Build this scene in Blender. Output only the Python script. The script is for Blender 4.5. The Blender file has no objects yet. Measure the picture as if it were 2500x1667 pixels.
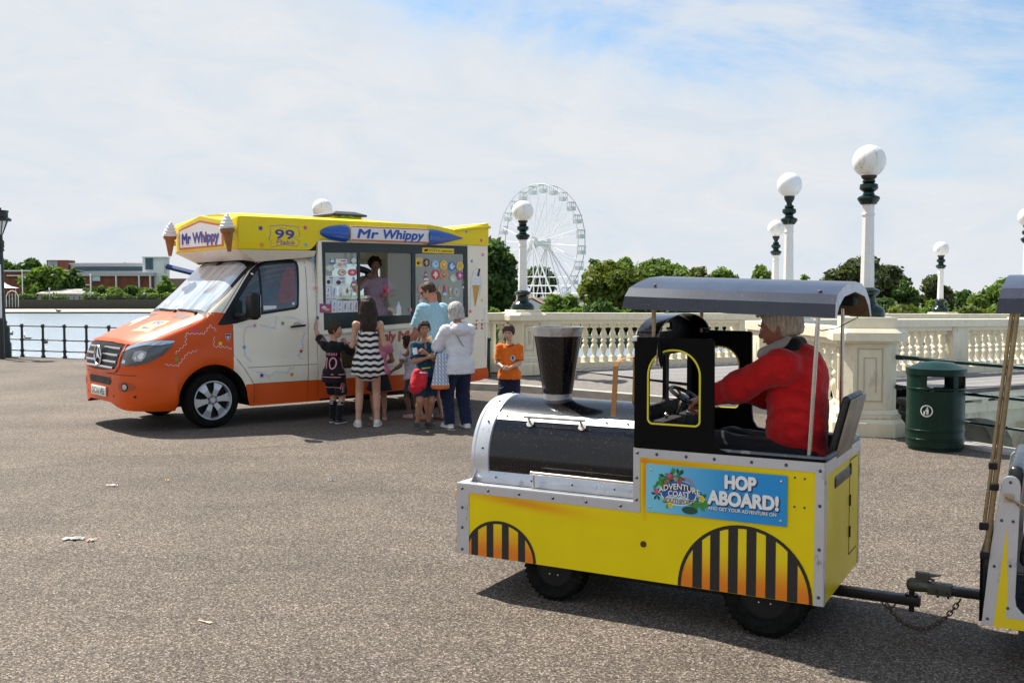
import bpy, bmesh, math, random
import numpy as np
from mathutils import Vector, Matrix
from mathutils.bvhtree import BVHTree
random.seed(7); RNG = np.random.default_rng(7)
scene = bpy.context.scene
COL = scene.collection
R = math.radians
# ------------------------------------------------------------------ camera
F_PX, CX, CY, YH, CAM_H = 2430.0, 1250.0, 833.5, 718.0, 1.62
TH = math.atan((CY - YH) / F_PX)
cam_d = bpy.data.cameras.new("camera"); cam = bpy.data.objects.new("camera", cam_d); COL.objects.link(cam)
cam_d.sensor_width = 36; cam_d.lens = F_PX / 2500 * 36; cam_d.clip_end = 3000
cam.location = (0, 0, CAM_H); cam.rotation_euler = (R(90) - TH, 0, 0)
scene.camera = cam
# ------------------------------------------------------------------ light
SUN = Vector((-0.518, 0.477, 1.0)).normalized()
sd = bpy.data.lights.new("sun", 'SUN'); sd.energy = 5.0; sd.angle = R(0.53); sd.color = (1.0, 0.94, 0.84)
so = bpy.data.objects.new("sun", sd); COL.objects.link(so)
so.rotation_euler = SUN.to_track_quat('Z', 'Y').to_euler(); so.location = SUN * 30
w = bpy.data.worlds.new("World"); scene.world = w; w.use_nodes = True
nt = w.node_tree; nt.nodes.clear()
def N(tree, typ, **kw):
 n = tree.nodes.new(typ)
 for k, v in kw.items():
  if k == 'ins':
   for kk, vv in v.items(): n.inputs[kk].default_value = vv
  else: setattr(n, k, v)
 return n
def mth(tree, op, a, b=None, c=None, clamp=False):
 n = tree.nodes.new('ShaderNodeMath'); n.operation = op; n.use_clamp = clamp
 for i, v in enumerate((a, b, c)):
  if v is None: continue
  if isinstance(v, (int, float)): n.inputs[i].default_value = v
  else: tree.links.new(v, n.inputs[i])
 return n.outputs[0]
def world_nodes():
 L = nt.links.new
 out = N(nt, 'ShaderNodeOutputWorld'); bg = N(nt, 'ShaderNodeBackground'); bg.inputs['Strength'].default_value = 0.1
 sky = N(nt, 'ShaderNodeTexSky'); sky.sky_type = 'NISHITA'; sky.sun_disc = False
 sky.sun_elevation = math.asin(SUN.z); sky.sun_rotation = math.atan2(SUN.x, SUN.y)
 sky.air_density = 1.0; sky.dust_density = 1.2; sky.ozone_density = 1.5
 tc = N(nt, 'ShaderNodeTexCoord'); sp = N(nt, 'ShaderNodeSeparateXYZ'); L(tc.outputs['Generated'], sp.inputs[0])
 x, y, z = sp.outputs
 az = mth(nt, 'ARCTAN2', x, y); el = mth(nt, 'ARCSINE', z)
 cb = N(nt, 'ShaderNodeCombineXYZ')
 elp = mth(nt, 'MULTIPLY', el, 5.0)
 azp = mth(nt, 'ADD', mth(nt, 'MULTIPLY', az, 1.9), mth(nt, 'MULTIPLY', el, 1.2))
 L(azp, cb.inputs[0]); L(elp, cb.inputs[1])
 n1 = N(nt, 'ShaderNodeTexNoise', ins={'Scale': 1.3, 'Detail': 8, 'Roughness': 0.62, 'Distortion': 0.5}); L(cb.outputs[0], n1.inputs['Vector'])
 n2 = N(nt, 'ShaderNodeTexNoise', ins={'Scale': 4.2, 'Detail': 9, 'Roughness': 0.66, 'Distortion': 0.7}); L(cb.outputs[0], n2.inputs['Vector'])
 edge = mth(nt, 'SUBTRACT', 0.205, mth(nt, 'MULTIPLY', az, 0.25))
 s = mth(nt, 'SUBTRACT', el, edge)
 s = mth(nt, 'MULTIPLY', s, 3.6)
 s = mth(nt, 'MINIMUM', s, 0.24)
 s = mth(nt, 'MAXIMUM', s, -0.22)
 nn = mth(nt, 'ADD', mth(nt, 'MULTIPLY', mth(nt, 'SUBTRACT', n1.outputs[0], 0.5), 2.2), mth(nt, 'MULTIPLY', mth(nt, 'SUBTRACT', n2.outputs[0], 0.5), 0.9))
 s = mth(nt, 'ADD', s, mth(nt, 'MULTIPLY', nn, 0.46))
 blue = N(nt, 'ShaderNodeMapRange', interpolation_type='SMOOTHSTEP', ins={'From Min': 0.0, 'From Max': 0.34, 'To Min': 0.0, 'To Max': 0.86}); L(s, blue.inputs['Value'])
 lo = N(nt, 'ShaderNodeMapRange', interpolation_type='SMOOTHSTEP', ins={'From Min': 0.02, 'From Max': 0.17, 'To Min': 0.22, 'To Max': 1.0}); L(el, lo.inputs['Value'])
 bf = mth(nt, 'MULTIPLY', blue.outputs[0], lo.outputs[0])
 cr = N(nt, 'ShaderNodeValToRGB'); L(n2.outputs[0], cr.inputs[0])
 cr.color_ramp.elements[0].position = 0.30; cr.color_ramp.elements[0].color = (0.74, 0.83, 0.93, 1)
 cr.color_ramp.elements[1].position = 0.62; cr.color_ramp.elements[1].color = (0.88, 0.90, 0.93, 1)
 up = N(nt, 'ShaderNodeMapRange', interpolation_type='SMOOTHSTEP', ins={'From Min': 0.30, 'From Max': 0.95, 'To Min': 5.3, 'To Max': 6.0}); L(el, up.inputs['Value'])
 vm = N(nt, 'ShaderNodeVectorMath', operation='SCALE'); L(cr.outputs[0], vm.inputs[0]); L(up.outputs[0], vm.inputs['Scale'])
 sk = N(nt, 'ShaderNodeVectorMath', operation='MULTIPLY'); L(sky.outputs[0], sk.inputs[0]); sk.inputs[1].default_value = (0.60, 0.84, 0.96)
 mx = N(nt, 'ShaderNodeMix', data_type='RGBA'); L(bf, mx.inputs[0]); L(vm.outputs[0], mx.inputs[6]); L(sk.outputs[0], mx.inputs[7])
 L(mx.outputs[2], bg.inputs['Color']); L(bg.outputs[0], out.inputs[0])
world_nodes()
scene.view_settings.view_transform = 'Standard'; scene.view_settings.look = 'None'
scene.view_settings.exposure = 0.8; scene.view_settings.gamma = 1.0
scene.cycles.max_bounces = 8; scene.cycles.transparent_max_bounces = 12
# ------------------------------------------------------------------ pixel <-> place (photograph 2500 x 1667)
def ray(px, py):
 a = (px - CX) / F_PX; b = -(py - CY) / F_PX
 return Vector((a, math.cos(TH) + b * math.sin(TH), -math.sin(TH) + b * math.cos(TH)))
def gnd(px, py, z=0.0):
 r = ray(px, py); t = (z - CAM_H) / r.z
 return Vector((r.x * t, r.y * t, z))
def at(px, py, Y):
 r = ray(px, py); t = Y / r.y
 return Vector((r.x * t, Y, CAM_H + r.z * t))
class Frame:
 def __init__(s, o, deg):
  a = R(deg); s.o = Vector(o); s.deg = deg
  s.u = Vector((math.cos(a), math.sin(a), 0)); s.v = Vector((-math.sin(a), math.cos(a), 0))
 def loc(s, P):
  d = Vector(P) - s.o; return Vector((d.dot(s.u), d.dot(s.v), d.z))
 def wld(s, x, y, z=0.0): return s.o + s.u * x + s.v * y + Vector((0, 0, z))
 def yp(s, px, py, y=0.0):
  r = ray(px, py); o = Vector((0, 0, CAM_H)); t = (y - (o - s.o).dot(s.v)) / r.dot(s.v)
  return s.loc(o + r * t)
 def xp(s, px, py, x=0.0):
  r = ray(px, py); o = Vector((0, 0, CAM_H)); t = (x - (o - s.o).dot(s.u)) / r.dot(s.u)
  return s.loc(o + r * t)
# ------------------------------------------------------------------ materials
_mats = {}
def mat(name, col, rough=0.5, metal=0.0, var=0.0, vscale=8.0, bump=0.0, bscale=60.0, coat=0.0, spec=0.5, trans=0.0, dirt=None, alpha=1.0, sheen=0.0, stretch=None):
 if name in _mats: return _mats[name]
 m = bpy.data.materials.new(name); m.use_nodes = True; t = m.node_tree; b = t.nodes['Principled BSDF']; L = t.links.new
 b.inputs['Base Color'].default_value = (*col, 1); b.inputs['Roughness'].default_value = rough; b.inputs['Metallic'].default_value = metal
 b.inputs['Coat Weight'].default_value = coat; b.inputs['Coat Roughness'].default_value = 0.08; b.inputs['Specular IOR Level'].default_value = spec
 b.inputs['Transmission Weight'].default_value = trans; b.inputs['Alpha'].default_value = alpha
 if sheen: b.inputs['Sheen Weight'].default_value = sheen
 tc = N(t, 'ShaderNodeTexCoord'); vec = tc.outputs['Object']
 if stretch:
  mp = N(t, 'ShaderNodeMapping'); mp.inputs['Scale'].default_value = stretch; L(vec, mp.inputs[0]); vec = mp.outputs[0]
 base = None
 if var > 0:
  n = N(t, 'ShaderNodeTexNoise', ins={'Scale': vscale, 'Detail': 6, 'Roughness': 0.65}); L(vec, n.inputs['Vector'])
  mr = N(t, 'ShaderNodeMapRange', ins={'From Min': 0.3, 'From Max': 0.7, 'To Min': 1 - var, 'To Max': 1 + var * 0.6}); L(n.outputs[0], mr.inputs[0])
  vm = N(t, 'ShaderNodeVectorMath', operation='SCALE'); vm.inputs[0].default_value = col; L(mr.outputs[0], vm.inputs['Scale'])
  base = vm.outputs[0]
  rr = N(t, 'ShaderNodeMapRange', ins={'From Min': 0.3, 'From Max': 0.7, 'To Min': min(1, rough * 1.25), 'To Max': rough * 0.8}); L(n.outputs[0], rr.inputs[0]); L(rr.outputs[0], b.inputs['Roughness'])
 if dirt:  # (colour, scale, threshold)
  n = N(t, 'ShaderNodeTexNoise', ins={'Scale': dirt[1], 'Detail': 8, 'Roughness': 0.7}); L(vec, n.inputs['Vector'])
  mr = N(t, 'ShaderNodeMapRange', ins={'From Min': dirt[2], 'From Max': dirt[2] + 0.14}); L(n.outputs[0], mr.inputs[0])
  mx = N(t, 'ShaderNodeMix', data_type='RGBA'); L(mr.outputs[0], mx.inputs[0]); mx.inputs[7].default_value = (*dirt[0], 1)
  if base is None: mx.inputs[6].default_value = (*col, 1)
  else: L(base, mx.inputs[6])
  base = mx.outputs[2]
 if base is not None: L(base, b.inputs['Base Color'])
 if bump > 0:
  n = N(t, 'ShaderNodeTexNoise', ins={'Scale': bscale, 'Detail': 5}); L(vec, n.inputs['Vector'])
  bp = N(t, 'ShaderNodeBump', ins={'Strength': 1.0, 'Distance': bump}); L(n.outputs[0], bp.inputs['Height']); L(bp.outputs[0], b.inputs['Normal'])
 _mats[name] = m
 return m
def S(r, g, b):  # sRGB 0-255 -> linear
 f = lambda c: ((c / 255 + 0.055) / 1.055) ** 2.4 if c > 10 else c / 3294
 return (f(r), f(g), f(b))
def tree_of(m): return m.node_tree, m.node_tree.nodes['Principled BSDF'], m.node_tree.links.new
def tag(o, label=None, cat=None, group=None, kind=None):
 if label: o['label'] = label
 if cat: o['category'] = cat
 if group: o['group'] = group
 if kind: o['kind'] = kind
 return o
def thing(name, label, cat, loc=(0, 0, 0), rz=0.0, group=None):
 o = bpy.data.objects.new(name, None); COL.objects.link(o); o.empty_display_size = 0.2
 o.location = loc; o.rotation_euler = (0, 0, rz)
 return tag(o, label, cat, group)
def copy_tree(o, parent=None):
 c = o.copy(); COL.objects.link(c); c.parent = parent
 for ch in [k for k in bpy.data.objects if k.parent == o]: copy_tree(ch, c)
 return c
# ------------------------------------------------------------------ mesh builder
class MB:
 def __init__(s): s.v = []; s.f = []; s.m = []
 def add(s, vs, fs, mi=0):
  o = len(s.v); s.v.extend([tuple(p) for p in vs]); s.f.extend([tuple(i + o for i in f) for f in fs]); s.m.extend([mi] * len(fs)); return s
 def box(s, c, size, mi=0, rz=0.0, M=None):
  hx, hy, hz = size[0] / 2, size[1] / 2, size[2] / 2
  vs = [Vector((x, y, z)) for x in (-hx, hx) for y in (-hy, hy) for z in (-hz, hz)]
  if M is None: M = Matrix.Rotation(rz, 3, 'Z')
  vs = [M @ p + Vector(c) for p in vs]
  return s.add(vs, [(0, 1, 3, 2), (4, 6, 7, 5), (0, 4, 5, 1), (2, 3, 7, 6), (0, 2, 6, 4), (1, 5, 7, 3)], mi)
 def bb(s, x0, x1, y0, y1, z0, z1, mi=0): return s.box(((x0 + x1) / 2, (y0 + y1) / 2, (z0 + z1) / 2), (x1 - x0, y1 - y0, z1 - z0), mi)
 def tube(s, pts, r, n=10, mi=0, caps=True, closed=False):
  pts = [Vector(p) for p in pts]; k = len(pts)
  rs = r if isinstance(r, (list, tuple)) else [r] * k
  vs = []; up = None
  for i, p in enumerate(pts):
   if closed: d = (pts[(i + 1) % k] - pts[i - 1])
   else: d = pts[min(i + 1, k - 1)] - pts[max(i - 1, 0)]
   d.normalize()
   if up is None:
    a = Vector((0, 0, 1)) if abs(d.z) < 0.9 else Vector((1, 0, 0)); up = (a - d * a.dot(d)).normalized()
   else: up = (up - d * up.dot(d)).normalized()
   sdv = d.cross(up)
   for j in range(n):
    t = 2 * math.pi * j / n; vs.append(p + (up * math.cos(t) + sdv * math.sin(t)) * rs[i])
  fs = []
  for i in range(k if closed else k - 1):
   a = i * n; b = ((i + 1) % k) * n
   for j in range(n): fs.append((a + j, a + (j + 1) % n, b + (j + 1) % n, b + j))
  if caps and not closed: fs.append(tuple(range(n - 1, -1, -1))); fs.append(tuple(range((k - 1) * n, k * n)))
  return s.add(vs, fs, mi)
 def cyl(s, a, b, r0, r1=None, n=20, mi=0): return s.tube([a, b], [r0, r0 if r1 is None else r1], n, mi)
 def lathe(s, prof, c=(0, 0, 0), n=24, mi=0, M=None, sx=1, sy=1, ang=2 * math.pi, caps=True):
  vs = []; c = Vector(c); k = len(prof); full = ang > 6.28
  capped = full and caps
  cols = n if full else n + 1
  for (r, z) in prof:
   for j in range(cols):
    t = ang * j / n; p = Vector((r * math.cos(t) * sx, r * math.sin(t) * sy, z)); vs.append((M @ p if M else p) + c)
  fs = []
  for i in range(k - 1):
   for j in range(n):
    j2 = (j + 1) % cols
    fs.append((i * cols + j, i * cols + j2, (i + 1) * cols + j2, (i + 1) * cols + j))
  if prof[0][0] > 1e-4 and capped: fs.append(tuple(range(n - 1, -1, -1)))
  if prof[-1][0] > 1e-4 and capped: fs.append(tuple(range((k - 1) * n, k * n)))
  return s.add(vs, fs, mi)
 def ell(s, c, r, mi=0, n=16, k=10, M=None):
  prof = [(math.sin(math.pi * i / k), -math.cos(math.pi * i / k)) for i in range(k + 1)]
  prof[0] = (0.00005, -1); prof[-1] = (0.00005, 1)
  D = Matrix.Diagonal(Vector(r)); MM = (M @ D) if M else D
  return s.lathe(prof, c, n, mi, MM)
 def prism(s, poly, fn, t0, t1, mi=0):
  """poly: 2D outline; fn(a, b, t) -> point; extruded from t0 to t1"""
  n = len(poly); vs = [fn(a, b, t0) for a, b in poly] + [fn(a, b, t1) for a, b in poly]
  fs = [tuple(range(n - 1, -1, -1)), tuple(range(n, 2 * n))] + [(i, (i + 1) % n, n + (i + 1) % n, n + i) for i in range(n)]
  return s.add(vs, fs, mi)
 def plate(s, outer, holes, fn, t0, t1, mi=0):
  """outline with holes, extruded"""
  tris, pts = fill2d(outer, holes)
  n = len(pts); vs = [fn(a, b, t0) for a, b in pts] + [fn(a, b, t1) for a, b in pts]
  fs = [t for t in tris] + [tuple(n + i for i in reversed(t)) for t in tris]
  o = 0
  for loop in [outer] + list(holes):
   k = len(loop)
   for i in range(k): fs.append((o + i, o + (i + 1) % k, n + o + (i + 1) % k, n + o + i))
   o += k
  return s.add(vs, fs, mi)
 def build(s, name, mats, parent=None, smooth=True, bevel=0.0, angle=35, seg=2, merge=0.0):
  me = bpy.data.meshes.new(name); me.from_pydata(s.v, [], s.f)
  if not isinstance(mats, (list, tuple)): mats = [mats]
  for m in mats: me.materials.append(m)
  me.polygons.foreach_set('material_index', s.m); me.update()
  finish(me, smooth, bevel, angle, seg, merge)
  o = bpy.data.objects.new(name, me); COL.objects.link(o)
  if parent: o.parent = parent
  return o
def finish(me, smooth=True, bevel=0.0, angle=35, seg=2, merge=0.0):
 bm = bmesh.new(); bm.from_mesh(me)
 if merge > 0: bmesh.ops.remove_doubles(bm, verts=bm.verts, dist=merge)
 bmesh.ops.recalc_face_normals(bm, faces=bm.faces)
 if bevel > 0:
  es = [e for e in bm.edges if len(e.link_faces) == 2 and e.calc_face_angle(0) > R(angle)]
  bmesh.ops.bevel(bm, geom=es, offset=bevel, segments=seg, affect='EDGES', clamp_overlap=True, profile=0.5)
 if smooth:
  for f in bm.faces: f.smooth = True
  for e in bm.edges:
   if len(e.link_faces) == 2 and e.calc_face_angle(0) > R(angle): e.smooth = False
 bm.to_mesh(me); bm.free()
def fill2d(outer, holes=()):
 from mathutils.geometry import tessellate_polygon
 loops = [[Vector((a, b, 0)) for a, b in outer]] + [[Vector((a, b, 0)) for a, b in h] for h in holes]
 pts = [(p.x, p.y) for l in loops for p in l]
 return [tuple(t) for t in tessellate_polygon(loops)], pts
def box(name, x0, x1, y0, y1, z0, z1, m, parent=None, bevel=0.0): return MB().bb(x0, x1, y0, y1, z0, z1).build(name, m, parent, bevel=bevel)
def rrect(x0, x1, z0, z1, r, n=5):
 if not isinstance(r, (list, tuple)): r = [r] * 4
 o = []
 for (cx, cz, a0, rr) in ((x1 - r[0], z1 - r[0], 0, r[0]), (x0 + r[1], z1 - r[1], 90, r[1]), (x0 + r[2], z0 + r[2], 180, r[2]), (x1 - r[3], z0 + r[3], 270, r[3])):
  for i in range(n + 1):
   t = R(a0 + 90 * i / n); o.append((cx + rr * math.cos(t), cz + rr * math.sin(t)))
 return o
def circle2(cx, cy, rx, ry=None, n=20, a0=0, a1=360):
 ry = ry or rx; full = abs(a1 - a0) >= 360
 return [(cx + rx * math.cos(R(a0 + (a1 - a0) * i / (n if full else n - 1))), cy + ry * math.sin(R(a0 + (a1 - a0) * i / (n if full else n - 1)))) for i in range(n)]
def star2(cx, cy, r, rot=0.0, k=0.45): return [(cx + (r if i % 2 == 0 else r * k) * math.sin(R(36 * i + rot)), cy + (r if i % 2 == 0 else r * k) * math.cos(R(36 * i + rot))) for i in range(10)]
# ------------------------------------------------------------------ flat artwork laid on surfaces
class Art:
 """2-D shapes (in metres) with material slots and layers, later laid on a surface"""
 def __init__(s): s.items = []; s.mats = []
 def mi(s, m):
  if m not in s.mats: s.mats.append(m)
  return s.mats.index(m)
 def poly(s, pts, m, layer=0, holes=()):
  tris, vs = fill2d(pts, holes); s.items.append((vs, tris, s.mi(m), layer)); return s
 def line(s, pts, wd, m, layer=0, closed=False):
  n = len(pts); L_, R_ = [], []
  for i, p in enumerate(pts):
   a = pts[i - 1] if (i > 0 or closed) else p; b = pts[(i + 1) % n] if (i < n - 1 or closed) else p
   dx, dy = b[0] - a[0], b[1] - a[1]; l = math.hypot(dx, dy) or 1
   nx, ny = -dy / l * wd / 2, dx / l * wd / 2
   L_.append((p[0] + nx, p[1] + ny)); R_.append((p[0] - nx, p[1] - ny))
  vs = L_ + R_; fs = [(i, (i + 1) % n, n + (i + 1) % n, n + i) for i in range(n if closed else n - 1)]
  s.items.append((vs, fs, s.mi(m), layer)); return s
 def text(s, txt, x, y, h, m, layer=0, bold=0.0, shear=0.0, width=None, align='LEFT', rot=0.0, arc=None, spacing=1.0):
  cu = bpy.data.curves.new("lettering", 'FONT'); cu.body = txt; cu.size = h / 0.72; cu.resolution_u = 3; cu.offset = 0.0; cu.space_character = spacing
  ob = bpy.data.objects.new("lettering", cu); me = bpy.data.meshes.new_from_object(ob)
  vs = np.array([v.co[:2] for v in me.vertices]) if len(me.vertices) else np.zeros((0, 2)); fs = [tuple(p.vertices) for p in me.polygons]
  bpy.data.objects.remove(ob); bpy.data.curves.remove(cu); bpy.data.meshes.remove(me)
  if not len(vs): return s
  x0, x1 = vs[:, 0].min(), vs[:, 0].max(); vs[:, 0] -= x0
  if width: vs[:, 0] *= width / (x1 - x0)
  wt = vs[:, 0].max()
  if align == 'CENTER': vs[:, 0] -= wt / 2
  vs[:, 0] += vs[:, 1] * shear
  if arc: vs[:, 1] += arc * (1 - ((vs[:, 0] - (0 if align == 'CENTER' else wt / 2)) / (wt / 2)) ** 2)
  c, sn = math.cos(rot), math.sin(rot)
  vs = np.stack([vs[:, 0] * c - vs[:, 1] * sn + x, vs[:, 0] * sn + vs[:, 1] * c + y], 1)
  d = bold * h * 0.9; sh = [(0, 0)] if bold < .008 else ([(math.cos(q) * d, math.sin(q) * d) for q in [i * math.pi / 3 for i in range(6)]] if h > .05 or bold > .04 else [(-d, 0), (d, 0), (0, d), (0, -d)])
  for k, (dx, dy) in enumerate(sh): s.items.append(([(p[0] + dx, p[1] + dy) for p in vs], fs, s.mi(m), layer + .09 * k))
  return s
 def lay(s, name, parent, O, U, V, off=0.0025, bvh=None, direction=None, res=None, step=0.0012, depth=2.0):
  O, U, V = Vector(O), Vector(U), Vector(V); Nn = U.cross(V).normalized()
  if direction is None: direction = -Nn
  direction = Vector(direction).normalized()
  bm = bmesh.new(); lay = bm.verts.layers.float.new('lay')
  for vs, fs, mi, ly in s.items:
   bvs = []
   for a, b in vs:
    p = bm.verts.new((a, b, 0)); p[lay] = ly; bvs.append(p)
   for f in fs:
    try: fc = bm.faces.new([bvs[i] for i in f]); fc.material_index = mi
    except ValueError: pass
  if res and len(bm.verts):
   xs = [v.co.x for v in bm.verts]; ys = [v.co.y for v in bm.verts]
   for ax, lo, hi in ((0, min(xs), max(xs)), (1, min(ys), max(ys))):
    k = lo + res
    while k < hi:
     co = Vector((k, 0, 0)) if ax == 0 else Vector((0, k, 0)); no = Vector((1, 0, 0)) if ax == 0 else Vector((0, 1, 0))
     bmesh.ops.bisect_plane(bm, geom=bm.verts[:] + bm.edges[:] + bm.faces[:], plane_co=co, plane_no=no, dist=1e-6); k += res
  dead = []
  for v in bm.verts:
   ly = v[lay]; p = O + U * v.co.x + V * v.co.y
   if bvh:
    hit, nrm, _, _ = bvh.ray_cast(p - direction * depth, direction, depth * 2.5)
    if hit is None: dead.append(v); continue
    if nrm.dot(direction) > 0: nrm = -nrm
    v.co = hit + nrm * (off + ly * step)
   else: v.co = p - direction * (off + ly * step)
  if dead: bmesh.ops.delete(bm, geom=dead, context='VERTS')
  me = bpy.data.meshes.new(name)
  for f in bm.faces:
   f.normal_update()
   if f.normal.dot(direction) > 0: f.normal_flip()
   f.smooth = True
  bm.to_mesh(me); bm.free()
  for m in s.mats: me.materials.append(m)
  o = bpy.data.objects.new(name, me); COL.objects.link(o); o.parent = parent
  return o
def wavy(pts, amp=0.012, wl=0.06, n_per=8):
 out = []; s = 0.0
 for i in range(len(pts) - 1):
  a, b = Vector(pts[i]), Vector(pts[i + 1]); L_ = (b - a).length; k = max(2, int(L_ / wl * n_per)); nrm = Vector((-(b - a).y, (b - a).x)).normalized()
  for j in range(k):
   t = j / k; q = a + (b - a) * t + nrm * amp * math.sin(2 * math.pi * (s + L_ * t) / wl); out.append((q.x, q.y))
  s += L_
 return out
def bvh_of(*objs):
 vs, fs = [], []
 for o in objs:
  k = len(vs); vs.extend([v.co.copy() for v in o.data.vertices]); fs.extend([[i + k for i in p.vertices] for p in o.data.polygons])
 return BVHTree.FromPolygons(vs, fs)
# ------------------------------------------------------------------ smooth bodies from signed distances
def _seg(P, a, b, ra, rb, fl=None):
 a = np.array(a, float); b = np.array(b, float); q = P - a; ba = b - a
 if fl is not None:
  ax, k = np.array(fl[0], float), fl[1]; ax = ax / np.linalg.norm(ax)
  q = q + np.outer(q @ ax, ax).reshape(q.shape) * (k - 1); ba = ba + ax * (ba @ ax) * (k - 1)
 L2 = max(ba @ ba, 1e-12); t = np.clip((q @ ba) / L2, 0, 1)
 return np.sqrt(((q - t[..., None] * ba) ** 2).sum(-1)) - (ra + (rb - ra) * t)
def _ell(P, c, r, M=None):
 q = P - np.array(c, float)
 if M is not None: q = q @ np.array(M)
 r = np.array(r, float); k0 = np.sqrt(((q / r) ** 2).sum(-1)); k1 = np.sqrt(((q / r ** 2) ** 2).sum(-1)) + 1e-9
 return k0 * (k0 - 1) / k1
def cap(a, b, ra, rb=None, k=0.02, fl=None, clip=None, sub=False): return dict(t='c', a=a, b=b, ra=ra, rb=ra if rb is None else rb, k=k, fl=fl, clip=clip, sub=sub)
def el(c, r, M=None, k=0.02, clip=None, sub=False): return dict(t='e', c=c, r=r, M=M, k=k, clip=clip, sub=sub)
def prim_box(p):
 if p['t'] == 'c':
  a, b = np.array(p['a'], float), np.array(p['b'], float); r = max(p['ra'], p['rb']); return np.minimum(a, b) - r, np.maximum(a, b) + r
 c = np.array(p['c'], float); r = max(p['r']); return c - r, c + r
def sdf_mesh(prims, vox, clips=()):
 lo = np.min([prim_box(p)[0] for p in prims if not p['sub']], 0) - 2.5 * vox; hi = np.max([prim_box(p)[1] for p in prims if not p['sub']], 0) + 2.5 * vox
 n = np.ceil((hi - lo) / vox).astype(int) + 1
 ax = [lo[i] + np.arange(n[i]) * vox for i in range(3)]
 Fd = np.full(n, 1.0)
 for p in prims:
  b0, b1 = prim_box(p); m = p['k'] + 2.5 * vox
  i0 = np.clip(np.floor((b0 - m - lo) / vox).astype(int), 0, n); i1 = np.clip(np.ceil((b1 + m - lo) / vox).astype(int) + 1, 0, n)
  if (i1 <= i0).any(): continue
  sl = tuple(slice(i0[j], i1[j]) for j in range(3))
  G = np.stack(np.meshgrid(ax[0][sl[0]], ax[1][sl[1]], ax[2][sl[2]], indexing='ij'), -1)
  d = _seg(G, p['a'], p['b'], p['ra'], p['rb'], p['fl']) if p['t'] == 'c' else _ell(G, p['c'], p['r'], p['M'])
  if p['clip']:
   for (pt, nn) in p['clip']:
    nn = np.array(nn, float); nn = nn / np.linalg.norm(nn); d = np.maximum(d, (G - np.array(pt, float)) @ nn)
  cur = Fd[sl]; k = p['k']
  if p['sub']: Fd[sl] = np.maximum(cur, -d)
  else:
   h = np.maximum(k - np.abs(cur - d), 0) / max(k, 1e-6); Fd[sl] = np.minimum(cur, d) - h * h * k * 0.25
 for (pt, nn) in clips:
  nn = np.array(nn, float); nn = nn / np.linalg.norm(nn); pt = np.array(pt, float)
  D = ((ax[0] - pt[0]) * nn[0])[:, None, None] + ((ax[1] - pt[1]) * nn[1])[None, :, None] + ((ax[2] - pt[2]) * nn[2])[None, None, :]
  Fd = np.maximum(Fd, D)
 ins = Fd < 0
 C = np.zeros(tuple(n - 1), int)
 for dx in (0, 1):
  for dy in (0, 1):
   for dz in (0, 1): C += ins[dx:n[0] - 1 + dx, dy:n[1] - 1 + dy, dz:n[2] - 1 + dz]
 act = (C > 0) & (C < 8); idx = np.argwhere(act)
 if not len(idx): return np.zeros((0, 3)), []
 vid = np.full(act.shape, -1); vid[act] = np.arange(len(idx))
 acc = np.zeros((len(idx), 3)); cnt = np.zeros(len(idx))
 corners = [(x, y, z) for x in (0, 1) for y in (0, 1) for z in (0, 1)]
 for a in corners:
  for d in range(3):
   if a[d]: continue
   b = list(a); b[d] = 1
   fa = Fd[idx[:, 0] + a[0], idx[:, 1] + a[1], idx[:, 2] + a[2]]; fb = Fd[idx[:, 0] + b[0], idx[:, 1] + b[1], idx[:, 2] + b[2]]
   s = (fa < 0) != (fb < 0); t = np.where(s, fa / np.where(s, fa - fb, 1), 0)
   pt = np.tile(np.array(a, float), (len(idx), 1)); pt[:, d] += t
   acc += pt * s[:, None]; cnt += s
 V = lo + (idx + acc / cnt[:, None]) * vox
 faces = []
 for d in range(3):
  e1, e2 = (d + 1) % 3, (d + 2) % 3
  A = [slice(0, None)] * 3; B = [slice(0, None)] * 3; A[d] = slice(0, n[d] - 1); B[d] = slice(1, n[d])
  sA, sB = ins[tuple(A)], ins[tuple(B)]; ch = sA != sB
  q = np.argwhere(ch)
  q = q[(q[:, e1] > 0) & (q[:, e2] > 0) & (q[:, e1] < n[e1] - 1) & (q[:, e2] < n[e2] - 1)]
  def g(o1, o2):
   r = q.copy(); r[:, e1] -= o1; r[:, e2] -= o2; return vid[r[:, 0], r[:, 1], r[:, 2]]
  quad = np.stack([g(1, 1), g(0, 1), g(0, 0), g(1, 0)], 1)
  fl = sA[q[:, 0], q[:, 1], q[:, 2]]; quad[~fl] = quad[~fl][:, ::-1]
  faces.append(quad)
 Fq = np.concatenate(faces); Fq = Fq[(Fq >= 0).all(1)]
 return V, Fq
def sdf_obj(name, parts, m, parent):
 """parts: list of (V, F, material index); joined into one mesh"""
 Vs, Fs, Ms = [], [], []; o = 0
 for V, Fq, mi in parts:
  if not len(V): continue
  Vs.append(V); Fs.append(np.array(Fq) + o); Ms += [mi] * len(Fq); o += len(V)
 me = bpy.data.meshes.new(name); V = np.concatenate(Vs); Fq = np.concatenate(Fs)
 me.vertices.add(len(V)); me.vertices.foreach_set('co', V.ravel()); me.loops.add(len(Fq) * 4); me.loops.foreach_set('vertex_index', Fq.ravel())
 me.polygons.add(len(Fq)); me.polygons.foreach_set('loop_start', np.arange(len(Fq)) * 4)
 for mm in (m if isinstance(m, (list, tuple)) else [m]): me.materials.append(mm)
 me.polygons.foreach_set('material_index', Ms); me.polygons.foreach_set('use_smooth', [True] * len(Fq))
 me.update(); me.validate()
 ob = bpy.data.objects.new(name, me); COL.objects.link(ob)
 if parent: ob.parent = parent
 return ob
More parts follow.
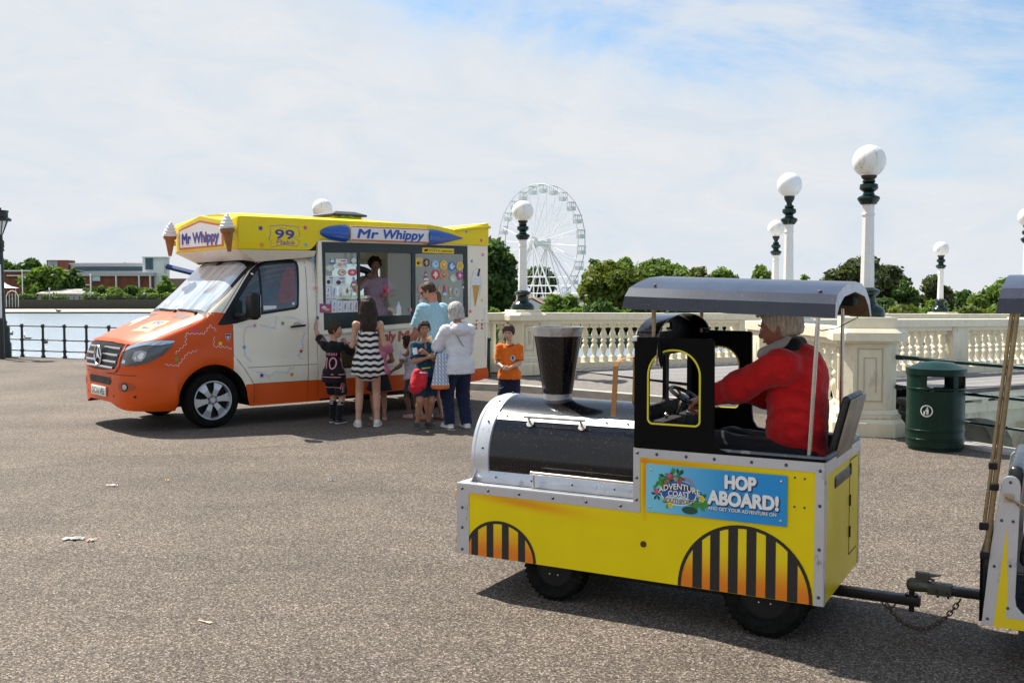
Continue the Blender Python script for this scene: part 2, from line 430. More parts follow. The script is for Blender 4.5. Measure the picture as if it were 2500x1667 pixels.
# ------------------------------------------------------------------ setting materials
def m_asphalt():
 m = bpy.data.materials.new("asphalt"); m.use_nodes = True; t, b, L = tree_of(m)
 tc = N(t, 'ShaderNodeTexCoord'); v = tc.outputs['Object']
 vo = N(t, 'ShaderNodeTexVoronoi', ins={'Scale': 135.0, 'Randomness': 1.0}); L(v, vo.inputs['Vector'])
 sp = N(t, 'ShaderNodeSeparateColor'); L(vo.outputs['Color'], sp.inputs[0])
 cr = N(t, 'ShaderNodeValToRGB'); L(sp.outputs[0], cr.inputs[0]); e = cr.color_ramp.elements
 e[0].position = 0.0; e[0].color = (0.055, 0.047, 0.042, 1); e[1].position = 1.0; e[1].color = (0.70, 0.65, 0.60, 1)
 for p, c in ((0.3, (0.125, 0.108, 0.098)), (0.62, (0.235, 0.208, 0.19)), (0.86, (0.37, 0.325, 0.29))):
  x = cr.color_ramp.elements.new(p); x.color = (*c, 1)
 vo2 = N(t, 'ShaderNodeTexVoronoi', ins={'Scale': 240.0}); L(v, vo2.inputs['Vector'])
 sp2 = N(t, 'ShaderNodeSeparateColor'); L(vo2.outputs['Color'], sp2.inputs[0])
 tint = N(t, 'ShaderNodeMix', data_type='RGBA', blend_type='MULTIPLY'); tint.inputs[0].default_value = 1; L(cr.outputs[0], tint.inputs[6])
 cr2 = N(t, 'ShaderNodeValToRGB'); L(sp2.outputs[1], cr2.inputs[0]); cr2.color_ramp.elements[0].color = (0.72, 0.66, 0.64, 1); cr2.color_ramp.elements[1].color = (1.28, 1.26, 1.24, 1)
 L(cr2.outputs[0], tint.inputs[7])
 n = N(t, 'ShaderNodeTexNoise', ins={'Scale': 0.55, 'Detail': 7, 'Roughness': 0.6}); L(v, n.inputs['Vector'])
 mp = N(t, 'ShaderNodeMapping'); mp.inputs['Rotation'].default_value = (0, 0, R(-17)); mp.inputs['Scale'].default_value = (0.22, 2.6, 1); L(v, mp.inputs[0])
 n2 = N(t, 'ShaderNodeTexNoise', ins={'Scale': 0.8, 'Detail': 6, 'Roughness': 0.55}); L(mp.outputs[0], n2.inputs['Vector'])
 a = N(t, 'ShaderNodeMapRange', ins={'From Min': 0.3, 'From Max': 0.7, 'To Min': 0.74, 'To Max': 1.16}); L(n.outputs[0], a.inputs[0])
 c = N(t, 'ShaderNodeMapRange', ins={'From Min': 0.35, 'From Max': 0.62, 'To Min': 0.9, 'To Max': 1.05}); L(n2.outputs[0], c.inputs[0])
 n3 = N(t, 'ShaderNodeTexNoise', ins={'Scale': 2.3, 'Detail': 3}); L(v, n3.inputs['Vector'])
 d = N(t, 'ShaderNodeMapRange', ins={'From Min': 0.66, 'From Max': 0.72, 'To Min': 1.0, 'To Max': 0.82}); L(n3.outputs[0], d.inputs[0])
 f = mth(t, 'MULTIPLY', mth(t, 'MULTIPLY', a.outputs[0], c.outputs[0]), d.outputs[0])
 vm = N(t, 'ShaderNodeVectorMath', operation='SCALE'); L(tint.outputs[2], vm.inputs[0]); L(f, vm.inputs['Scale'])
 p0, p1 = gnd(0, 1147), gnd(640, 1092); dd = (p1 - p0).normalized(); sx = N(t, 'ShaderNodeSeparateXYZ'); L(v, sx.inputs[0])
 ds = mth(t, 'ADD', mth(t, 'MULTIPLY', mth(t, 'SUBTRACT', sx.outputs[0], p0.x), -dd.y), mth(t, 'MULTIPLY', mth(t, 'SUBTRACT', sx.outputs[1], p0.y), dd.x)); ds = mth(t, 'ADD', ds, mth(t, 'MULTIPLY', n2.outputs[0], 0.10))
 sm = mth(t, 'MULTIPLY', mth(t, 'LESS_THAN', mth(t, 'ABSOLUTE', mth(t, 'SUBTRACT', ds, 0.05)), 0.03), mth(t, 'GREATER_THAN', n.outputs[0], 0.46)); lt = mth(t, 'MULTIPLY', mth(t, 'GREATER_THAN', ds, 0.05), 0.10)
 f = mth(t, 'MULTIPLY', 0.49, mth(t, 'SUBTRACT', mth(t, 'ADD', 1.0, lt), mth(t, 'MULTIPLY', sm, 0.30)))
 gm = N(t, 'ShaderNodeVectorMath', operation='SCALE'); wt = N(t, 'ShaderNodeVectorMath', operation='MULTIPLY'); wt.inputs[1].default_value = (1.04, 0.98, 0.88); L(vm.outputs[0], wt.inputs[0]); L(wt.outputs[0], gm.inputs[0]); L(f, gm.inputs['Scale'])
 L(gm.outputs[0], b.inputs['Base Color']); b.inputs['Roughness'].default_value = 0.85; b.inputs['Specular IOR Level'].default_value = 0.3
 bp = N(t, 'ShaderNodeBump', ins={'Strength': 0.8, 'Distance': 0.0025}); L(vo.outputs['Distance'], bp.inputs['Height']); L(bp.outputs[0], b.inputs['Normal'])
 return m
def m_water():
 m = bpy.data.materials.new("lake_water"); m.use_nodes = True; t, b, L = tree_of(m)
 tc = N(t, 'ShaderNodeTexCoord'); mp = N(t, 'ShaderNodeMapping'); mp.inputs['Scale'].default_value = (0.8, 2.2, 1); L(tc.outputs['Object'], mp.inputs[0])
 n = N(t, 'ShaderNodeTexNoise', ins={'Scale': 1.6, 'Detail': 6, 'Roughness': 0.6}); L(mp.outputs[0], n.inputs['Vector'])
 bp = N(t, 'ShaderNodeBump', ins={'Strength': 1.0, 'Distance': 0.10}); L(n.outputs[0], bp.inputs['Height']); L(bp.outputs[0], b.inputs['Normal'])
 b.inputs['Base Color'].default_value = (0.33, 0.40, 0.47, 1); b.inputs['Roughness'].default_value = 0.16; b.inputs['Specular IOR Level'].default_value = 0.6
 return m
M_ASPH = m_asphalt(); M_WATER = m_water()
def m_planks():
 m = bpy.data.materials.new("weathered_boards"); m.use_nodes = True; t, b, L = tree_of(m)
 tc = N(t, 'ShaderNodeTexCoord'); v = tc.outputs['Object']; sp = N(t, 'ShaderNodeSeparateXYZ'); L(v, sp.inputs[0])
 k = mth(t, 'MULTIPLY', sp.outputs[1], 7.0); fr = mth(t, 'FRACT', k); fl = mth(t, 'FLOOR', k)
 wn = N(t, 'ShaderNodeTexWhiteNoise', noise_dimensions='1D'); L(fl, wn.inputs['W'])
 gap = mth(t, 'GREATER_THAN', mth(t, 'ABSOLUTE', mth(t, 'SUBTRACT', fr, 0.5)), 0.44)
 mp = N(t, 'ShaderNodeMapping'); mp.inputs['Scale'].default_value = (1.5, 30, 1); L(v, mp.inputs[0])
 n = N(t, 'ShaderNodeTexNoise', ins={'Scale': 1.0, 'Detail': 6}); L(mp.outputs[0], n.inputs['Vector'])
 f = mth(t, 'ADD', mth(t, 'MULTIPLY', wn.outputs[0], 0.16), mth(t, 'MULTIPLY', n.outputs[0], 0.30))
 f = mth(t, 'ADD', f, 0.10); f = mth(t, 'MULTIPLY', mth(t, 'MULTIPLY', f, 0.62), mth(t, 'SUBTRACT', 1.0, mth(t, 'MULTIPLY', gap, 0.65)))
 cb = N(t, 'ShaderNodeCombineColor'); L(f, cb.inputs[0]); L(mth(t, 'MULTIPLY', f, 0.95), cb.inputs[1]); L(mth(t, 'MULTIPLY', f, 0.93), cb.inputs[2]); L(cb.outputs[0], b.inputs['Base Color'])
 b.inputs['Roughness'].default_value = 0.8
 return m
M_PLANK = m_planks()
M_CREAM = mat("cream_masonry_paint", (0.72, 0.655, 0.49), 0.7, var=0.10, vscale=3, bump=0.003, bscale=40, dirt=((0.40, 0.35, 0.25), 3.4, 0.56), stretch=(1.6, 1.6, .7))
M_CREAM2 = mat("cream_baluster_paint", (0.76, 0.69, 0.52), 0.6, var=0.08, vscale=9, dirt=((0.46, 0.40, 0.29), 7, 0.58))
M_CONC = mat("pavement_concrete", (0.36, 0.325, 0.29), 0.85, var=0.2, vscale=5, bump=0.003, bscale=120)
M_KERB = mat("kerb_stone", (0.40, 0.37, 0.33), 0.8, var=0.18, vscale=6, bump=0.004, bscale=60)
M_STONE = mat("dark_quay_stone", (0.085, 0.072, 0.055), 0.9, var=0.45, vscale=5, bump=0.02, bscale=14, dirt=((0.05, 0.07, 0.03), 3, 0.55))
M_GREEN = mat("dark_green_gloss", (0.002, 0.018, 0.012), 0.2, var=0.25, vscale=20, spec=0.45, dirt=((0.03, 0.05, 0.04), 9, 0.66))
M_WPOST = mat("white_column_paint", (0.80, 0.79, 0.76), 0.45, var=0.06, vscale=10, dirt=((0.55, 0.50, 0.42), 6, 0.68))
def m_globe():
 m = bpy.data.materials.new("opal_globe"); m.use_nodes = True; t, b, L = tree_of(m)
 tc = N(t, 'ShaderNodeTexCoord'); mp = N(t, 'ShaderNodeMapping'); mp.inputs['Scale'].default_value = (22, 22, 2.2); L(tc.outputs['Object'], mp.inputs[0])
 n = N(t, 'ShaderNodeTexNoise', ins={'Scale': 1.0, 'Detail': 5, 'Roughness': 0.7}); L(mp.outputs[0], n.inputs['Vector'])
 cr = N(t, 'ShaderNodeValToRGB'); L(n.outputs[0], cr.inputs[0]); e = cr.color_ramp.elements
 e[0].position = 0.55; e[0].color = (0.86, 0.85, 0.81, 1); e[1].position = 0.78; e[1].color = (0.34, 0.26, 0.17, 1)
 L(cr.outputs[0], b.inputs['Base Color']); b.inputs['Roughness'].default_value = 0.25
 b.inputs['Subsurface Weight'].default_value = 0.0
 return m
M_GLOBE = m_globe()
M_GLOBEC = mat("clean_opal_globe", (0.88, 0.88, 0.87), 0.22, dirt=((0.5, 0.45, 0.38), 30, 0.74))
BR = Frame((0.07, 17.5, 0), 33)         # the bridge: u along it, v away from the camera
def top_z(u): return 1.296 - 0.0125 * u
def deck_z(u): return 0.27 - 0.0075 * max(u, 0)
# ------------------------------------------------------------------ ground, water
def sheet(name, pts, m, kind='structure', skirt=None):
 b = MB(); n = len(pts); b.add(pts, [tuple(range(n))])
 if skirt is not None:
  lo = [(p[0], p[1], skirt) for p in pts]; b.add(list(pts) + lo, [(i, (i + 1) % n, n + (i + 1) % n, n + i) for i in range(n)])
 o = b.build(name, m, smooth=False); return tag(o, kind=kind)
def setting():
 d0, d1 = BR.wld(0.95, 0.0), BR.wld(1.6, -4.0)
 prom = [(-90, 60, 0), (-12.9, 25.95, 0), (-4.0, 22.1, 0), (-3.7, 18.9, 0), (0.1, 17.75, 0), (d0.x, d0.y, 0), (3.55, 14.9, 0), (4.35, 11.9, 0), (4.62, 11.0, 0), (5.25, 9.82, 0), (8.2, 7.3, 0), (30, -10, 0), (30, -40, 0), (-90, -40, 0)]
 sheet('promenade_ground', prom, M_ASPH, skirt=-2.2)
 sheet('lake_water', [(-700, -60, -1.1), (-700, 160, -1.1), (900, 160, -1.1), (900, -60, -1.1)], M_WATER)
 K = [(-3.5, 18.0), (0.06, 16.45), (1.82, 14.95), (3.05, 13.75)]
 Bk = [(-3.7, 18.85, 0.20), (0.15, 17.7, 0.27), (d0.x, d0.y, 0.262), (3.5, 14.85, 0.262)]
 b = MB(); vs = []
 for (x, y), q in zip(K, Bk):
  vs.append((x + 0.05, y + 0.1, 0.115)); vs.append(q)
 b.add(vs, [(0, 2, 3, 1), (2, 4, 5, 3), (4, 6, 7, 5)])
 q = (3.8, 13.4, 0.12); b.add([vs[6], vs[7], q], [(0, 2, 1)])
 tag(b.build('pavement', mat("pavement_tarmac", (0.175, 0.155, 0.138), 0.9, var=0.3, vscale=14, bump=0.004, bscale=150), smooth=False), kind='structure')
 b = MB()
 pts = [(-5.2, 18.8)] + K + [(3.9, 12.95)]
 L_, R_ = [], []
 for i, p in enumerate(pts):
  a = Vector(pts[max(i - 1, 0)]); c = Vector(pts[min(i + 1, len(pts) - 1)]); d = (c - a).normalized(); nn = Vector((-d.y, d.x))
  L_.append(Vector(p) + nn * 0.15); R_.append(Vector(p))
 n = len(pts); vs = [(p.x, p.y, 0.118) for p in L_] + [(p.x, p.y, 0.112) for p in R_] + [(p.x, p.y, -0.05) for p in R_] + [(p.x, p.y, -0.05) for p in L_]
 fs = []
 for i in range(n - 1): fs += [(i, i + 1, n + i + 1, n + i), (n + i, n + i + 1, 2 * n + i + 1, 2 * n + i)]
 b.add(vs, fs); tag(b.build('kerb', M_KERB, smooth=False), kind='structure')
 b = MB(); pts = [(4.62, 11.0), (5.25, 9.82), (8.2, 7.3), (16, 1.1)]
 for i in range(3):
  a, c = Vector(pts[i]), Vector(pts[i + 1]); d = (c - a); l = d.length; ang = math.atan2(d.y, d.x); k = max(1, int(l / 1.1))
  for j in range(k):
   p = a + d * ((j + 0.5) / k); nn = Vector((-d.y, d.x)).normalized() * -0.0
   b.box((p.x + nn.x, p.y + nn.y, 0.0), (l / k - 0.012, 0.30, 0.075), rz=ang)
 tag(b.build('quay_coping', M_KERB, bevel=0.008), kind='structure')
 b = MB(); u0, u1 = 0.95, 46; seg = 12
 for i in range(seg):
  a = u0 + (u1 - u0) * i / seg; c = u0 + (u1 - u0) * (i + 1) / seg
  for (va, vb, dz) in ((-4.0, 0.3, 0.0), (-6.0, -4.0, 0.0)):
   ps = [(a, va, deck_z(a) + dz), (c, va, deck_z(c) + dz), (c, vb, deck_z(c) + dz), (a, vb, deck_z(a) + dz)]
   if va == -6.0 and i == 0: ps = [(3.2, -5.9, deck_z(a)), (c, va, deck_z(c)), (c, vb, deck_z(c)), (2.2, vb, deck_z(a))]
   b.add(ps, [(0, 1, 2, 3)])
 o = b.build('bridge_deck', M_PLANK, smooth=False); o.location = BR.o; o.rotation_euler = (0, 0, R(33)); tag(o, kind='structure')
setting()
# ------------------------------------------------------------------ the stone bridge's side: fascia, beam, piers and arches
def bridge_side():
 t = thing('bridge', 'cream bridge carrying the boarded deck over the water behind the green litter bin', 'bridge', BR.o, R(33))
 def strip(name, u0, u1, v0, v1, za, zb, m, n=8):
  b = MB(); vs = []
  for i in range(n + 1):
   u = u0 + (u1 - u0) * i / n; zz = deck_z(u)
   vs += [(u, v0, zz + za), (u, v1, zz + za), (u, v1, zz + zb), (u, v0, zz + zb)]
  fs = []
  for i in range(n):
   k = 4 * i
   for j in range(4): fs.append((k + j, k + (j + 1) % 4, k + 4 + (j + 1) % 4, k + 4 + j))
  fs += [(0, 1, 2, 3), (4 * n, 4 * n + 3, 4 * n + 2, 4 * n + 1)]
  b.add(vs, fs); return b.build(name, m, t, smooth=False)
 strip('deck_edge', 3.3, 46, -6.12, -5.9, -0.07, -0.004, mat("dark_deck_edge", (0.10, 0.09, 0.085), 0.8, var=0.3))
 strip('fascia', 3.3, 46, -6.06, -5.86, -0.18, -0.075, M_CREAM)
 strip('beam', 3.6, 46, -5.80, -5.5, -0.42, -0.26, M_CREAM)
 for i in range(40):
  u = 3.9 + i * 0.62
  box('bracket', u, u + 0.16, -5.95, -5.6, deck_z(u) - 0.255, deck_z(u) - 0.185, M_CREAM, t)
 spans = [(3.45, 6.0), (6.9, 11.7), (12.6, 17.4), (18.3, 23.1)]
 b = MB(); u0, u1 = 3.2, 34.0; top = -0.28; bot = -1.6
 holes_all = []
 outer = [(u0, bot)]
 for (a, c) in spans:
  outer.append((a, bot))
  for i in range(0, 17):
   th = math.pi - math.pi * i / 16; outer.append(((a + c) / 2 + (c - a) / 2 * math.cos(th), -1.25 + 0.95 * math.sin(th) ** .6))
  outer.append((c, bot))
 outer += [(u1, bot), (u1, top + 0.1), (u0, top + 0.1)]
 b.plate(outer, [], lambda a, z, tt: (a, tt, z), -5.62, -5.25)
 b.build('arch_wall', M_CREAM, t, smooth=False)
 for (a, c) in spans:
  for uu in (c + 0.02,): box('pier', uu, uu + 0.80, -5.9, -0.2, -1.5, -0.45, M_CREAM, t)
 b = MB(); b.bb(3.4, 34, -0.6, -0.3, -1.6, 0.05); b.build('far_wall', M_STONE, t, smooth=False)
bridge_side()
# ------------------------------------------------------------------ parapets with turned balusters
def baluster_mesh(h):
 p = [(0.062, 0), (0.062, 0.13), (0.058, 0.14), (0.040, 0.16), (0.034, 0.185), (0.043, 0.24), (0.064, 0.33), (0.070, 0.38), (0.064, 0.43), (0.040, 0.475), (0.034, 0.49), (0.052, 0.515), (0.058, 0.545), (0.050, 0.575), (0.034, 0.60), (0.036, 0.62), (0.056, 0.67), (0.062, 0.72), (0.050, 0.79), (0.034, 0.845), (0.030, 0.87), (0.044, 0.885), (0.044, 0.895)]
 b = MB(); sq = 0.066
 b.bb(-sq, sq, -sq, sq, 0, 0.13 * h); b.lathe([(r, z * h) for r, z in p[1:]], n=14); b.bb(-sq * 0.85, sq * 0.85, -sq * 0.85, sq * 0.85, 0.895 * h, h)
 return b
def parapet(label, A, B, zt, zb, piers, group='cream balustrades of the bridge and quay', wd=0.20, spacing=0.215, lastpier=True, plinth=0.12):
 """A, B world (x, y); zt, zb: functions of distance (top, ground)"""
 A, B = Vector(A), Vector(B); d = B - A; Ln = d.length; ang = math.atan2(d.y, d.x)
 t = thing('balustrade', label, 'balustrade', (A.x, A.y, 0), ang, group)
 n = max(2, int(Ln / 2)); 
 def strip(name, w0, o0, o1, ref, m):
  b = MB(); vs = []
  for i in range(n + 1):
   s = Ln * i / n; z0 = ref(s) + o0; z1 = ref(s) + o1
   vs += [(s, -w0 / 2, z0), (s, w0 / 2, z0), (s, w0 / 2, z1), (s, -w0 / 2, z1)]
  fs = []
  for i in range(n):
   k = 4 * i
   for j in range(4): fs.append((k + j, k + (j + 1) % 4, k + 4 + (j + 1) % 4, k + 4 + j))
  fs += [(0, 1, 2, 3), (4 * n, 4 * n + 3, 4 * n + 2, 4 * n + 1)]
  b.add(vs, fs); return b.build(name, m, t, smooth=False, bevel=0.006)
 strip('top_rail', wd + 0.16, -0.13, 0.0, zt, M_CREAM2)
 strip('top_rail', wd + 0.06, -0.20, -0.131, zt, M_CREAM2)
 strip('plinth', wd + 0.05, -0.02, plinth, zb, M_CREAM)
 piers = list(piers)
 for s in piers:
  b = MB(); b.bb(s - 0.24, s + 0.24, -wd / 2 - 0.045, wd / 2 + 0.045, zb(s) - 0.02, zt(s) - 0.125); 
  for sg in (-1, 1):
   y = sg * (wd / 2 + 0.045); b.bb(s - 0.15, s + 0.15, y - 0.006, y + 0.006, zb(s) + 0.26, zt(s) - 0.30)
  b.build('pier', M_CREAM, t, bevel=0.008)
 cnt = 0; s = spacing * 0.7; me = None
 while s < Ln - 0.1 and cnt < 100:
  if all(abs(s - q) > 0.30 for q in piers):
   z0 = zb(s) + plinth; h = zt(s) - 0.2 - z0
   if me is None:
    o = baluster_mesh(h).build('baluster', M_CREAM2, t, smooth=True, angle=50); me = o.data; h0 = h
   else:
    o = bpy.data.objects.new('baluster', me); COL.objects.link(o); o.parent = t
   o.location = (s, 0, z0); o.scale = (1, 1, h / h0); cnt += 1
  s += spacing
 return t
def block_pier(label, x, y, zb, zt, half, rz, plinth_h=0.15, chamfer=0.13, panel=True):
 t = thing('pedestal', label, 'pedestal', (x, y, zb), R(rz), 'cream stone pedestals')
 H = zt - zb
 def octo(h, c): return [(h, -h + c), (h, h - c), (h - c, h), (-h + c, h), (-h, h - c), (-h, -h + c), (-h + c, -h), (h - c, -h)]
 def ring(b, h, c, z0, z1, h1=None):
  h1 = h1 or h; P0, P1 = octo(h, c), octo(h1, c)
  b.add([(a, q, z0) for a, q in P0] + [(a, q, z1) for a, q in P1], [tuple(range(7, -1, -1)), tuple(range(8, 16))] + [(i, (i + 1) % 8, 8 + (i + 1) % 8, 8 + i) for i in range(8)])
 b = MB(); ring(b, half + 0.09, chamfer, -0.03, 0.15); ring(b, half + 0.09, chamfer, 0.15, 0.20, half + 0.05); ring(b, half + 0.05, chamfer, 0.202, 0.25); ring(b, half + 0.05, chamfer, 0.252, 0.30, half + 0.005)
 b.build('base', M_CREAM, t, smooth=False, bevel=0.006)
 b = MB(); ring(b, half, chamfer, 0.30, H - 0.17); b.build('shaft', M_CREAM, t, smooth=False, bevel=0.006)
 if panel:
  for k in range(4):
   b = MB(); M = Matrix.Rotation(R(90 * k), 3, 'Z'); w_ = half - chamfer - 0.04
   for (x0, x1, z0, z1) in ((-w_, w_, H - 0.235, H - 0.222), (-w_, w_, 0.395, 0.408), (-w_, -w_ + 0.013, 0.408, H - 0.235), (w_ - 0.013, w_, 0.408, H - 0.235), (-w_ + 0.07, w_ - 0.07, H - 0.335, H - 0.325), (-w_ + 0.07, -w_ + 0.08, 0.5, H - 0.335), (w_ - 0.08, w_ - 0.07, 0.5, H - 0.335)):
    vs = [M @ Vector((x, y_, z)) for x in (x0, x1) for y_ in (-half - 0.006, -half + 0.01) for z in (z0, z1)]
    b.add(vs, [(0, 1, 3, 2), (4, 6, 7, 5), (0, 4, 5, 1), (2, 3, 7, 6), (0, 2, 6, 4), (1, 5, 7, 3)])
   b.build('panel', mat('panel_groove', (.44, .39, .29), .8), t, smooth=False)
 b = MB(); ring(b, half + 0.02, chamfer, H - 0.17, H - 0.14, half + 0.05); ring(b, half + 0.10, chamfer, H - 0.138, H - 0.05); ring(b, half + 0.10, chamfer, H - 0.048, H, half + 0.06)
 b.build('cap', M_CREAM2, t, smooth=False, bevel=0.005)
 b = MB(); hb = half - 0.02; b.bb(-hb, hb, -hb, hb, H - 0.01, H + plinth_h); b.build('lamp_plinth', M_CREAM2, t, bevel=0.006)
 return t
def globe_lamp(label, x, y, z, hg, neck=False, rad=0.187, rz=0.0, clean=False):
 """hg: height of the globe's centre above the foot"""
 t = thing('street_lamp', label, 'street lamp', (x, y, z), rz, 'globe lamps on the bridge and quay')
 foot = [(0.20, 0), (0.205, 0.03), (0.20, 0.07), (0.175, 0.11), (0.125, 0.135), (0.105, 0.16), (0.095, 0.20), (0.10, 0.235), (0.135, 0.27), (0.145, 0.295), (0.14, 0.31), (0.10, 0.33), (0.085, 0.34)]
 MB().lathe(foot, n=28).build('foot', M_GREEN, t)
 zc = hg - rad - (0.30 if not neck else 0.40)
 b = MB(); b.lathe([(0.085, 0.338), (0.083, 0.36), (0.069, zc - 0.14), (0.078, zc - 0.135), (0.078, zc - 0.115), (0.068, zc - 0.11), (0.072, zc - 0.01)], n=8)
 b.build('column', M_WPOST, t, smooth=False)
 c = [(0.085, zc - 0.012), (0.115, zc + 0.03), (0.128, zc + 0.055), (0.12, zc + 0.075), (0.07, zc + 0.10), (0.058, zc + 0.13), (0.095, zc + 0.16), (0.105, zc + 0.175), (0.10, zc + 0.22), (0.06, zc + 0.235), (0.075, zc + 0.25), (0.06, zc + 0.28)]
 MB().lathe(c, n=28).build('collar', M_GREEN, t)
 bk = mat("black_gallery", (0.02, 0.02, 0.022), 0.5)
 if neck: MB().lathe([(0.045, zc + 0.25), (0.04, zc + 0.31), (0.075, zc + 0.37), (0.08, zc + 0.42), (0.07, zc + 0.43)], n=20).build('neck', bk, t)
 else: MB().lathe([(0.06, zc + 0.275), (0.085, zc + 0.30), (0.088, zc + 0.325), (0.07, zc + 0.33)], n=20).build('gallery', mat("rusty_gallery", (0.06, 0.03, 0.015), 0.8), t)
 g = MB().ell((0, 0, 0), (rad, rad, rad * 1.0), n=32, k=20).build('globe', M_GLOBEC if clean else M_GLOBE, t); g.location = (0, 0, hg)
 return t
def parapets():
 f = lambda z0, k: (lambda s: z0 + k * s)
 a, b = BR.wld(0.30, 0), BR.wld(38, 0)
 parapet('long cream balustrade on the far side of the bridge, behind the toy train canopy', a[:2], b[:2], f(1.292, -0.0125), f(0.262, -0.0075), [0.35, 5.3, 10.2, 15, 20, 25, 30, 35])
 parapet('cream balustrade wing from behind the ice cream van to the lamp pedestal', (-3.6, 18.75), (-0.05, 17.58), f(1.22, 0.02), f(0.20, 0.018), [0.1, 3.2])
 a, b = BR.wld(2.05, -4.1), BR.wld(36, -4.1)
 parapet('cream balustrade on the near side of the bridge, behind the green litter bin', a[:2], b[:2], f(1.235, -0.0125), f(0.245, -0.0075), [0.6, 4.55, 9.6, 14.6, 19.6, 24.6])
 parapet('short cream balustrade beside the driver, running back from the big pedestal', (4.12, 12.05), (3.62, 14.75), f(1.21, 0.008), f(0.02, 0.085), [2.55])
 block_pier('cream pedestal under the stained globe lamp left of the big wheel', 0.19, 17.56, 0.24, 1.30, 0.26, 33 - 8, 0.045)
 block_pier('cream pedestal mostly hidden behind the ice cream van', -3.45, 18.65, 0.18, 1.27, 0.26, -18, 0.045)
 block_pier('big panelled cream pedestal with green rails bolted to it', 4.14, 11.62, 0.0, 1.225, 0.31, -11, 0.13)
 block_pier('cream pedestal behind the toy train canopy, under the clean globe lamp', 4.24, 15.3, 0.2, 1.25, 0.26, 33, 0.06)
 l2 = at(1895, 740, 22.3); block_pier('cream pedestal under the smaller of the two lamps behind the canopy', l2.x, 22.5, 0.1, 1.21, 0.26, 33, 0.06)
 l3 = at(2298, 740, 25.5); block_pier('low cream pedestal on the far balustrade, under the lone small lamp', l3.x, 25.4, -0.1, 1.1, 0.28, 33, 0.06)
 globe_lamp('lamp with stained white globe just left of the big wheel', 0.19, 17.56, 1.345, at(1277, 516, 17.56).z - 1.345)
 globe_lamp('lamp whose globe peeps over the ice cream van roof', at(787, 510, 18.6).x, 18.6, 1.315, at(787, 510, 18.6).z - 1.315)
 globe_lamp('tallest and nearest globe lamp, on the big pedestal behind the driver', 4.14, 11.62, 1.355, at(2133, 394, 11.62).z - 1.355)
 p = at(1925, 452, 15.3); globe_lamp('lamp with clean white globe and black neck, left of the tallest lamp', 4.24, 15.3, 1.31, p.z - 1.31, neck=True, clean=True)
 p = at(1895, 558, 22.5); globe_lamp('small distant globe lamp right beside the clean globe one', p.x, 22.5, 1.27, p.z - 1.27, neck=True)
 p = at(2298, 608, 25.4); globe_lamp('small distant globe lamp alone right of the tallest lamp', p.x, 25.4, 1.16, p.z - 1.16)
 p = at(2510, 530, 19.5); globe_lamp('globe lamp cut by the right edge of the photo', p.x, 19.5, 1.17, p.z - 1.17)
 block_pier('cream pedestal at the right edge above the toy train carriage canopy', p.x, 19.5, 0.15, 1.12, 0.26, 33, 0.05)
parapets()
# ------------------------------------------------------------------ foliage
def m_leaf(name, c, c2):
 m = bpy.data.materials.new(name); m.use_nodes = True; t, b, L = tree_of(m)
 tc = N(t, 'ShaderNodeTexCoord'); n = N(t, 'ShaderNodeTexNoise', ins={'Scale': 0.9, 'Detail': 5, 'Roughness': 0.7}); L(tc.outputs['Object'], n.inputs['Vector'])
 n2 = N(t, 'ShaderNodeTexNoise', ins={'Scale': 7.0, 'Detail': 2}); L(tc.outputs['Object'], n2.inputs['Vector'])
 f = mth(t, 'ADD', mth(t, 'MULTIPLY', n.outputs[0], 0.6), mth(t, 'MULTIPLY', n2.outputs[0], 0.5))
 cr = N(t, 'ShaderNodeValToRGB'); L(f, cr.inputs[0]); e = cr.color_ramp.elements
 e[0].position = 0.36; e[0].color = (*c, 1); e[1].position = 0.72; e[1].color = (*c2, 1)
 L(cr.outputs[0], b.inputs['Base Color']); b.inputs['Roughness'].default_value = 0.6; b.inputs['Specular IOR Level'].default_value = 0.3
 tr = N(t, 'ShaderNodeBsdfTranslucent'); g_ = N(t, 'ShaderNodeVectorMath', operation='MULTIPLY'); g_.inputs[1].default_value = (1.5, 1.6, 0.8); L(cr.outputs[0], g_.inputs[0]); L(g_.outputs[0], tr.inputs[0]); ms = N(t, 'ShaderNodeMixShader'); ms.inputs[0].default_value = 0.38; L(b.outputs[0], ms.inputs[1]); L(tr.outputs[0], ms.inputs[2]); L(ms.outputs[0], t.nodes['Material Output'].inputs[0])
 return m
LEAF = {'dark': m_leaf('leaves_dark', (0.028, 0.060, 0.014), (0.085, 0.15, 0.034)), 'mid': m_leaf('leaves_mid', (0.055, 0.10, 0.016), (0.17, 0.25, 0.042)),
  'olive': m_leaf('leaves_olive', (0.06, 0.085, 0.012), (0.17, 0.20, 0.035)), 'light': m_leaf('leaves_light', (0.06, 0.11, 0.02), (0.18, 0.27, 0.05)),
  'brown': m_leaf('leaves_brownish', (0.040, 0.050, 0.020), (0.10, 0.12, 0.045))}
M_BARK = mat("tree_bark", (0.09, 0.07, 0.05), 0.9, var=0.3, vscale=6, bump=0.02, bscale=12)
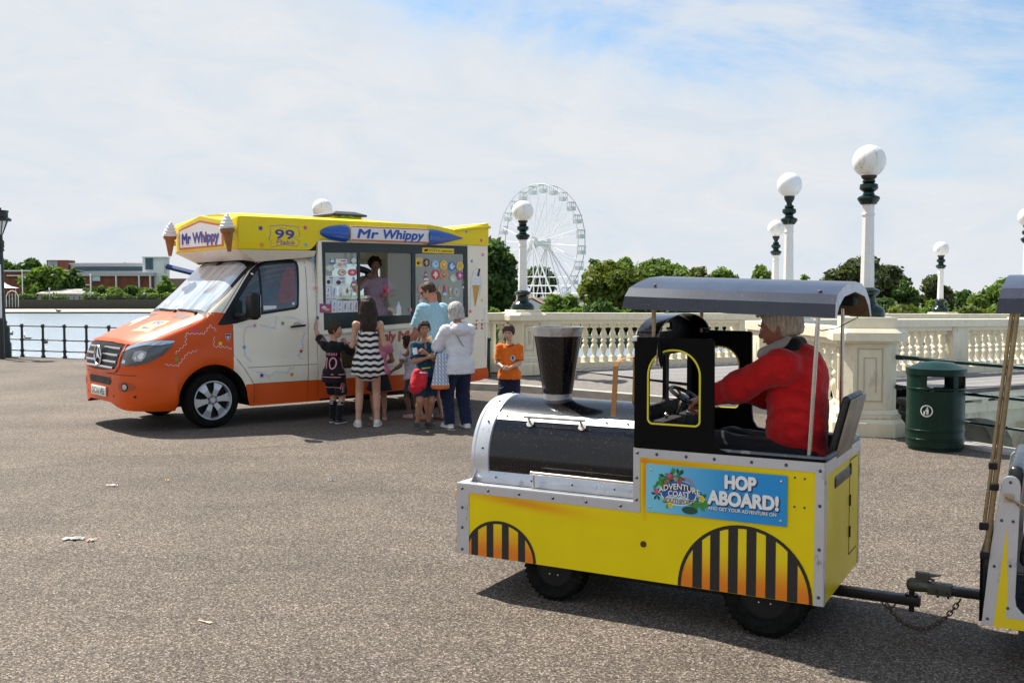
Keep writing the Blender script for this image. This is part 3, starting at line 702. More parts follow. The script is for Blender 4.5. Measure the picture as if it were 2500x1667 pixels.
def leaf_cloud(lobes, n, size, rng, squash=0.8):
 """lobes: [(centre, radius)]; returns verts, quads"""
 wts = np.array([r ** 2 for c, r in lobes]); idx = rng.choice(len(lobes), n, p=wts / wts.sum())
 C = np.array([c for c, r in lobes])[idx]; Rr = np.array([r for c, r in lobes])[idx]
 d = rng.normal(size=(n, 3)); d /= np.linalg.norm(d, axis=1)[:, None]
 rad = Rr * (1 - 0.45 * rng.random(n) ** 1.7 + 0.12 * rng.normal(size=n))
 P = C + d * rad[:, None] * np.array([1, 1, squash])
 nn = d * 0.9 + rng.normal(size=(n, 3)) * 0.75; nn[:, 2] += 0.25; nn /= np.linalg.norm(nn, axis=1)[:, None]
 a = np.cross(nn, rng.normal(size=(n, 3))); a /= np.linalg.norm(a, axis=1)[:, None]; b = np.cross(nn, a)
 s = (size * (0.6 + 0.8 * rng.random(n)))[:, None]
 V = np.stack([P - a * s, P + b * s * 0.55, P + a * s, P - b * s * 0.55], 1).reshape(-1, 3)
 return V, np.arange(4 * n).reshape(-1, 4)
def quads_obj(name, V, Fq, m, parent):
 me = bpy.data.meshes.new(name); me.vertices.add(len(V)); me.vertices.foreach_set('co', V.ravel()); me.loops.add(len(Fq) * 4); me.loops.foreach_set('vertex_index', Fq.ravel().astype(np.int32))
 me.polygons.add(len(Fq)); me.polygons.foreach_set('loop_start', np.arange(len(Fq)) * 4); me.materials.append(m); me.update()
 o = bpy.data.objects.new(name, me); COL.objects.link(o)
 if parent: o.parent = parent
 return o
def tree(label, pxl, pxr, pyt, Y, kind='mid', zb=-0.4, seed=0, dens=1.0, lean=0.0, cb=0.12, name='tree', cat='tree', group='trees beyond the water', nl=None, leaf=0.22, open_=0.0, depth=0.9):
 rng = np.random.default_rng(seed + 11); pm = (pxl + pxr) / 2; pw = (pxr - pxl) / 2 * (2.1 if 1560 < pm < 1800 else 1.12); A, B = at(pm - pw, pyt, Y), at(pm + pw, pyt, Y)
 W = (B.x - A.x) / 2; x = (A.x + B.x) / 2; H = A.z - zb
 t = thing(name, label, cat, (x, Y, zb), 0, group)
 lobes = []; nl = nl or int(10 + 6 * W)
 for i in range(nl):
  q = rng.normal(size=3); q /= np.linalg.norm(q); rr = 0.25 + 0.75 * rng.random() ** 0.5
  zc = H * (cb + (1 - cb) * 0.5) + q[2] * rr * H * (1 - cb) * 0.40
  r = min(W * 0.9, H * 0.45) * (0.34 + 0.22 * rng.random()) * (1 - open_ * 0.4)
  kx = 0.80 if zc < H * 0.75 else 0.62
  lobes.append(((q[0] * rr * W * kx + lean * (zc / H) * W, q[1] * rr * W * kx * depth, min(zc, H - r * 0.78)), r))
 lobes.append(((lean * W * 0.6, 0, H - 0.8 * min(W, H) * 0.3), min(W, H) * 0.3))
 area = sum(r * r for c, r in lobes); n = int(min(15000, 20 * area / (leaf ** 2) * dens))
 V, Fq = leaf_cloud(lobes, n, leaf, rng); V = V[:]; 
 quads_obj('crown', V, Fq, LEAF[kind], t)
 b = MB(); r0 = 0.035 * H + 0.04
 b.tube([(0, 0, -0.3), (0.02 * W, 0, H * 0.25), (lean * 0.4 * W, 0, H * 0.55)], [r0, r0 * 0.75, r0 * 0.4], 8)
 for c, r in lobes[:9]: b.tube([(0.01, 0, H * 0.22), (c[0] * 0.45, c[1] * 0.45, c[2] * 0.62), c], [r0 * 0.5, r0 * 0.3, r0 * 0.1], 6)
 b.build('trunk', M_BARK, t)
 return t
def shrub(label, pxl, pxr, pyt, Y, kind='mid', zb=-0.6, seed=0, leaf=0.16, dens=1.0, name='bush', cat='bush', group='bushes along the far bank'):
 rng = np.random.default_rng(seed + 91); A, B = at(pxl, pyt, Y), at(pxr, pyt, Y); W = (B.x - A.x) / 2; x = (A.x + B.x) / 2; H = A.z - zb
 t = thing(name, label, cat, (x, Y, zb), 0, group); lobes = []
 for i in range(int(8 + W * 3)):
  fx = rng.uniform(-0.85, 0.85); hh = H * (0.95 - 0.5 * fx * fx) * rng.uniform(0.72, 1.0); r = hh * rng.uniform(0.34, 0.5); r = min(r, W * 0.45)
  lobes.append(((fx * W, rng.uniform(-0.5, 0.5) * W * 0.6, hh - r * 0.75), r)); lobes.append(((fx * W * 0.9, rng.uniform(-0.4, 0.4) * W * 0.5, hh * 0.35), r * 0.9))
 area = sum(r * r for c, r in lobes); n = int(min(9000, 22 * area / leaf ** 2 * dens))
 V, Fq = leaf_cloud(lobes, n, leaf, rng); quads_obj('foliage', V, Fq, LEAF[kind], t)
 b = MB()
 for c, r in lobes[::3]: b.tube([(c[0] * 0.6, c[1] * 0.6, -0.2), c], [0.05, 0.015], 5)
 b.build('stem', M_BARK, t); return t
def woods():
 T = tree
 T('tall dark green tree standing right behind the ice cream van tail', 1080, 1262, 582, 70, 'dark', seed=1, cb=0.02, nl=34, leaf=0.24)
 T('dark reddish tree seen through the lower spokes of the big wheel', 1280, 1352, 650, 325, 'dark', seed=2, leaf=0.8, open_=0.1)
 T('broad olive green tree right of the big wheel', 1412, 1562, 641, 62, 'olive', seed=3, cb=0.0, nl=32, leaf=0.19)
 T('darker tree crown behind the left shoulder of the olive tree', 1418, 1480, 632, 84, 'dark', seed=4, leaf=0.25)
 T('tree with a domed crown just behind the olive tree', 1484, 1570, 629, 80, 'mid', seed=5, cb=0.02, leaf=0.23)
 T('tree with a dark peaked top left of the canopy', 1568, 1640, 630, 78, 'mid', seed=6, cb=0.0, leaf=0.22)
 T('rounded tree above the front end of the canopy', 1622, 1682, 644, 79, 'light', seed=7, cb=0.0, leaf=0.22)
 T('brown green tree above the middle of the canopy', 1672, 1738, 652, 76, 'olive', seed=8, cb=0.0, leaf=0.22)
 T('small round tree at the end of the leafy row over the canopy', 1728, 1792, 657, 80, 'mid', seed=9, cb=0.0, leaf=0.22)
 T('tree behind the two close lamp columns', 1816, 1896, 648, 80, 'mid', seed=10, cb=0.0, leaf=0.22)
 T('low tree just right of the two close lamp columns', 1938, 1992, 671, 84, 'mid', seed=11, cb=0.0, leaf=0.22)
 T('windswept dark tree leaning right behind the tallest lamp', 2012, 2190, 622, 66, 'brown', seed=12, cb=0.15, lean=0.25, open_=0.25, nl=34, leaf=0.2, dens=0.85)
 T('loose grey green tree between the tallest and the lone small lamp', 2160, 2252, 686, 64, 'dark', seed=13, cb=0.0, open_=0.3, leaf=0.18, dens=0.8)
 T('loose tree with a pointed top behind the lone small lamp', 2232, 2328, 672, 66, 'brown', seed=14, cb=0.0, open_=0.35, leaf=0.18, dens=0.75)
 T('low grey tree right of the lone small lamp', 2318, 2394, 708, 68, 'dark', seed=15, cb=0.0, open_=0.25, leaf=0.18)
 T('full dark green tree at the right edge above the carriage canopy', 2385, 2545, 676, 62, 'mid', seed=16, cb=0.0, nl=34, leaf=0.2)
 s = shrub
 s('rounded green bush right under the wheel', 1328, 1412, 700, 57, 'mid', seed=1)
 s('pale low bush at the foot of the rounded bush', 1352, 1430, 742, 54, 'light', seed=2)
 s('low bush left of the rounded bush, right of the lamp foot', 1300, 1345, 748, 56, 'light', seed=3)
 s('bush under the olive tree', 1405, 1520, 728, 56, 'dark', seed=4)
 s('bush low beneath the domed tree', 1500, 1625, 716, 58, 'mid', seed=5)
 s('dark bush behind the front end of the canopy', 1600, 1730, 708, 60, 'dark', seed=6)
 s('bush below the middle of the canopy', 1715, 1850, 716, 60, 'mid', seed=7)
 s('bush behind the driver', 1840, 1990, 714, 60, 'dark', seed=8)
 s('bush behind the rear end of the canopy', 1975, 2110, 712, 60, 'mid', seed=9)
 s('dark bush right of the foot of the tallest lamp', 2095, 2215, 724, 58, 'dark', seed=10)
 s('yellow green bush between the tallest and the lone small lamp', 2150, 2262, 738, 52, 'olive', seed=11)
 s('bush right behind the foot of the lone small lamp', 2240, 2330, 726, 56, 'mid', seed=12)
 s('yellow green bush right of the lone small lamp', 2322, 2410, 732, 52, 'olive', seed=13)
 s('bush low at the right edge under the full tree', 2390, 2545, 736, 54, 'mid', seed=14)
 s('planting on the parapet end right behind the van tail', 1186, 1236, 746, 36, 'light', seed=15, zb=-0.2, leaf=0.1)
 T('long dark row tree at the far left edge', -40, 58, 634, 230, 'dark', seed=21, cb=0.0, leaf=0.6, group='trees on the far left shore')
 T('dark tree behind the brick building, right of the iron lamp', 40, 110, 632, 235, 'dark', seed=22, cb=0.0, leaf=0.6, group='trees on the far left shore')
 T('bright round tree in front of the brick building', 62, 162, 650, 158, 'mid', zb=-0.2, seed=23, cb=0.0, leaf=0.42, nl=30, group='trees on the far left shore')
 T('darker small tree right of the bright round tree', 150, 208, 655, 160, 'dark', zb=-0.2, seed=24, cb=0.15, leaf=0.4, group='trees on the far left shore')
 T('low tree behind the long roof of the white building', 284, 326, 643, 240, 'dark', seed=25, leaf=0.6, group='trees on the far left shore')
 T('small tree right of the white tower, by the windscreen', 380, 424, 672, 160, 'mid', zb=-0.2, seed=26, leaf=0.4, group='trees on the far left shore')
 for i, (a, b_, y, k) in enumerate([(222, 262, 692, 'dark'), (252, 300, 696, 'mid'), (300, 345, 694, 'dark'), (338, 382, 698, 'mid'), (196, 232, 700, 'mid')]):
  s(['dark shrub against the brick wall under the pale signboard', 'shrub in the middle of the brick wall', 'dark shrub below the brick wall, left of the white column', 'shrub at the right end of the brick wall', 'shrub at the left end of the long brick wall'][i], a, b_, y, 156, k, zb=-0.2, seed=30 + i, leaf=0.34, group='shrubs on the far left shore')
 for i, (a, b_, y, k) in enumerate([(34, 100, 714, 'light'), (96, 166, 716, 'light'), (192, 262, 712, 'light'), (255, 330, 709, 'mid'), (322, 392, 711, 'light'), (380, 452, 712, 'mid')]):
  s(['bright hedge at the left, beside the white tent', 'bright hedge in front of the low grey roof', 'bright hedge right of the white kiosk front', 'hedge below the middle of the brick wall', 'bright hedge under the white tower', 'hedge right by the windscreen pillar'][i], a, b_, y, 151, k, zb=-0.1, seed=50 + i, leaf=0.34, name='hedge', cat='hedge', group='hedges along the far promenade')
woods()
# ------------------------------------------------------------------ far shores and buildings
def shores():
 tag(box('far_bank', -21, 90, 50.5, 150, -2.0, -0.62, mat("bank_soil", (0.06, 0.07, 0.035), 0.95, var=0.4, vscale=0.6, bump=0.05, bscale=3)), kind='structure')
 bpy.data.objects['far_bank'].location = (18, 0, 0)
 o = sheet('far_land', [(-520, 146, -0.62), (-9, 146, -0.62), (-5, 90, -0.58), (300, 90, -0.58), (700, 146, -0.62), (1500, 2400, -0.6), (-1500, 2400, -0.6)], mat("far_grass", (0.09, 0.12, 0.05), 0.95, var=0.3, vscale=0.05), skirt=-2)
 tag(sheet('shore_strip', [(-520, 141, -0.9), (-16, 141, -0.9), (-16, 147, -0.56), (-520, 147, -0.56)], mat("pale_slipway", (0.42, 0.37, 0.30), 0.9, var=0.2, vscale=0.4)), kind='structure')
shores()
M_BRICK = mat("red_brick", (0.20, 0.062, 0.036), 0.85, var=0.3, vscale=1.2)
def buildings():
 Y = 149.0
 g = lambda px, py, yy=Y: at(px, py, yy)
 t = thing('sea_wall', 'long dark stone wall with railing along the far promenade', 'wall', (g(200, 750).x, Y, -0.6))
 x0, x1 = -120, g(560, 750).x
 o = t.location.x
 zt = g(100, 731).z + 0.6
 box('wall', x0 - o, x1 - o, 0, 0.6, 0, zt, M_STONE, t)
 b = MB(); zr = g(100, 723).z + 0.6
 x = x0
 while x < x1: b.bb(x - o - 0.04, x - o + 0.04, 0.2, 0.28, zt, zr); x += 0.8
 for z in (zr, (zr + zt) / 2): b.bb(x0 - o, x1 - o, 0.2, 0.28, z - 0.05, z + 0.05)
 b.build('railing', mat("dark_railing", (0.05, 0.045, 0.04), 0.7), t, smooth=False)
 Y = 185.0; O = g(200, 720, Y)
 t = thing('exhibition_building', 'long low brick building with white tower and glazed clerestory across the lake', 'building', (O.x, Y, -0.2))
 def rb(name, xa, xb, ya, yb, m, y0=0.0, dy=12.0, par=None, **k):
  dy = dy if dy < 1 else 2.6 + dy * .05
  a, c = g(xa, yb, Y + y0), g(xb, ya, Y + y0)
  return box(name, a.x - O.x, c.x - O.x, y0, y0 + dy, a.z + 0.2, c.z + 0.2, m, par or t)
 W = mat("white_render", (0.74, 0.74, 0.74), 0.8, var=0.08, vscale=0.4); GL = mat("blue_glass", (0.03, 0.09, 0.13), 0.25, var=0.3, vscale=0.3)
 TRM = mat("grey_trim", (0.45, 0.45, 0.46), 0.7)
 rb('wall', 190, 372, 674, 722, M_BRICK); rb('roof', 186, 374, 665.5, 673.8, TRM, -0.6, 14)
 rb('wall', -40, 190, 663, 722, M_BRICK, 2, 12); rb('roof', -42, 188, 659.5, 662.8, W, 1.5, 13); rb('roof', 16, 66, 671.5, 674, W, 1.4, 0.5)
 rb('wall', 165, 350, 645, 666, W, 4, 14)
 win = rb('window', 184, 347, 651, 661, GL, 3.8, 0.3)
 rb('roof', 160, 352, 642, 645.5, TRM, 3.2, 15)
 tw = rb('brick_tower', 115, 166, 635, 700, M_BRICK, 3, 10); rb('window', 117, 140, 637, 651, mat("pale_glazing", (0.28, 0.30, 0.34), 0.3, var=0.4, vscale=0.5), 2.8, 0.3, tw)
 st = rb('white_tower', 349, 400, 629, 712, W, 1, 9); rb('cap', 346, 402, 626.5, 629, W, 0.4, 10.5, st); rb('window', 355, 372, 629.5, 658, GL, 0.8, 0.4, st)
 for px in (221, 283, 339, 366): rb('column', px - 1, px + 1, 672, 722, W, -0.7, 0.4)
 rb('signboard', 225, 244, 674, 686, mat("pale_signboard", (0.55, 0.62, 0.68), 0.6, var=0.5, vscale=0.8), -0.4, 0.2)
 rb('band', 160, 222, 694, 696.5, W, -0.3, 0.2)
 rb('lower_wall', 372, 470, 680, 712, mat("brown_wall", (0.30, 0.2, 0.15), 0.8), 3, 8)
 cb = MB(); a, c = g(398, 650, Y), g(470, 668, Y)
 cb.tube([(a.x - O.x, 2, a.z + 0.2), (c.x - O.x, 2, c.z + 0.2)], 0.5, 4); cb.build('blue_conveyor_roof', mat("blue_sheet", (0.03, 0.07, 0.22), 0.6), t)
 Y = 153; O = g(140, 720, Y); t = thing('kiosk', 'low kiosk with shallow grey roof and white front behind the hedges', 'kiosk', (O.x, Y, -0.2))
 a, c = g(86, 717, Y), g(202, 705, Y)
 MB().add([(a.x - O.x, 0, a.z + .2), (c.x - O.x, 0, a.z + .2), (c.x - O.x - 1.0, 4, c.z + .2), (a.x - O.x + 0.5, 4, c.z + .2), (c.x - O.x - 1.0, 8, a.z + .2), (a.x - O.x + 0.5, 8, a.z + .2)], [(0, 1, 2, 3), (3, 2, 4, 5), (0, 3, 5), (1, 4, 2)]).build('roof', mat("grey_shingle", (0.33, 0.31, 0.28), 0.9, var=0.3, vscale=0.8), t, smooth=False)
 a, c = g(90, 735, Y), g(196, 717.5, Y); box('wall', a.x - O.x, c.x - O.x, 0.5, 7, 0, a.z + 0.2 + 1.1, mat("white_board", (0.66, 0.66, 0.63), 0.8, var=0.15, vscale=0.6), t)
 a, c = g(164, 737, Y - 1), g(194, 722, Y - 1); box('porch', a.x - O.x, c.x - O.x, -1, 0.45, 0, c.z + 0.2, mat("white_board", (0.66, 0.66, 0.63)), t)
 Y = 152; O = g(10, 728, Y); t = thing('marquee', 'small white peaked tent at the far left beyond the lake', 'tent', (O.x, Y, -0.2))
 zt, ze = g(8, 688, Y).z + 0.2, g(8, 703, Y).z + 0.2; hw = (g(48, 700, Y).x - g(-24, 700, Y).x) / 2
 MB().lathe([(hw, ze), (hw * 0.5, ze + (zt - ze) * 0.25), (hw * 0.18, ze + (zt - ze) * 0.62), (0.02, zt)], n=8).build('canopy', mat("tent_cloth", (0.78, 0.78, 0.8), 0.8), t)
 for sx in (-1, 1): MB().cyl((sx * hw * 0.8, 0, 0), (sx * hw * 0.8, 0, ze + 0.1), 0.06).build('pole', W, t)
 for i, (px, py0, py1, lb) in enumerate([(55, 662, 706, 'tall white flagpole left of the bright round tree'), (222, 672, 728, 'tall thin white pole in the bright hedge, below the signboard'), (121, 706, 728, 'short thin pole in front of the low kiosk roof'), (352, 718, 733, 'short white post under the white tower')]):
  p = g(px, py1, 150.2); top = g(px, py0, 150.2).z
  t = thing('lamp_pole', lb, 'pole', (p.x, 150.2, -0.4), 0, 'poles along the far promenade'); MB().cyl((0, 0, 0), (0, 0, top + 0.4), 0.11, 0.07, 8).build('pole', W, t); MB().ell((0, 0, top + 0.45), (0.14, 0.14, 0.14)).build('finial', W, t)
 t = thing('park_gate', 'small arched white gate in the hedge by the tent', 'gate', (g(30, 728, 148).x, 148, -0.3)); b = MB()
 b.tube([(-0.9, 0, 0), (-0.9, 0, 1.6), (-0.6, 0, 2.2), (0, 0, 2.45), (0.6, 0, 2.2), (0.9, 0, 1.6), (0.9, 0, 0)], 0.06, 6); b.build('frame', W, t)
 b = MB(); [b.cyl((x, 0, 0), (x, 0, 2.0), 0.035, n=6) for x in (-0.45, 0, 0.45)]; b.build('bar', W, t)
 Y = 100; O = g(1260, 740, Y); t = thing('lakeside_cafe', 'low white building with dull red roof left of the lamp foot, below the wheel', 'building', (O.x, Y, -0.6))
 RR = mat("dull_red_tiles", (0.20, 0.09, 0.075), 0.8, var=0.25, vscale=1.5); a, c = g(1120, 739, Y), g(1335, 727, Y)
 x0, x1 = a.x - O.x, c.x - O.x; zt, ze = c.z + .6, g(0, 741, Y).z + .6
 MB().add([(x0, 0, ze), (x1, 0, ze), (x1 - 1, 4, zt), (x0, 4, zt), (x1, 8, ze), (x0, 8, ze)], [(0, 1, 2, 3), (3, 2, 4, 5), (1, 4, 2), (0, 3, 5)]).build('roof', RR, t, smooth=False)
 box('wall', x0 + .2, x1 - .3, 0.4, 7.6, 0, ze - 0.01, W, t)
 gx = g(1296, 740, Y).x - O.x; MB().add([(gx - 1.7, -1, ze - .2), (gx, -1, zt + 0.05), (gx + 1.9, -1, ze - .4), (gx - 1.7, 3.5, ze - .2), (gx, 3.5, zt + .05), (gx + 1.9, 3.5, ze - .4)], [(0, 1, 4, 3), (1, 2, 5, 4)]).build('gable_roof', RR, t, smooth=False)
 MB().add([(gx - 1.5, -0.8, 0), (gx + 1.6, -0.8, 0), (gx + 1.6, -0.8, ze - .35), (gx, -0.8, zt - .1), (gx - 1.5, -0.8, ze - .25)], [(0, 1, 2, 3, 4)]).build('gable', W, t, smooth=False)
buildings()
# ------------------------------------------------------------------ the big wheel
def big_wheel():
 Y = 287.0; c = at(1318, 594, Y); Rr = 142 * Y / F_PX; t = thing('ferris_wheel', 'big white observation wheel rising behind the trees', 'ferris wheel', (c.x, Y, 0), R(-48.5))
 WH = mat("white_steel", (0.80, 0.81, 0.83), 0.5); WD = mat("grey_steel", (0.42, 0.37, 0.38), 0.5); zc = c.z
 hub = []
 for sgn in (-1, 1):
  b = MB(); yy = sgn * 1.35
  n = 72; ring = lambda rr: [(rr * math.sin(2 * math.pi * i / n), yy, zc + rr * math.cos(2 * math.pi * i / n)) for i in range(n)]
  b.tube(ring(Rr), 0.11, 6, closed=True); b.build('rim', WD if sgn > 0 else WH, t)
 for i in range(24):
  a = 2 * math.pi * (i + 0.3) / 24; p = lambda rr, yy: (rr * math.sin(a), yy, zc + rr * math.cos(a))
  MB().tube([p(Rr, -1.35), p(Rr, 1.35)], 0.085, 5).build('rim_brace', WD, t, smooth=False)
 for i in range(24):
  a = 2 * math.pi * (i + 0.3) / 24; b = MB()
  for yy in (-1.35, 1.35):
   b.tube([(1.2 * math.sin(a), yy * 2.0, zc + 1.2 * math.cos(a)), (Rr * math.sin(a), yy, zc + Rr * math.cos(a))], 0.045, 4)
  b.tube([(1.2 * math.sin(a), -2.4, zc + 1.2 * math.cos(a)), (Rr * 0.72 * math.sin(a), 1.0, zc + Rr * 0.72 * math.cos(a))], 0.03, 4)
  b.build('spoke', WH, t)
 MB().cyl((0, -3.0, zc), (0, 3.0, zc), 0.9, n=16).build('hub', WH, t)
 for sgn in (-1, 1): MB().cyl((0, sgn * 2.35, zc), (0, sgn * 2.6, zc), 1.9, n=20).build('hub_flange', WH, t)
 for sy in (-1, 1):
  for (fx, r_) in ((-11.5, 0.24), (-7.5, 0.16), (-3.5, 0.15), (3.5, 0.15), (7.5, 0.16), (11.5, 0.24)):
   MB().tube([(0, sy * 2.8, zc), (fx, sy * 5.5, 0.4)], r_, 6).build('support_leg', WH, t)
  b = MB()
  for z in (1.8, 4.0, 6.5): 
   k = 1 - (z - 0.4) / (zc - 0.4); b.tube([(-11.5 * k, sy * (2.8 + 2.7 * k), z), (11.5 * k, sy * (2.8 + 2.7 * k), z)], 0.12, 5)
  b.build('cross_brace', WH, t)
 b = MB(); b.bb(-13, 13, -7, 7, -0.6, 0.5); b.build('platform', WD, t)
 cab = MB(); cab.bb(-0.95, 0.95, -1.0, 1.0, -2.9, -1.75); cab.bb(-1.0, 1.0, -1.05, 1.05, -0.5, -0.28)
 fr = [cab]
 for sx in (-0.88, 0.88):
  for sy in (-0.93, 0.93): cab.bb(sx - 0.07, sx + 0.07, sy - 0.07, sy + 0.07, -1.76, -0.49)
 cab.bb(-0.06, 0.06, -0.95, -0.88, -1.76, -0.49); cab.bb(-0.06, 0.06, 0.88, 0.95, -1.76, -0.49)
 me = None; gm = mat("gondola_white", (0.72, 0.75, 0.80), 0.4)
 for i in range(24):
  a = 2 * math.pi * (i + 0.3) / 24
  if me is None: o = cab.build('gondola', gm, t, smooth=False); me = o.data
  else: o = bpy.data.objects.new('gondola', me); COL.objects.link(o); o.parent = t
  o.location = (Rr * math.sin(a), 0, zc + Rr * math.cos(a) + 0.25); o.scale = (.9, .9, .9)
big_wheel()
# ------------------------------------------------------------------ left lakeside railing and iron lamp
M_IRON = mat("black_green_iron", (0.018, 0.024, 0.020), 0.45, var=0.3, vscale=12)
def left_side():
 A, B = Vector((-12.9, 25.8)), Vector((-4.1, 21.95)); d = (B - A).normalized(); ang = math.atan2(d.y, d.x)
 t = thing('railing', 'black iron lakeside railing with three bars left of the ice cream van', 'railing', (A.x, A.y, 0), ang)
 A0 = -1.6; Ln = (B - A).length; H = 0.85
 for z in (0.80, 0.45, 0.17): MB().cyl((A0, 0, z), (Ln, 0, z), 0.017, n=8).build('rail', M_IRON, t)
 me = None; s = -1.23
 while s < Ln:
  if me is None:
   b = MB(); b.lathe([(0.055, 0), (0.055, 0.05), (0.036, 0.07), (0.034, 0.13), (0.052, 0.15), (0.055, 0.17), (0.052, 0.19), (0.033, 0.21), (0.031, 0.41), (0.050, 0.43), (0.054, 0.45), (0.050, 0.47), (0.031, 0.49), (0.030, 0.76), (0.052, 0.78), (0.055, 0.80), (0.048, 0.83), (0.02, 0.86), (0.001, 0.87)], n=14)
   o = b.build('post', M_IRON, t); me = o.data
  else: o = bpy.data.objects.new('post', me); COL.objects.link(o); o.parent = t
  o.location = (s, 0, 0); s += 0.745
 p = at(10, 870, 25.6)
 t = thing('street_lamp', 'old black iron lamp with glass lantern at the left edge', 'street lamp', (p.x - 0.02, 25.6, 0))
 z = lambda py: at(10, py, 25.6).z
 zl, zr = z(573), z(540)
 MB().lathe([(0.20, 0), (0.20, 0.35), (0.17, 0.4), (0.17, 0.78), (0.11, 0.82), (0.10, 0.86), (0.12, 0.90), (0.085, 0.95), (0.075, 1.1), (0.06, 2.2), (0.055, z(615)), (0.09, z(612)), (0.07, z(606)), (0.085, z(604)), (0.085, z(588)), (0.055, z(586)), (0.05, zl)], n=12).build('post', M_IRON, t)
 b = MB(); b.lathe([(0.05, zl), (0.17, zr), (0.02, zr)], n=8); b.build('lantern_glass', mat("lantern_glass", (0.72, 0.74, 0.74), 0.25), t)
 b = MB(); [b.tube([(0.052 * math.cos(a), 0.052 * math.sin(a), zl), (0.18 * math.cos(a), 0.18 * math.sin(a), zr)], 0.012, 5) for a in [i * math.pi / 4 for i in range(8)]]; b.build('lantern_frame', M_IRON, t)
 MB().lathe([(0.26, zr), (0.27, zr + 0.06), (0.19, zr + 0.10), (0.19, zr + 0.22), (0.21, z(517)), (0.20, z(514)), (0.05, z(513)), (0.03, z(511)), (0.045, z(508)), (0.001, z(506))], n=12).build('hood', M_IRON, t)
 p = at(4, 870, 24.9); zt = at(4, 646, 24.9).z
 t = thing('sign_post', 'white post with a small blue sign in front of the iron lamp', 'sign post', (p.x - 0.02, 24.9, 0))
 MB().cyl((0, 0, 0), (0, 0, 1.02), 0.09, n=12).build('foot', M_IRON, t); MB().cyl((0, 0, 1.02), (0, 0, zt), 0.05, n=12).build('post', M_WPOST, t)
 box('sign', -0.3, 0.0, -0.065, -0.052, zt - 0.22, zt - 0.02, mat("blue_enamel", (0.02, 0.10, 0.40), 0.4), t); box('sign', -0.28, -0.0, -0.065, -0.052, zt - 0.42, zt - 0.25, M_WPOST, t)
 for i, (px, py, lb) in enumerate([(28, 817, 'small dark duck farthest left on the lake'), (68, 829, 'small dark duck near the second railing post'), (112, 838, 'larger duck swimming between the railing posts'), (143, 761, 'dark duck resting on the pale shore strip')]):
  q = gnd(px, py, -1.1 if i < 3 else -0.75); t = thing('duck', lb, 'duck', (q.x, q.y, q.z), R(90 * (i % 2)), 'ducks on the lake'); s = 1.0 if i < 3 else 1.9
  V, Fq = sdf_mesh([el((0, 0, 0.07 * s), (0.09 * s, 0.19 * s, 0.075 * s), k=0.02), cap((0, 0.15 * s, 0.1 * s), (0, 0.19 * s, 0.19 * s), 0.03 * s, 0.025 * s), el((0, 0.205 * s, 0.21 * s), (0.035 * s, 0.048 * s, 0.035 * s)), cap((0, 0.24 * s, 0.205 * s), (0, 0.29 * s, 0.198 * s), 0.016 * s, 0.01 * s), cap((0, -0.15 * s, 0.09 * s), (0, -0.24 * s, 0.12 * s), 0.04 * s, 0.015 * s)], 0.016 * s)
  sdf_obj('body', [(V, Fq, 0)], mat("duck_brown", (0.05, 0.035, 0.025), 0.7, var=0.4, vscale=20), t)
left_side()
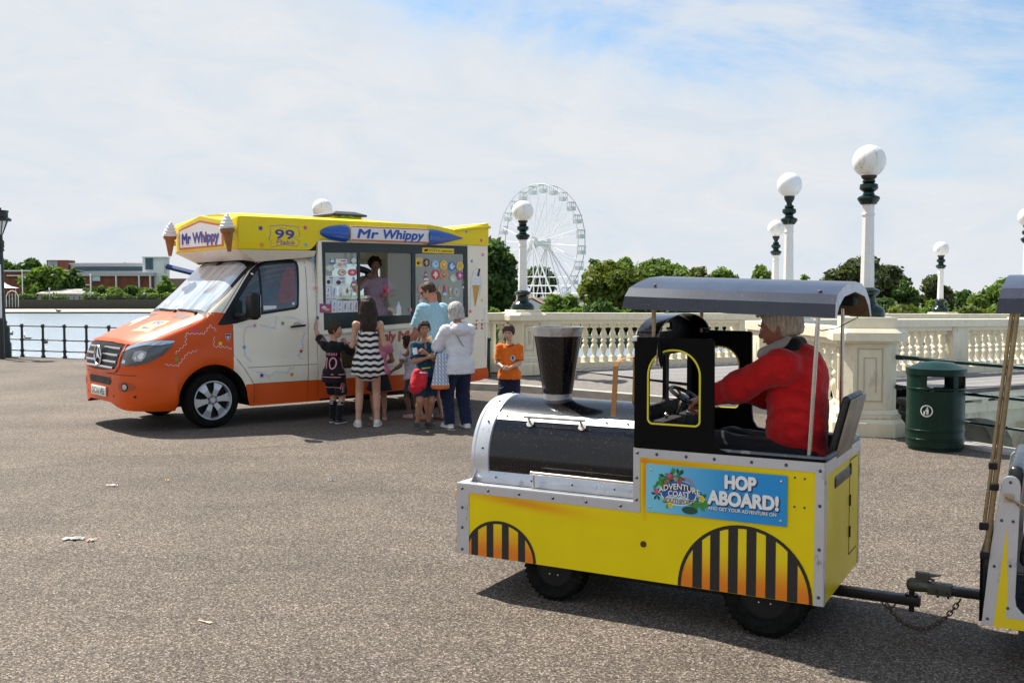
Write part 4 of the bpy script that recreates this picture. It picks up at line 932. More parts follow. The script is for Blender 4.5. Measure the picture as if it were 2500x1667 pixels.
# ------------------------------------------------------------------ litter bin, green rails, bollard, scraps
def quayside():
 A = Vector((4.47, 11.35)); c = at(2291, 1100, 10.45); base = gnd(2291, 1100)
 base = Vector((c.x, 10.45, 0)); z = lambda py: at(2291, py, 10.2).z; r = 0.285
 base = gnd(2283, 1104); base.y += 0.25; base.x += 0.1
 yb = base.y - r; z = lambda py: at(2291, py, yb).z
 t = thing('litter_bin', 'dark green round litter bin with open slots and white tidy man badge', 'litter bin', (base.x, base.y, 0), R(-14))
 H = z(903); zs0, zs1 = z(952), z(928)
 M_BIN = mat("bin_green", (0.003, 0.024, 0.015), 0.3, var=0.3, vscale=6, bump=0.001, bscale=50, spec=.25, dirt=((0.03, 0.06, 0.045), 12, 0.68))
 b = MB(); b.lathe([(r - 0.02, 0), (r - 0.02, 0.03), (r, 0.04), (r, zs0 - 0.02), (r - 0.012, zs0 - 0.02), (r - 0.012, 0.05)], n=48); b.build('drum', M_BIN, t)
 for zz in (z(1077), z(1055), zs0, z(918)): MB().lathe([(r, zz - 0.012), (r + 0.008, zz - 0.007), (r + 0.008, zz + 0.007), (r, zz + 0.012)], n=48).build('hoop', M_BIN, t)
 b = MB(); gaps = [(-118, -64), (-52, -20), (62, 118), (130, 165)]
 n = 120
 def inside(a): return any(g0 < a < g1 for g0, g1 in gaps)
 vs, fs = [], []
 for i in range(n + 1):
  a0 = -180 + 360 * i / n; a1 = a0 + 360 / n
  if inside((a0 + a1) / 2) or i == n:
   if vs: MB().add(vs, fs).build('slot_band', M_BIN, t, smooth=False, merge=1e-4)
   vs, fs = [], []; continue
  k = len(vs)
  for rr in (r, r - 0.014):
   for a in (a0, a1):
    for zz in (zs0 - 0.02, zs1 + 0.03): vs.append((rr * math.cos(R(a)), rr * math.sin(R(a)), zz))
  fs += [(k, k + 2, k + 3, k + 1), (k + 4, k + 5, k + 7, k + 6), (k, k + 1, k + 5, k + 4), (k + 2, k + 6, k + 7, k + 3)]
 b = MB(); b.lathe([(r - 0.014, zs1 + 0.03), (r, zs1 + 0.03), (r, z(920)), (r + 0.012, z(917)), (r + 0.012, H), (r - 0.04, H + 0.015), (r * 0.6, H + 0.055), (0.001, H + 0.075)], n=48); b.build('lid', M_BIN, t)
 MB().lathe([(r - 0.05, zs0 - 0.07), (0.001, zs0 - 0.07)], n=24).build('liner', mat("bin_liner", (0.01, 0.01, 0.012), 0.35), t)
 a = Art(); WB = mat("badge_white", (0.75, 0.76, 0.72), 0.5); cz = 0.0
 a.poly(circle2(0, 0, 0.062, n=32), WB, 0, [circle2(0, 0, 0.051, n=32)]); a.poly(circle2(0.008, 0.032, 0.008), WB)
 a.poly([(0.0, 0.022), (0.018, 0.022), (0.022, -0.005), (0.018, -0.04), (0.012, -0.04), (0.011, -0.012), (0.006, -0.04), (-0.001, -0.04), (0.0, -0.005), (-0.014, 0.006), (-0.018, 0.0)], WB)
 a.poly([(-0.032, -0.004), (-0.012, -0.004), (-0.014, -0.04), (-0.03, -0.04)], WB)
 dr = MB().lathe([(r, -0.2), (r, 1.4)], n=64); tmp = BVHTree.FromPolygons([Vector(v) for v in dr.v], dr.f)
 ang = R(-90 - 26); D = Vector((math.cos(ang), math.sin(ang), 0))
 a.lay('badge', t, D * r + Vector((0, 0, z(1005))), Vector((-D.y, D.x, 0)), (0, 0, 1), off=0.003, bvh=tmp, direction=-D, res=0.02)
 b = MB(); b.box((0.05, -r * 0.72, zs0 - 0.005), (0.03, 0.05, 0.02)); b.add([(-0.09, -r + 0.05, zs0 - 0.04), (-0.05, -r + 0.04, zs0 - 0.03), (-0.06, -r + 0.06, zs0 + 0.02), (-0.1, -r + 0.09, zs0 + 0.03)], [(0, 1, 2, 3)])
 b.build('paper_scrap', mat("scrap_white", (0.7, 0.7, 0.7), 0.7), t)
 pts = [(2172, 870, 2500, 897, 0.019), (2168, 941, 2500, 975, 0.017), (2172, 1004, 2500, 1050, 0.014)]
 t = thing('guard_rail', 'three dark green tubular rails bolted to the big cream pedestal', 'railing', (4.43, 11.35, 0), math.atan2(9.3 - 11.35, 5.35 - 4.43 + 0.0))
 fr = Frame((4.43, 11.35, 0), math.degrees(t.rotation_euler.z))
 for (xa, ya, xb, yb2, rr) in pts:
  p0 = fr.yp(xa, ya); p1 = fr.yp(xb, yb2); d = p1 - p0; p1 = p0 + d * 3.0; rl = MB().cyl(p0, p1, rr * 1.25, n=12).build('rail', M_GREEN, t)
  if rr > 0.015:
   MB().cyl(p0 - Vector((0.02, 0, 0)), p0 + Vector((0.03, 0, 0)), 0.062, 0.05, n=16).build('flange', M_GREEN, t); MB().cyl(p0 + Vector((0.03, 0, 0)), p0 + Vector((0.20, 0, -0.005)), 0.034, 0.026, n=14).build('socket', M_GREEN, t)
 for s in (2.9, 5.8): MB().cyl((s, 0, -0.1), (s, 0, 1.0), 0.035, n=12).build('post', M_GREEN, t)
 t = thing('stone_wall', 'low dark stone wall end between the big pedestal and the bin', 'wall', (4.62, 11.55, 0), R(-5)); 
 box('stone', -0.05, 0.36, -0.18, 0.22, -1.3, 0.32, M_STONE, t, bevel=0.02); box('coping_stone', -0.07, 0.38, -0.21, 0.25, 0.322, 0.40, M_STONE, t, bevel=0.02)
 rng = np.random.default_rng(3); V, Fq = leaf_cloud([((x, 0.04 * i % 0.1, 0.05 + 0.03 * (i % 3)), 0.10) for i, x in enumerate(np.linspace(0, 0.4, 7))], 520, 0.022, rng)
 t = thing('weeds', 'straggling weeds at the foot of the dark wall beside the bin', 'weeds', (4.62, 11.2, 0.0)); quads_obj('leaves', V, Fq, LEAF['olive'], t)
 b = MB(); [b.tube([(x, 0, 0), (x + rng.uniform(-.05, .05), rng.uniform(-.05, .05), rng.uniform(.12, .26))], [0.004, 0.002], 4) for x in np.linspace(0, 0.4, 16)]; b.build('stalk', mat("dry_stalk", (0.35, 0.30, 0.18), 0.9), t)
 V, Fq = leaf_cloud([((0.4 + x, 0, 0.22), 0.02) for x in np.linspace(-0.4, 0, 6)], 60, 0.016, rng); quads_obj('flower', V, Fq, mat("pale_petals", (0.62, 0.55, 0.50), 0.8), t)
 p = gnd(1185, 945, 0.0); t = thing('bollard', 'short dark green bollard showing under the tail of the van', 'bollard', (p.x, p.y, 0)); box('post', -0.085, 0.085, -0.085, 0.085, 0, 0.80, M_GREEN, t, bevel=0.012); box('cap', -0.1, 0.1, -0.1, 0.1, 0.80, 0.86, M_GREEN, t, bevel=0.015)
 def scrap(px, py, w_, h_, ms, lb, rz, name='litter', cat='litter'):
  g = gnd(px, py); t = thing(name, lb, cat, (g.x, g.y, 0.0), R(rz), 'litter on the ground'); rr = random.Random(px)
  b = MB(); n = 7; top = []
  for i in range(n + 1):
   for j in range(3): top.append(((i / n - 0.5) * w_, (j / 2 - 0.5) * h_ * (0.6 + 0.5 * math.sin(i * 1.7 + 1)), 0.006 + 0.012 * rr.random() + 0.008 * (j == 1)))
  fs = []; 
  for i in range(n):
   for j in range(2): fs.append((i * 3 + j, i * 3 + 3 + j, i * 3 + 4 + j, i * 3 + 1 + j))
  b.add(top, fs); b.m = [(k // 4) % len(ms) for k in range(len(fs))]; b.build('wrapper', ms, t)
 WP = mat("scrap_pale", (0.45, 0.45, 0.44), 0.7); YL = mat("scrap_yellow", (0.7, 0.45, 0.03), 0.5); RD = mat("scrap_red", (0.6, 0.03, 0.03), 0.5); WO = mat("pale_wood", (0.62, 0.46, 0.30), 0.7)
 scrap(181, 1317, 0.13, 0.08, [WP], 'long flat white wrapper on the asphalt at the left', 3)
 scrap(224, 1321, 0.06, 0.05, [RD, YL, WP], 'small red and yellow wrapper beside the long white one', 20)
 scrap(275, 1187, 0.10, 0.05, [WP], 'small white paper scrap farther back on the left', -5)
 scrap(290, 1309, 0.045, 0.02, [WO], 'tiny pale chip right of the red wrapper', 10)
 scrap(409, 1175, 0.04, 0.03, [YL], 'tiny yellow scrap left of centre', 30)
 scrap(808, 1174, 0.05, 0.03, [WP], 'tiny pale scrap in front of the train', 0)
 g = gnd(500, 1519); t = thing('wooden_spoon', 'flat wooden ice cream spoon lying on the asphalt', 'spoon', (g.x, g.y, 0.004), R(-28), 'litter on the ground')
 MB().prism([(-0.045, -0.004), (0.01, -0.004), (0.02, -0.009), (0.04, -0.010), (0.047, 0), (0.04, 0.010), (0.02, 0.009), (0.01, 0.004), (-0.045, 0.005)], lambda a, b_, tt: (a, b_, tt), 0.0, 0.003).build('spoon', WO, t, smooth=False)
quayside()
# ------------------------------------------------------------------ toy road train
TR = Frame((-0.3019, 5.4212, 0), -29)
def m_glitter(name, col, rough=0.13, amt=0.12):
 m = bpy.data.materials.new(name); m.use_nodes = True; t, b, L = tree_of(m)
 tc = N(t, 'ShaderNodeTexCoord'); vo = N(t, 'ShaderNodeTexVoronoi', ins={'Scale': 560.0}); L(tc.outputs['Object'], vo.inputs['Vector'])
 sp = N(t, 'ShaderNodeSeparateColor'); L(vo.outputs['Color'], sp.inputs[0])
 g = mth(t, 'GREATER_THAN', sp.outputs[0], 1 - amt)
 n = N(t, 'ShaderNodeTexNoise', ins={'Scale': 7.0, 'Detail': 5}); L(tc.outputs['Object'], n.inputs['Vector'])
 vm = N(t, 'ShaderNodeMapRange', ins={'From Min': 0.3, 'From Max': 0.7, 'To Min': 0.8, 'To Max': 1.25}); L(n.outputs[0], vm.inputs[0])
 bs = N(t, 'ShaderNodeVectorMath', operation='SCALE'); bs.inputs[0].default_value = col; L(vm.outputs[0], bs.inputs['Scale'])
 hs = N(t, 'ShaderNodeHueSaturation', ins={'Saturation': 0.85, 'Value': 0.35}); L(vo.outputs['Color'], hs.inputs['Color'])
 mx = N(t, 'ShaderNodeMix', data_type='RGBA'); L(g, mx.inputs[0]); L(bs.outputs[0], mx.inputs[6]); L(hs.outputs[0], mx.inputs[7]); L(mx.outputs[2], b.inputs['Base Color'])
 b.inputs['Roughness'].default_value = rough; b.inputs['Specular IOR Level'].default_value = 0.5
 return m
def m_fade(name, c0, c1, axis, a, b_, rough=0.3, extra=None):
 m = bpy.data.materials.new(name); m.use_nodes = True; t, b, L = tree_of(m); tc = N(t, 'ShaderNodeTexCoord'); sp = N(t, 'ShaderNodeSeparateXYZ'); L(tc.outputs['Object'], sp.inputs[0])
 n = N(t, 'ShaderNodeTexNoise', ins={'Scale': 9.0, 'Detail': 3}); L(tc.outputs['Object'], n.inputs['Vector'])
 v = mth(t, 'ADD', sp.outputs[axis], mth(t, 'MULTIPLY', mth(t, 'SUBTRACT', n.outputs[0], 0.5), 0.06))
 mr = N(t, 'ShaderNodeMapRange', interpolation_type='SMOOTHSTEP', ins={'From Min': a, 'From Max': b_}); L(v, mr.inputs[0]); mx = N(t, 'ShaderNodeMix', data_type='RGBA'); L(mr.outputs[0], mx.inputs[0])
 mx.inputs[6].default_value = (*c0, 1); mx.inputs[7].default_value = (*c1, 1); L(mx.outputs[2], b.inputs['Base Color']); b.inputs['Roughness'].default_value = rough
 return m
YEL = (0.86, 0.66, 0.0); ORA = (0.80, 0.20, 0.006)
M_YEL = mat("train_yellow", YEL, 0.35, var=0.07, vscale=3, spec=.3, dirt=((0.40, 0.28, 0.03), 26, 0.735))
M_ALU = mat("brushed_aluminium_trim", (0.60, 0.61, 0.64), 0.33, metal=0.55, var=0.10, vscale=4, dirt=((0.16, 0.13, 0.12), 5.0, 0.585), stretch=(2.0, 2.0, 1.1))
M_BLK = mat("black_fibreglass", (0.003, 0.003, 0.0035), 0.5, var=0.2, vscale=14, spec=0.1)
M_MBLK = mat("matt_black", (0.005, 0.005, 0.006), 0.8, var=0.3, vscale=20)
M_GLIT = m_glitter("black_glitter_paint", (0.004, 0.004, 0.006), amt=0.006); M_CAN = m_glitter("blue_grey_glitter_shell", (0.035, 0.040, 0.060), 0.28, 0.006)
M_STEEL = mat("polished_steel", (0.62, 0.58, 0.52), 0.22, metal=1.0, var=0.2, vscale=30)
M_BRASS = mat("tarnished_tube", (0.33, 0.25, 0.14), 0.33, metal=0.9, var=0.3, vscale=25)
M_TYRE = mat("tyre_rubber", (0.007, 0.007, 0.006), 0.85, spec=.15, var=0.4, vscale=25, bump=0.002, bscale=90, dirt=((0.022, 0.018, 0.013), 8, 0.56))
M_RIMB = mat("black_steel_wheel", (0.009, 0.010, 0.011), 0.45, spec=.25, var=0.3, vscale=20)
M_BOLT = mat("bolt_head", (0.09, 0.09, 0.095), 0.35, metal=0.8)
def wheel_small(t, x, y, r, wdt=0.13, sgn=-1):
 o = bpy.data.objects.new('wheel', None); COL.objects.link(o); o.parent = t; o.location = (x, y, r)
 Mx = Matrix.Rotation(R(90), 3, 'X')
 p = [(r * 0.60, -wdt / 2 * 0.7), (r * 0.86, -wdt / 2), (r * 0.97, -wdt * 0.40), (r, -wdt * 0.25), (r, wdt * 0.25), (r * 0.97, wdt * 0.4), (r * 0.86, wdt / 2), (r * 0.60, wdt / 2 * 0.7)]
 ty = MB().lathe(p, n=40, M=Mx, caps=False)
 for i in range(36):
  a = 2 * math.pi * i / 36; M = Matrix.Rotation(a, 3, 'Y')
  for sy in (-1, 1): ty.box(M @ Vector((0, sy * wdt * 0.24, r * .985)), (0.012, wdt * 0.36, 0.010), M=M @ Matrix.Rotation(sy * 0.4, 3, 'Z'))
 ty.build('tyre', M_TYRE, o)
 MB().lathe([(r * 0.60, -wdt * 0.34), (r * 0.55, -wdt * 0.36), (r * 0.5, -wdt * 0.22), (r * 0.40, -wdt * 0.20), (r * 0.34, -wdt * 0.27), (r * 0.14, -wdt * 0.27), (0.001, -wdt * 0.25)] if sgn > 0 else [(r * 0.60, wdt * 0.34), (r * 0.55, wdt * 0.36), (r * 0.5, wdt * 0.22), (r * 0.40, wdt * 0.20), (r * 0.34, wdt * 0.27), (r * 0.14, wdt * 0.27), (0.001, wdt * 0.25)], n=32, M=Mx).build('rim', M_RIMB, o)
 b = MB()
 for i in range(5):
  a = 2 * math.pi * i / 5 + 0.3; b.ell((r * 0.24 * math.cos(a), sgn * wdt * 0.28, r * 0.24 * math.sin(a)), (0.009, 0.009, 0.009), n=8, k=6)
 b.build('wheel_nut', M_STEEL, o); return o
def bolts(t, pts, nrm=(0, -1, 0), r=0.008, name='bolt'):
 me = None
 for p in pts:
  if me is None: o = MB().ell((0, 0, 0), (r, r, r), n=10, k=6).build(name, M_BOLT, t); me = o.data
  else: o = bpy.data.objects.new(name, me); COL.objects.link(o); o.parent = t
  o.location = p
def arch_outline(x0, x1, z0, z1, rt, rb=0.025, n=10):
 o = []
 for (cx, cz, a0, rr) in ((x1 - rt, z1 - rt, 0, rt), (x0 + rt, z1 - rt, 90, rt), (x0 + rb, z0 + rb, 180, rb), (x1 - rb, z0 + rb, 270, rb)):
  for i in range(n + 1): a = R(a0 + 90 * i / n); o.append((cx + rr * math.cos(a), cz + rr * math.sin(a)))
 return o
def canopy(t, x0, x1, W, zf, slope, mi_out, name='canopy', ynear=-0.035, yfar=None):
 yf = yfar or W + 0.035
 prof = [(ynear, 0.0), (ynear + 0.006, 0.062), (ynear + 0.05, 0.105), (0.13, 0.135), (0.26, 0.158), (W / 2, 0.168), (W - 0.26, 0.158), (W - 0.13, 0.128), (W - 0.02, 0.072), (yf, -0.01)]
 inn = [(yf - 0.035, -0.01), (W - 0.06, 0.045), (W - 0.17, 0.095), (W / 2, 0.118), (0.17, 0.095), (0.05, 0.05), (ynear + 0.03, 0.0)]
 P = prof + inn; n = len(P); b = MB(); K = 12; vs = []
 for i in range(K + 1):
  x = x0 + (x1 - x0) * i / K
  for j, (y, z) in enumerate(P):
   dx = 0.0
   if i == 0: dx = 0.030 * (z / 0.168) * 1.0
   vs.append((x + dx, y, zf + z - slope * (x - x0)))
 no = len(prof); fo, fi = [], []
 for i in range(K):
  for j in range(n):
   f = (i * n + j, i * n + (j + 1) % n, (i + 1) * n + (j + 1) % n, (i + 1) * n + j)
   (fo if j < no - 1 else fi).append(f)
 def endcap(i):
  k = i * n; r = []
  for j in range(no - 1):
   a, c = j, j + 1; 
   ia = n - 1 - int(round(j * (n - no - 1) / (no - 1))); ic = n - 1 - int(round((j + 1) * (n - no - 1) / (no - 1)))
   r.append((k + a, k + c, k + ic, k + ia) if ia != ic else (k + a, k + c, k + ia))
  return r
 b.add(vs, fo, 0); b.f += fi; b.m += [1] * len(fi); ec = endcap(0) + endcap(K); b.f += ec; b.m += [2] * len(ec)
 return b.build(name, mi_out, t, smooth=True, angle=28)
def train():
 t = thing('toy_train_engine', 'yellow and black toy road train engine with silver trim and grey canopy', 'toy train', TR.o, R(-29))
 W = 0.88; Xy = lambda a, b_, y: (a, y, b_)
 outl = [(0, .2), (1.964, .2), (1.964, .858), (1.037, .858), (1.037, .583), (0, .583)]
 b = MB(); b.prism(outl, Xy, 0.0, 0.02); b.prism(outl, Xy, W - 0.02, W); b.build('side_panel', M_YEL, t, smooth=False)
 b = MB(); b.bb(1.944, 1.964, 0.021, W - 0.021, 0.2, 0.858); b.build('rear_panel', M_YEL, t, smooth=False)
 b = MB(); b.bb(0.002, 0.02, 0.021, W - 0.021, 0.2, 0.583); b.build('front_panel', M_BLK, t, smooth=False)
 b = MB(); b.bb(0.02, 1.037, 0.02, W - 0.02, 0.560, 0.583); b.build('running_board', M_GLIT, t, smooth=False)
 b = MB(); b.bb(0.45, 1.9, 0.14, W - 0.14, 0.14, 0.21); b.build('chassis', M_MBLK, t, smooth=False)
 for (ya, yb) in ((-0.004, -0.0003), (W + 0.0003, W + 0.004)):
  b = MB()
  for pl in ([(0, .2), (.078, .2), (.078, .54), (0, .583)], [(0, .5832), (.078, .5402), (1.05, .537), (1.037, .5832)], [(1.0505, .537), (1.074, .537), (1.072, .814), (1.037, .858), (1.037, .5835)], [(1.037, .8582), (1.0722, .8142), (1.922, .812), (1.964, .858)], [(1.922, .2), (1.964, .2), (1.964, .8575), (1.9222, .8115)]):
   b.prism(pl, Xy, ya, yb)
  b.build('trim', M_ALU, t, smooth=False)
 b = MB()
 for (a0, a1, z0, z1) in ((0.0, W, .80, .858), (0.0, .035, .2, .8), (W - .035, W, .2, .8)): b.bb(1.9643, 1.968, a0, a1, z0, z1)
 b.build('trim', M_ALU, t, smooth=False)
 b = MB(); 
 for (a0, a1, z0, z1) in ((0.60, 0.604, .30, .78), (.60, .80, .78, .784), (.6, .8, .3, .304)): b.bb(1.9642, 1.966, a0, a1, z0, z1)
 for zz in (.74, .58, .42): b.bb(1.966, 1.972, 0.596, 0.608, zz - 0.028, zz + 0.028)
 b.build('hatch_seam', M_MBLK, t, smooth=False)
 b = MB(); b.bb(0.0, 1.037, 0.0, 0.05, 0.5835, 0.590); b.bb(0.0, 0.05, 0.05, W, 0.5835, 0.590); b.bb(0.0, 1.037, W - 0.05, W, 0.5835, 0.590); b.build('step_edge', M_ALU, t, smooth=False, bevel=0.002)
 bolts(t, [(x, -0.004, z) for x, z in [(.036, .56), (.036, .455), (.036, .345), (.036, .225), (.2, .562), (.39, .562), (.59, .561), (.78, .561), (.97, .561), (1.055, .60), (1.055, .71), (1.058, .835), (1.16, .835), (1.31, .835), (1.45, .835), (1.63, .835), (1.79, .835), (1.944, .82), (1.944, .66), (1.944, .46), (1.944, .24)]])
 bolts(t, [(1.83, -0.001, .78), (1.875, -0.001, .778), (1.83, -0.001, .645), (1.875, -0.001, .645)], r=0.005, name='rusty_screw')
 MB().lathe([(0.016, 0), (0.015, 0.006), (0.001, 0.008)], (1.092, 0, .381), n=16, M=Matrix.Rotation(R(90), 3, 'X')).build('filler_cap', mat("rusty_cap", (0.06, 0.03, 0.03), 0.6), t)
 FD = m_fade('stripe_fade', ORA, YEL, 2, 0.22, 0.42); FD2 = m_fade('corner_fade', (0.78, 0.33, 0.005), YEL, 2, 0.50, 0.46); SB = mat("stripe_black", (0.010, 0.012, 0.014), 0.22, coat=0.4)
 for nm, cx, rx, ry, sts, w_ in (('arch_art', .27, .212, .195, (.114, .21, .305, .404), .042), ('arch_art', 1.595, .315, .322, (1.37, 1.457, 1.545, 1.633, 1.724, 1.825), .047)):
  a = Art(); e = [(cx + rx * math.cos(R(q)), .2015 + ry * math.sin(R(q))) for q in range(0, 181, 6)]
  a.poly(e, FD, 0)
  for s in sts:
   xs = np.linspace(s - w_ / 2, s + w_ / 2, 6); top = [(x, .2015 + ry * math.sqrt(max(0, 1 - ((x - cx) / rx) ** 2))) for x in xs]
   if top[0][1] < .21: top = [q for q in top if q[1] > .205]
   a.poly([(s - w_ / 2, .2015)] + top + [(s + w_ / 2, .2015)], SB, 1)
  a.line([(cx + rx * math.cos(R(q)), .2015 + ry * math.sin(R(q))) for q in range(0, 181, 6)], .016, SB, 2)
  a.lay(nm, t, (0, 0, 0), (1, 0, 0), (0, 0, 1), off=0.0012, step=0.0009)
 m = bpy.data.materials.new('orange_airbrush'); m.use_nodes = True; tt, bb_, L = tree_of(m); tc = N(tt, 'ShaderNodeTexCoord'); sp = N(tt, 'ShaderNodeSeparateXYZ'); L(tc.outputs['Object'], sp.inputs[0])
 def bell(v, c, w_): return mth(tt, 'POWER', 2.718, mth(tt, 'MULTIPLY', mth(tt, 'POWER', mth(tt, 'ABSOLUTE', mth(tt, 'DIVIDE', mth(tt, 'SUBTRACT', v, c), w_)), 2.0), -1.0))
 X, Z = sp.outputs[0], sp.outputs[2]
 g1 = mth(tt, 'MULTIPLY', bell(mth(tt, 'ADD', Z, mth(tt, 'MULTIPLY', X, 0.07)), .545, .028), bell(X, .42, .30))
 g2 = mth(tt, 'MULTIPLY', bell(X, 1.097, .014), mth(tt, 'GREATER_THAN', Z, .50)); g2 = mth(tt, 'MULTIPLY', g2, bell(Z, .70, .17))
 g3 = mth(tt, 'MULTIPLY', bell(Z, .797, .011), bell(X, 1.15, .32))
 g = mth(tt, 'MINIMUM', mth(tt, 'ADD', mth(tt, 'MULTIPLY', g1, 0.75), mth(tt, 'ADD', mth(tt, 'MULTIPLY', g2, .85), mth(tt, 'MULTIPLY', g3, .8))), 0.9)
 nz = N(tt, 'ShaderNodeTexNoise', ins={'Scale': 5.0, 'Detail': 5}); L(tc.outputs['Object'], nz.inputs['Vector']); k = mth(tt, 'ADD', mth(tt, 'MULTIPLY', nz.outputs[0], 0.16), 0.90)
 mx = N(tt, 'ShaderNodeMix', data_type='RGBA'); L(g, mx.inputs[0]); mx.inputs[6].default_value = (*YEL, 1); mx.inputs[7].default_value = (0.80, 0.22, 0.01, 1)
 nd = N(tt, 'ShaderNodeTexNoise', ins={'Scale': 17.0, 'Detail': 8, 'Roughness': .75}); L(tc.outputs['Object'], nd.inputs['Vector']); nm = N(tt, 'ShaderNodeMapRange', ins={'From Min': .655, 'From Max': .70, 'To Max': .55}); L(nd.outputs[0], nm.inputs[0]); md = N(tt, 'ShaderNodeMix', data_type='RGBA'); L(nm.outputs[0], md.inputs[0]); L(mx.outputs[2], md.inputs[6]); md.inputs[7].default_value = (.30, .21, .03, 1)
 sc = N(tt, 'ShaderNodeVectorMath', operation='SCALE'); L(md.outputs[2], sc.inputs[0]); L(k, sc.inputs['Scale']); L(sc.outputs[0], bb_.inputs['Base Color']); bb_.inputs['Roughness'].default_value = 0.35; bb_.inputs['Specular IOR Level'].default_value = 0.3
 a = Art(); a.poly([(.0785, .2005), (1.9215, .2005), (1.9215, .8115), (1.0745, .8135), (1.0735, .5365), (.0785, .5395)], m, 0); a.lay('painted_face', t, (0, 0, 0), (1, 0, 0), (0, 0, 1), off=0.0004)
 sg = MB(); x0, x1, z0, z1 = 1.107, 1.798, .549, .786; sg.bb(x0, x1, -0.010, -0.0045, z0, z1); 
 SKY = m_fade('sign_blue', (0.20, 0.62, 0.78), (0.01, 0.28, 0.66), 0, x0 - .05, x0 + .5, 0.35); sb = sg.build('signboard', SKY, t, smooth=False, bevel=0.002)
 a = Art(); WT = mat("sign_white", (0.85, 0.85, 0.83), 0.5); DK = mat("sign_shadow_blue", (0.010, 0.05, 0.12), 0.5); BK = mat("sign_black", (0.012, 0.012, 0.015), 0.5); GR = mat("sign_leaf_green", (0.05, 0.26, 0.03), 0.5); DG = mat("sign_dark_green", (0.008, 0.075, 0.035), 0.5)
 RD = mat("sign_coaster_red", (0.62, 0.07, 0.04), 0.5); PK = mat("sign_pink", (0.75, 0.05, 0.30), 0.5); YE = mat("sign_flower_yellow", (0.85, 0.62, 0.02), 0.5); GO = mat("sign_gold", (0.62, 0.36, 0.05), 0.5); NB = mat("sign_globe_blue", (0.02, 0.09, 0.36), 0.5); LB = mat("sign_pale_blue", (0.45, 0.72, 0.85), 0.5); GY = mat("sign_wake_white", (0.62, 0.75, 0.80), 0.5)
 def shadowed(s, x, z, h, w_, bold=0.02, shear=0.0, ly=3, col=WT, arc=None, o=0.0035, dk=BK, rot=0.0):
  a.text(s, x + o * 0.6, z - o * 0.8, h, dk, ly - 1, bold + 0.045, shear, w_, arc=arc, rot=rot); a.text(s, x, z, h, col, ly, bold, shear, w_, arc=arc, rot=rot)
 shadowed("HOP", 1.508, .703, .063, .144, 0.075, ly=5, o=0.006, dk=DK); shadowed("ABOARD!", 1.425, .622, .065, .332, 0.075, ly=5, o=0.006, dk=DK); shadowed("AND GET YOUR ADVENTURE ON", 1.425, .592, .0165, .325, 0.03, ly=5, o=0.002, dk=DK)
 cx, cz = 1.275, .660; rr = random.Random(5)
 for (lx, lz, s, mm) in [(-.085, .055, .032, GR), (-.06, .068, .030, DG), (-.03, .075, .030, GR), (.0, .078, .028, DG), (-.10, .035, .028, GR), (.10, -.045, .035, GR), (.125, -.03, .028, GR), (.075, -.065, .03, GR), (-.11, -.02, .022, DG), (-.05, -.055, .024, GR), (.11, -.008, .022, DG)]:
  for j in range(6):
   an = rr.uniform(0, 6.28); a.poly([(cx + lx, cz + lz), (cx + lx + s * math.cos(an - .32), cz + lz + s * math.sin(an - .32)), (cx + lx + 1.45 * s * math.cos(an), cz + lz + 1.45 * s * math.sin(an)), (cx + lx + s * math.cos(an + .32), cz + lz + s * math.sin(an + .32))], mm, 0.6 + 0.05 * j)
 a.poly(circle2(cx + .058, cz - .083, .040, .019, 24), DG, 1.3)
 a.poly(circle2(cx, cz - .008, .092, .058, 36), GY, 1.2); a.poly(circle2(cx, cz - .003, .088, .056, 36), NB, 1.6); a.poly(circle2(cx - .005, cz - .035, .062, .020, 28), LB, 1.8)
 for dx, s in ((-.028, .045), (.035, .043)):
  for q in range(2): a.line([(cx + dx + (s - q * .011) * math.cos(R(v)), cz + .028 + (s - q * .011) * 1.05 * math.sin(R(v))) for v in range(0, 181, 12)], .0028, RD, 1.9)
  for v in range(10, 180, 14): a.line([(cx + dx + s * math.cos(R(v)), cz + .028 + s * 1.05 * math.sin(R(v))), (cx + dx + (s - .011) * math.cos(R(v)), cz + .028 + (s - .011) * 1.05 * math.sin(R(v)))], .0016, RD, 1.9)
 a.poly([(cx - .108, cz + .006), (cx - .06, cz + .030), (cx, cz + .038), (cx + .06, cz + .030), (cx + .118, cz + .002), (cx + .112, cz - .018), (cx + .06, cz + .008), (cx, cz + .014), (cx - .06, cz + .006), (cx - .100, cz - .012)], BK, 2.0)
 shadowed("ADVENTURE", cx - .102, cz - .012, .029, .210, 0.03, 0.0, 4, arc=.026, o=.002); shadowed("COAST", cx - .052, cz - .022, .028, .110, 0.03, 0, 4, o=.002); shadowed("SOUTHPORT", cx - .075, cz - .052, .021, .150, 0.02, 0, 4, GO, o=.002)
 for (fx, fz, s, mm) in ((-.045, .078, .010, PK), (-.112, -.006, .011, PK), (.118, -.022, .013, YE), (-.040, -.066, .012, YE), (.105, -.008, .009, LB)):
  for j in range(5): a.poly(circle2(cx + fx + s * .7 * math.cos(j * 1.257), cz + fz + s * .7 * math.sin(j * 1.257), s * .55, n=10), mm, 2.6)
  a.poly(circle2(cx + fx, cz + fz, s * .35, n=8), GO, 3)
 a.lay('lettering', sb, (0, -0.010, 0), (1, 0, 0), (0, 0, 1), off=0.0006, step=0.00035)
 for (x, z) in ((x0 + .028, z1 - .028), (x0 + .022, z0 + .025), (x1 - .028, z1 - .028), (x1 - .028, z0 + .025)): MB().ell((x, -0.011, z), (.007, .004, .007), n=12, k=8).build('screw', M_STEEL, sb)
 yc, zc, rB = .445, .70, .335; MX = Matrix.Rotation(R(90), 3, 'Y')
 MB().lathe([(rB, .14), (rB, 1.035)], (0, yc, zc), n=64, M=MX).build('boiler', M_GLIT, t)
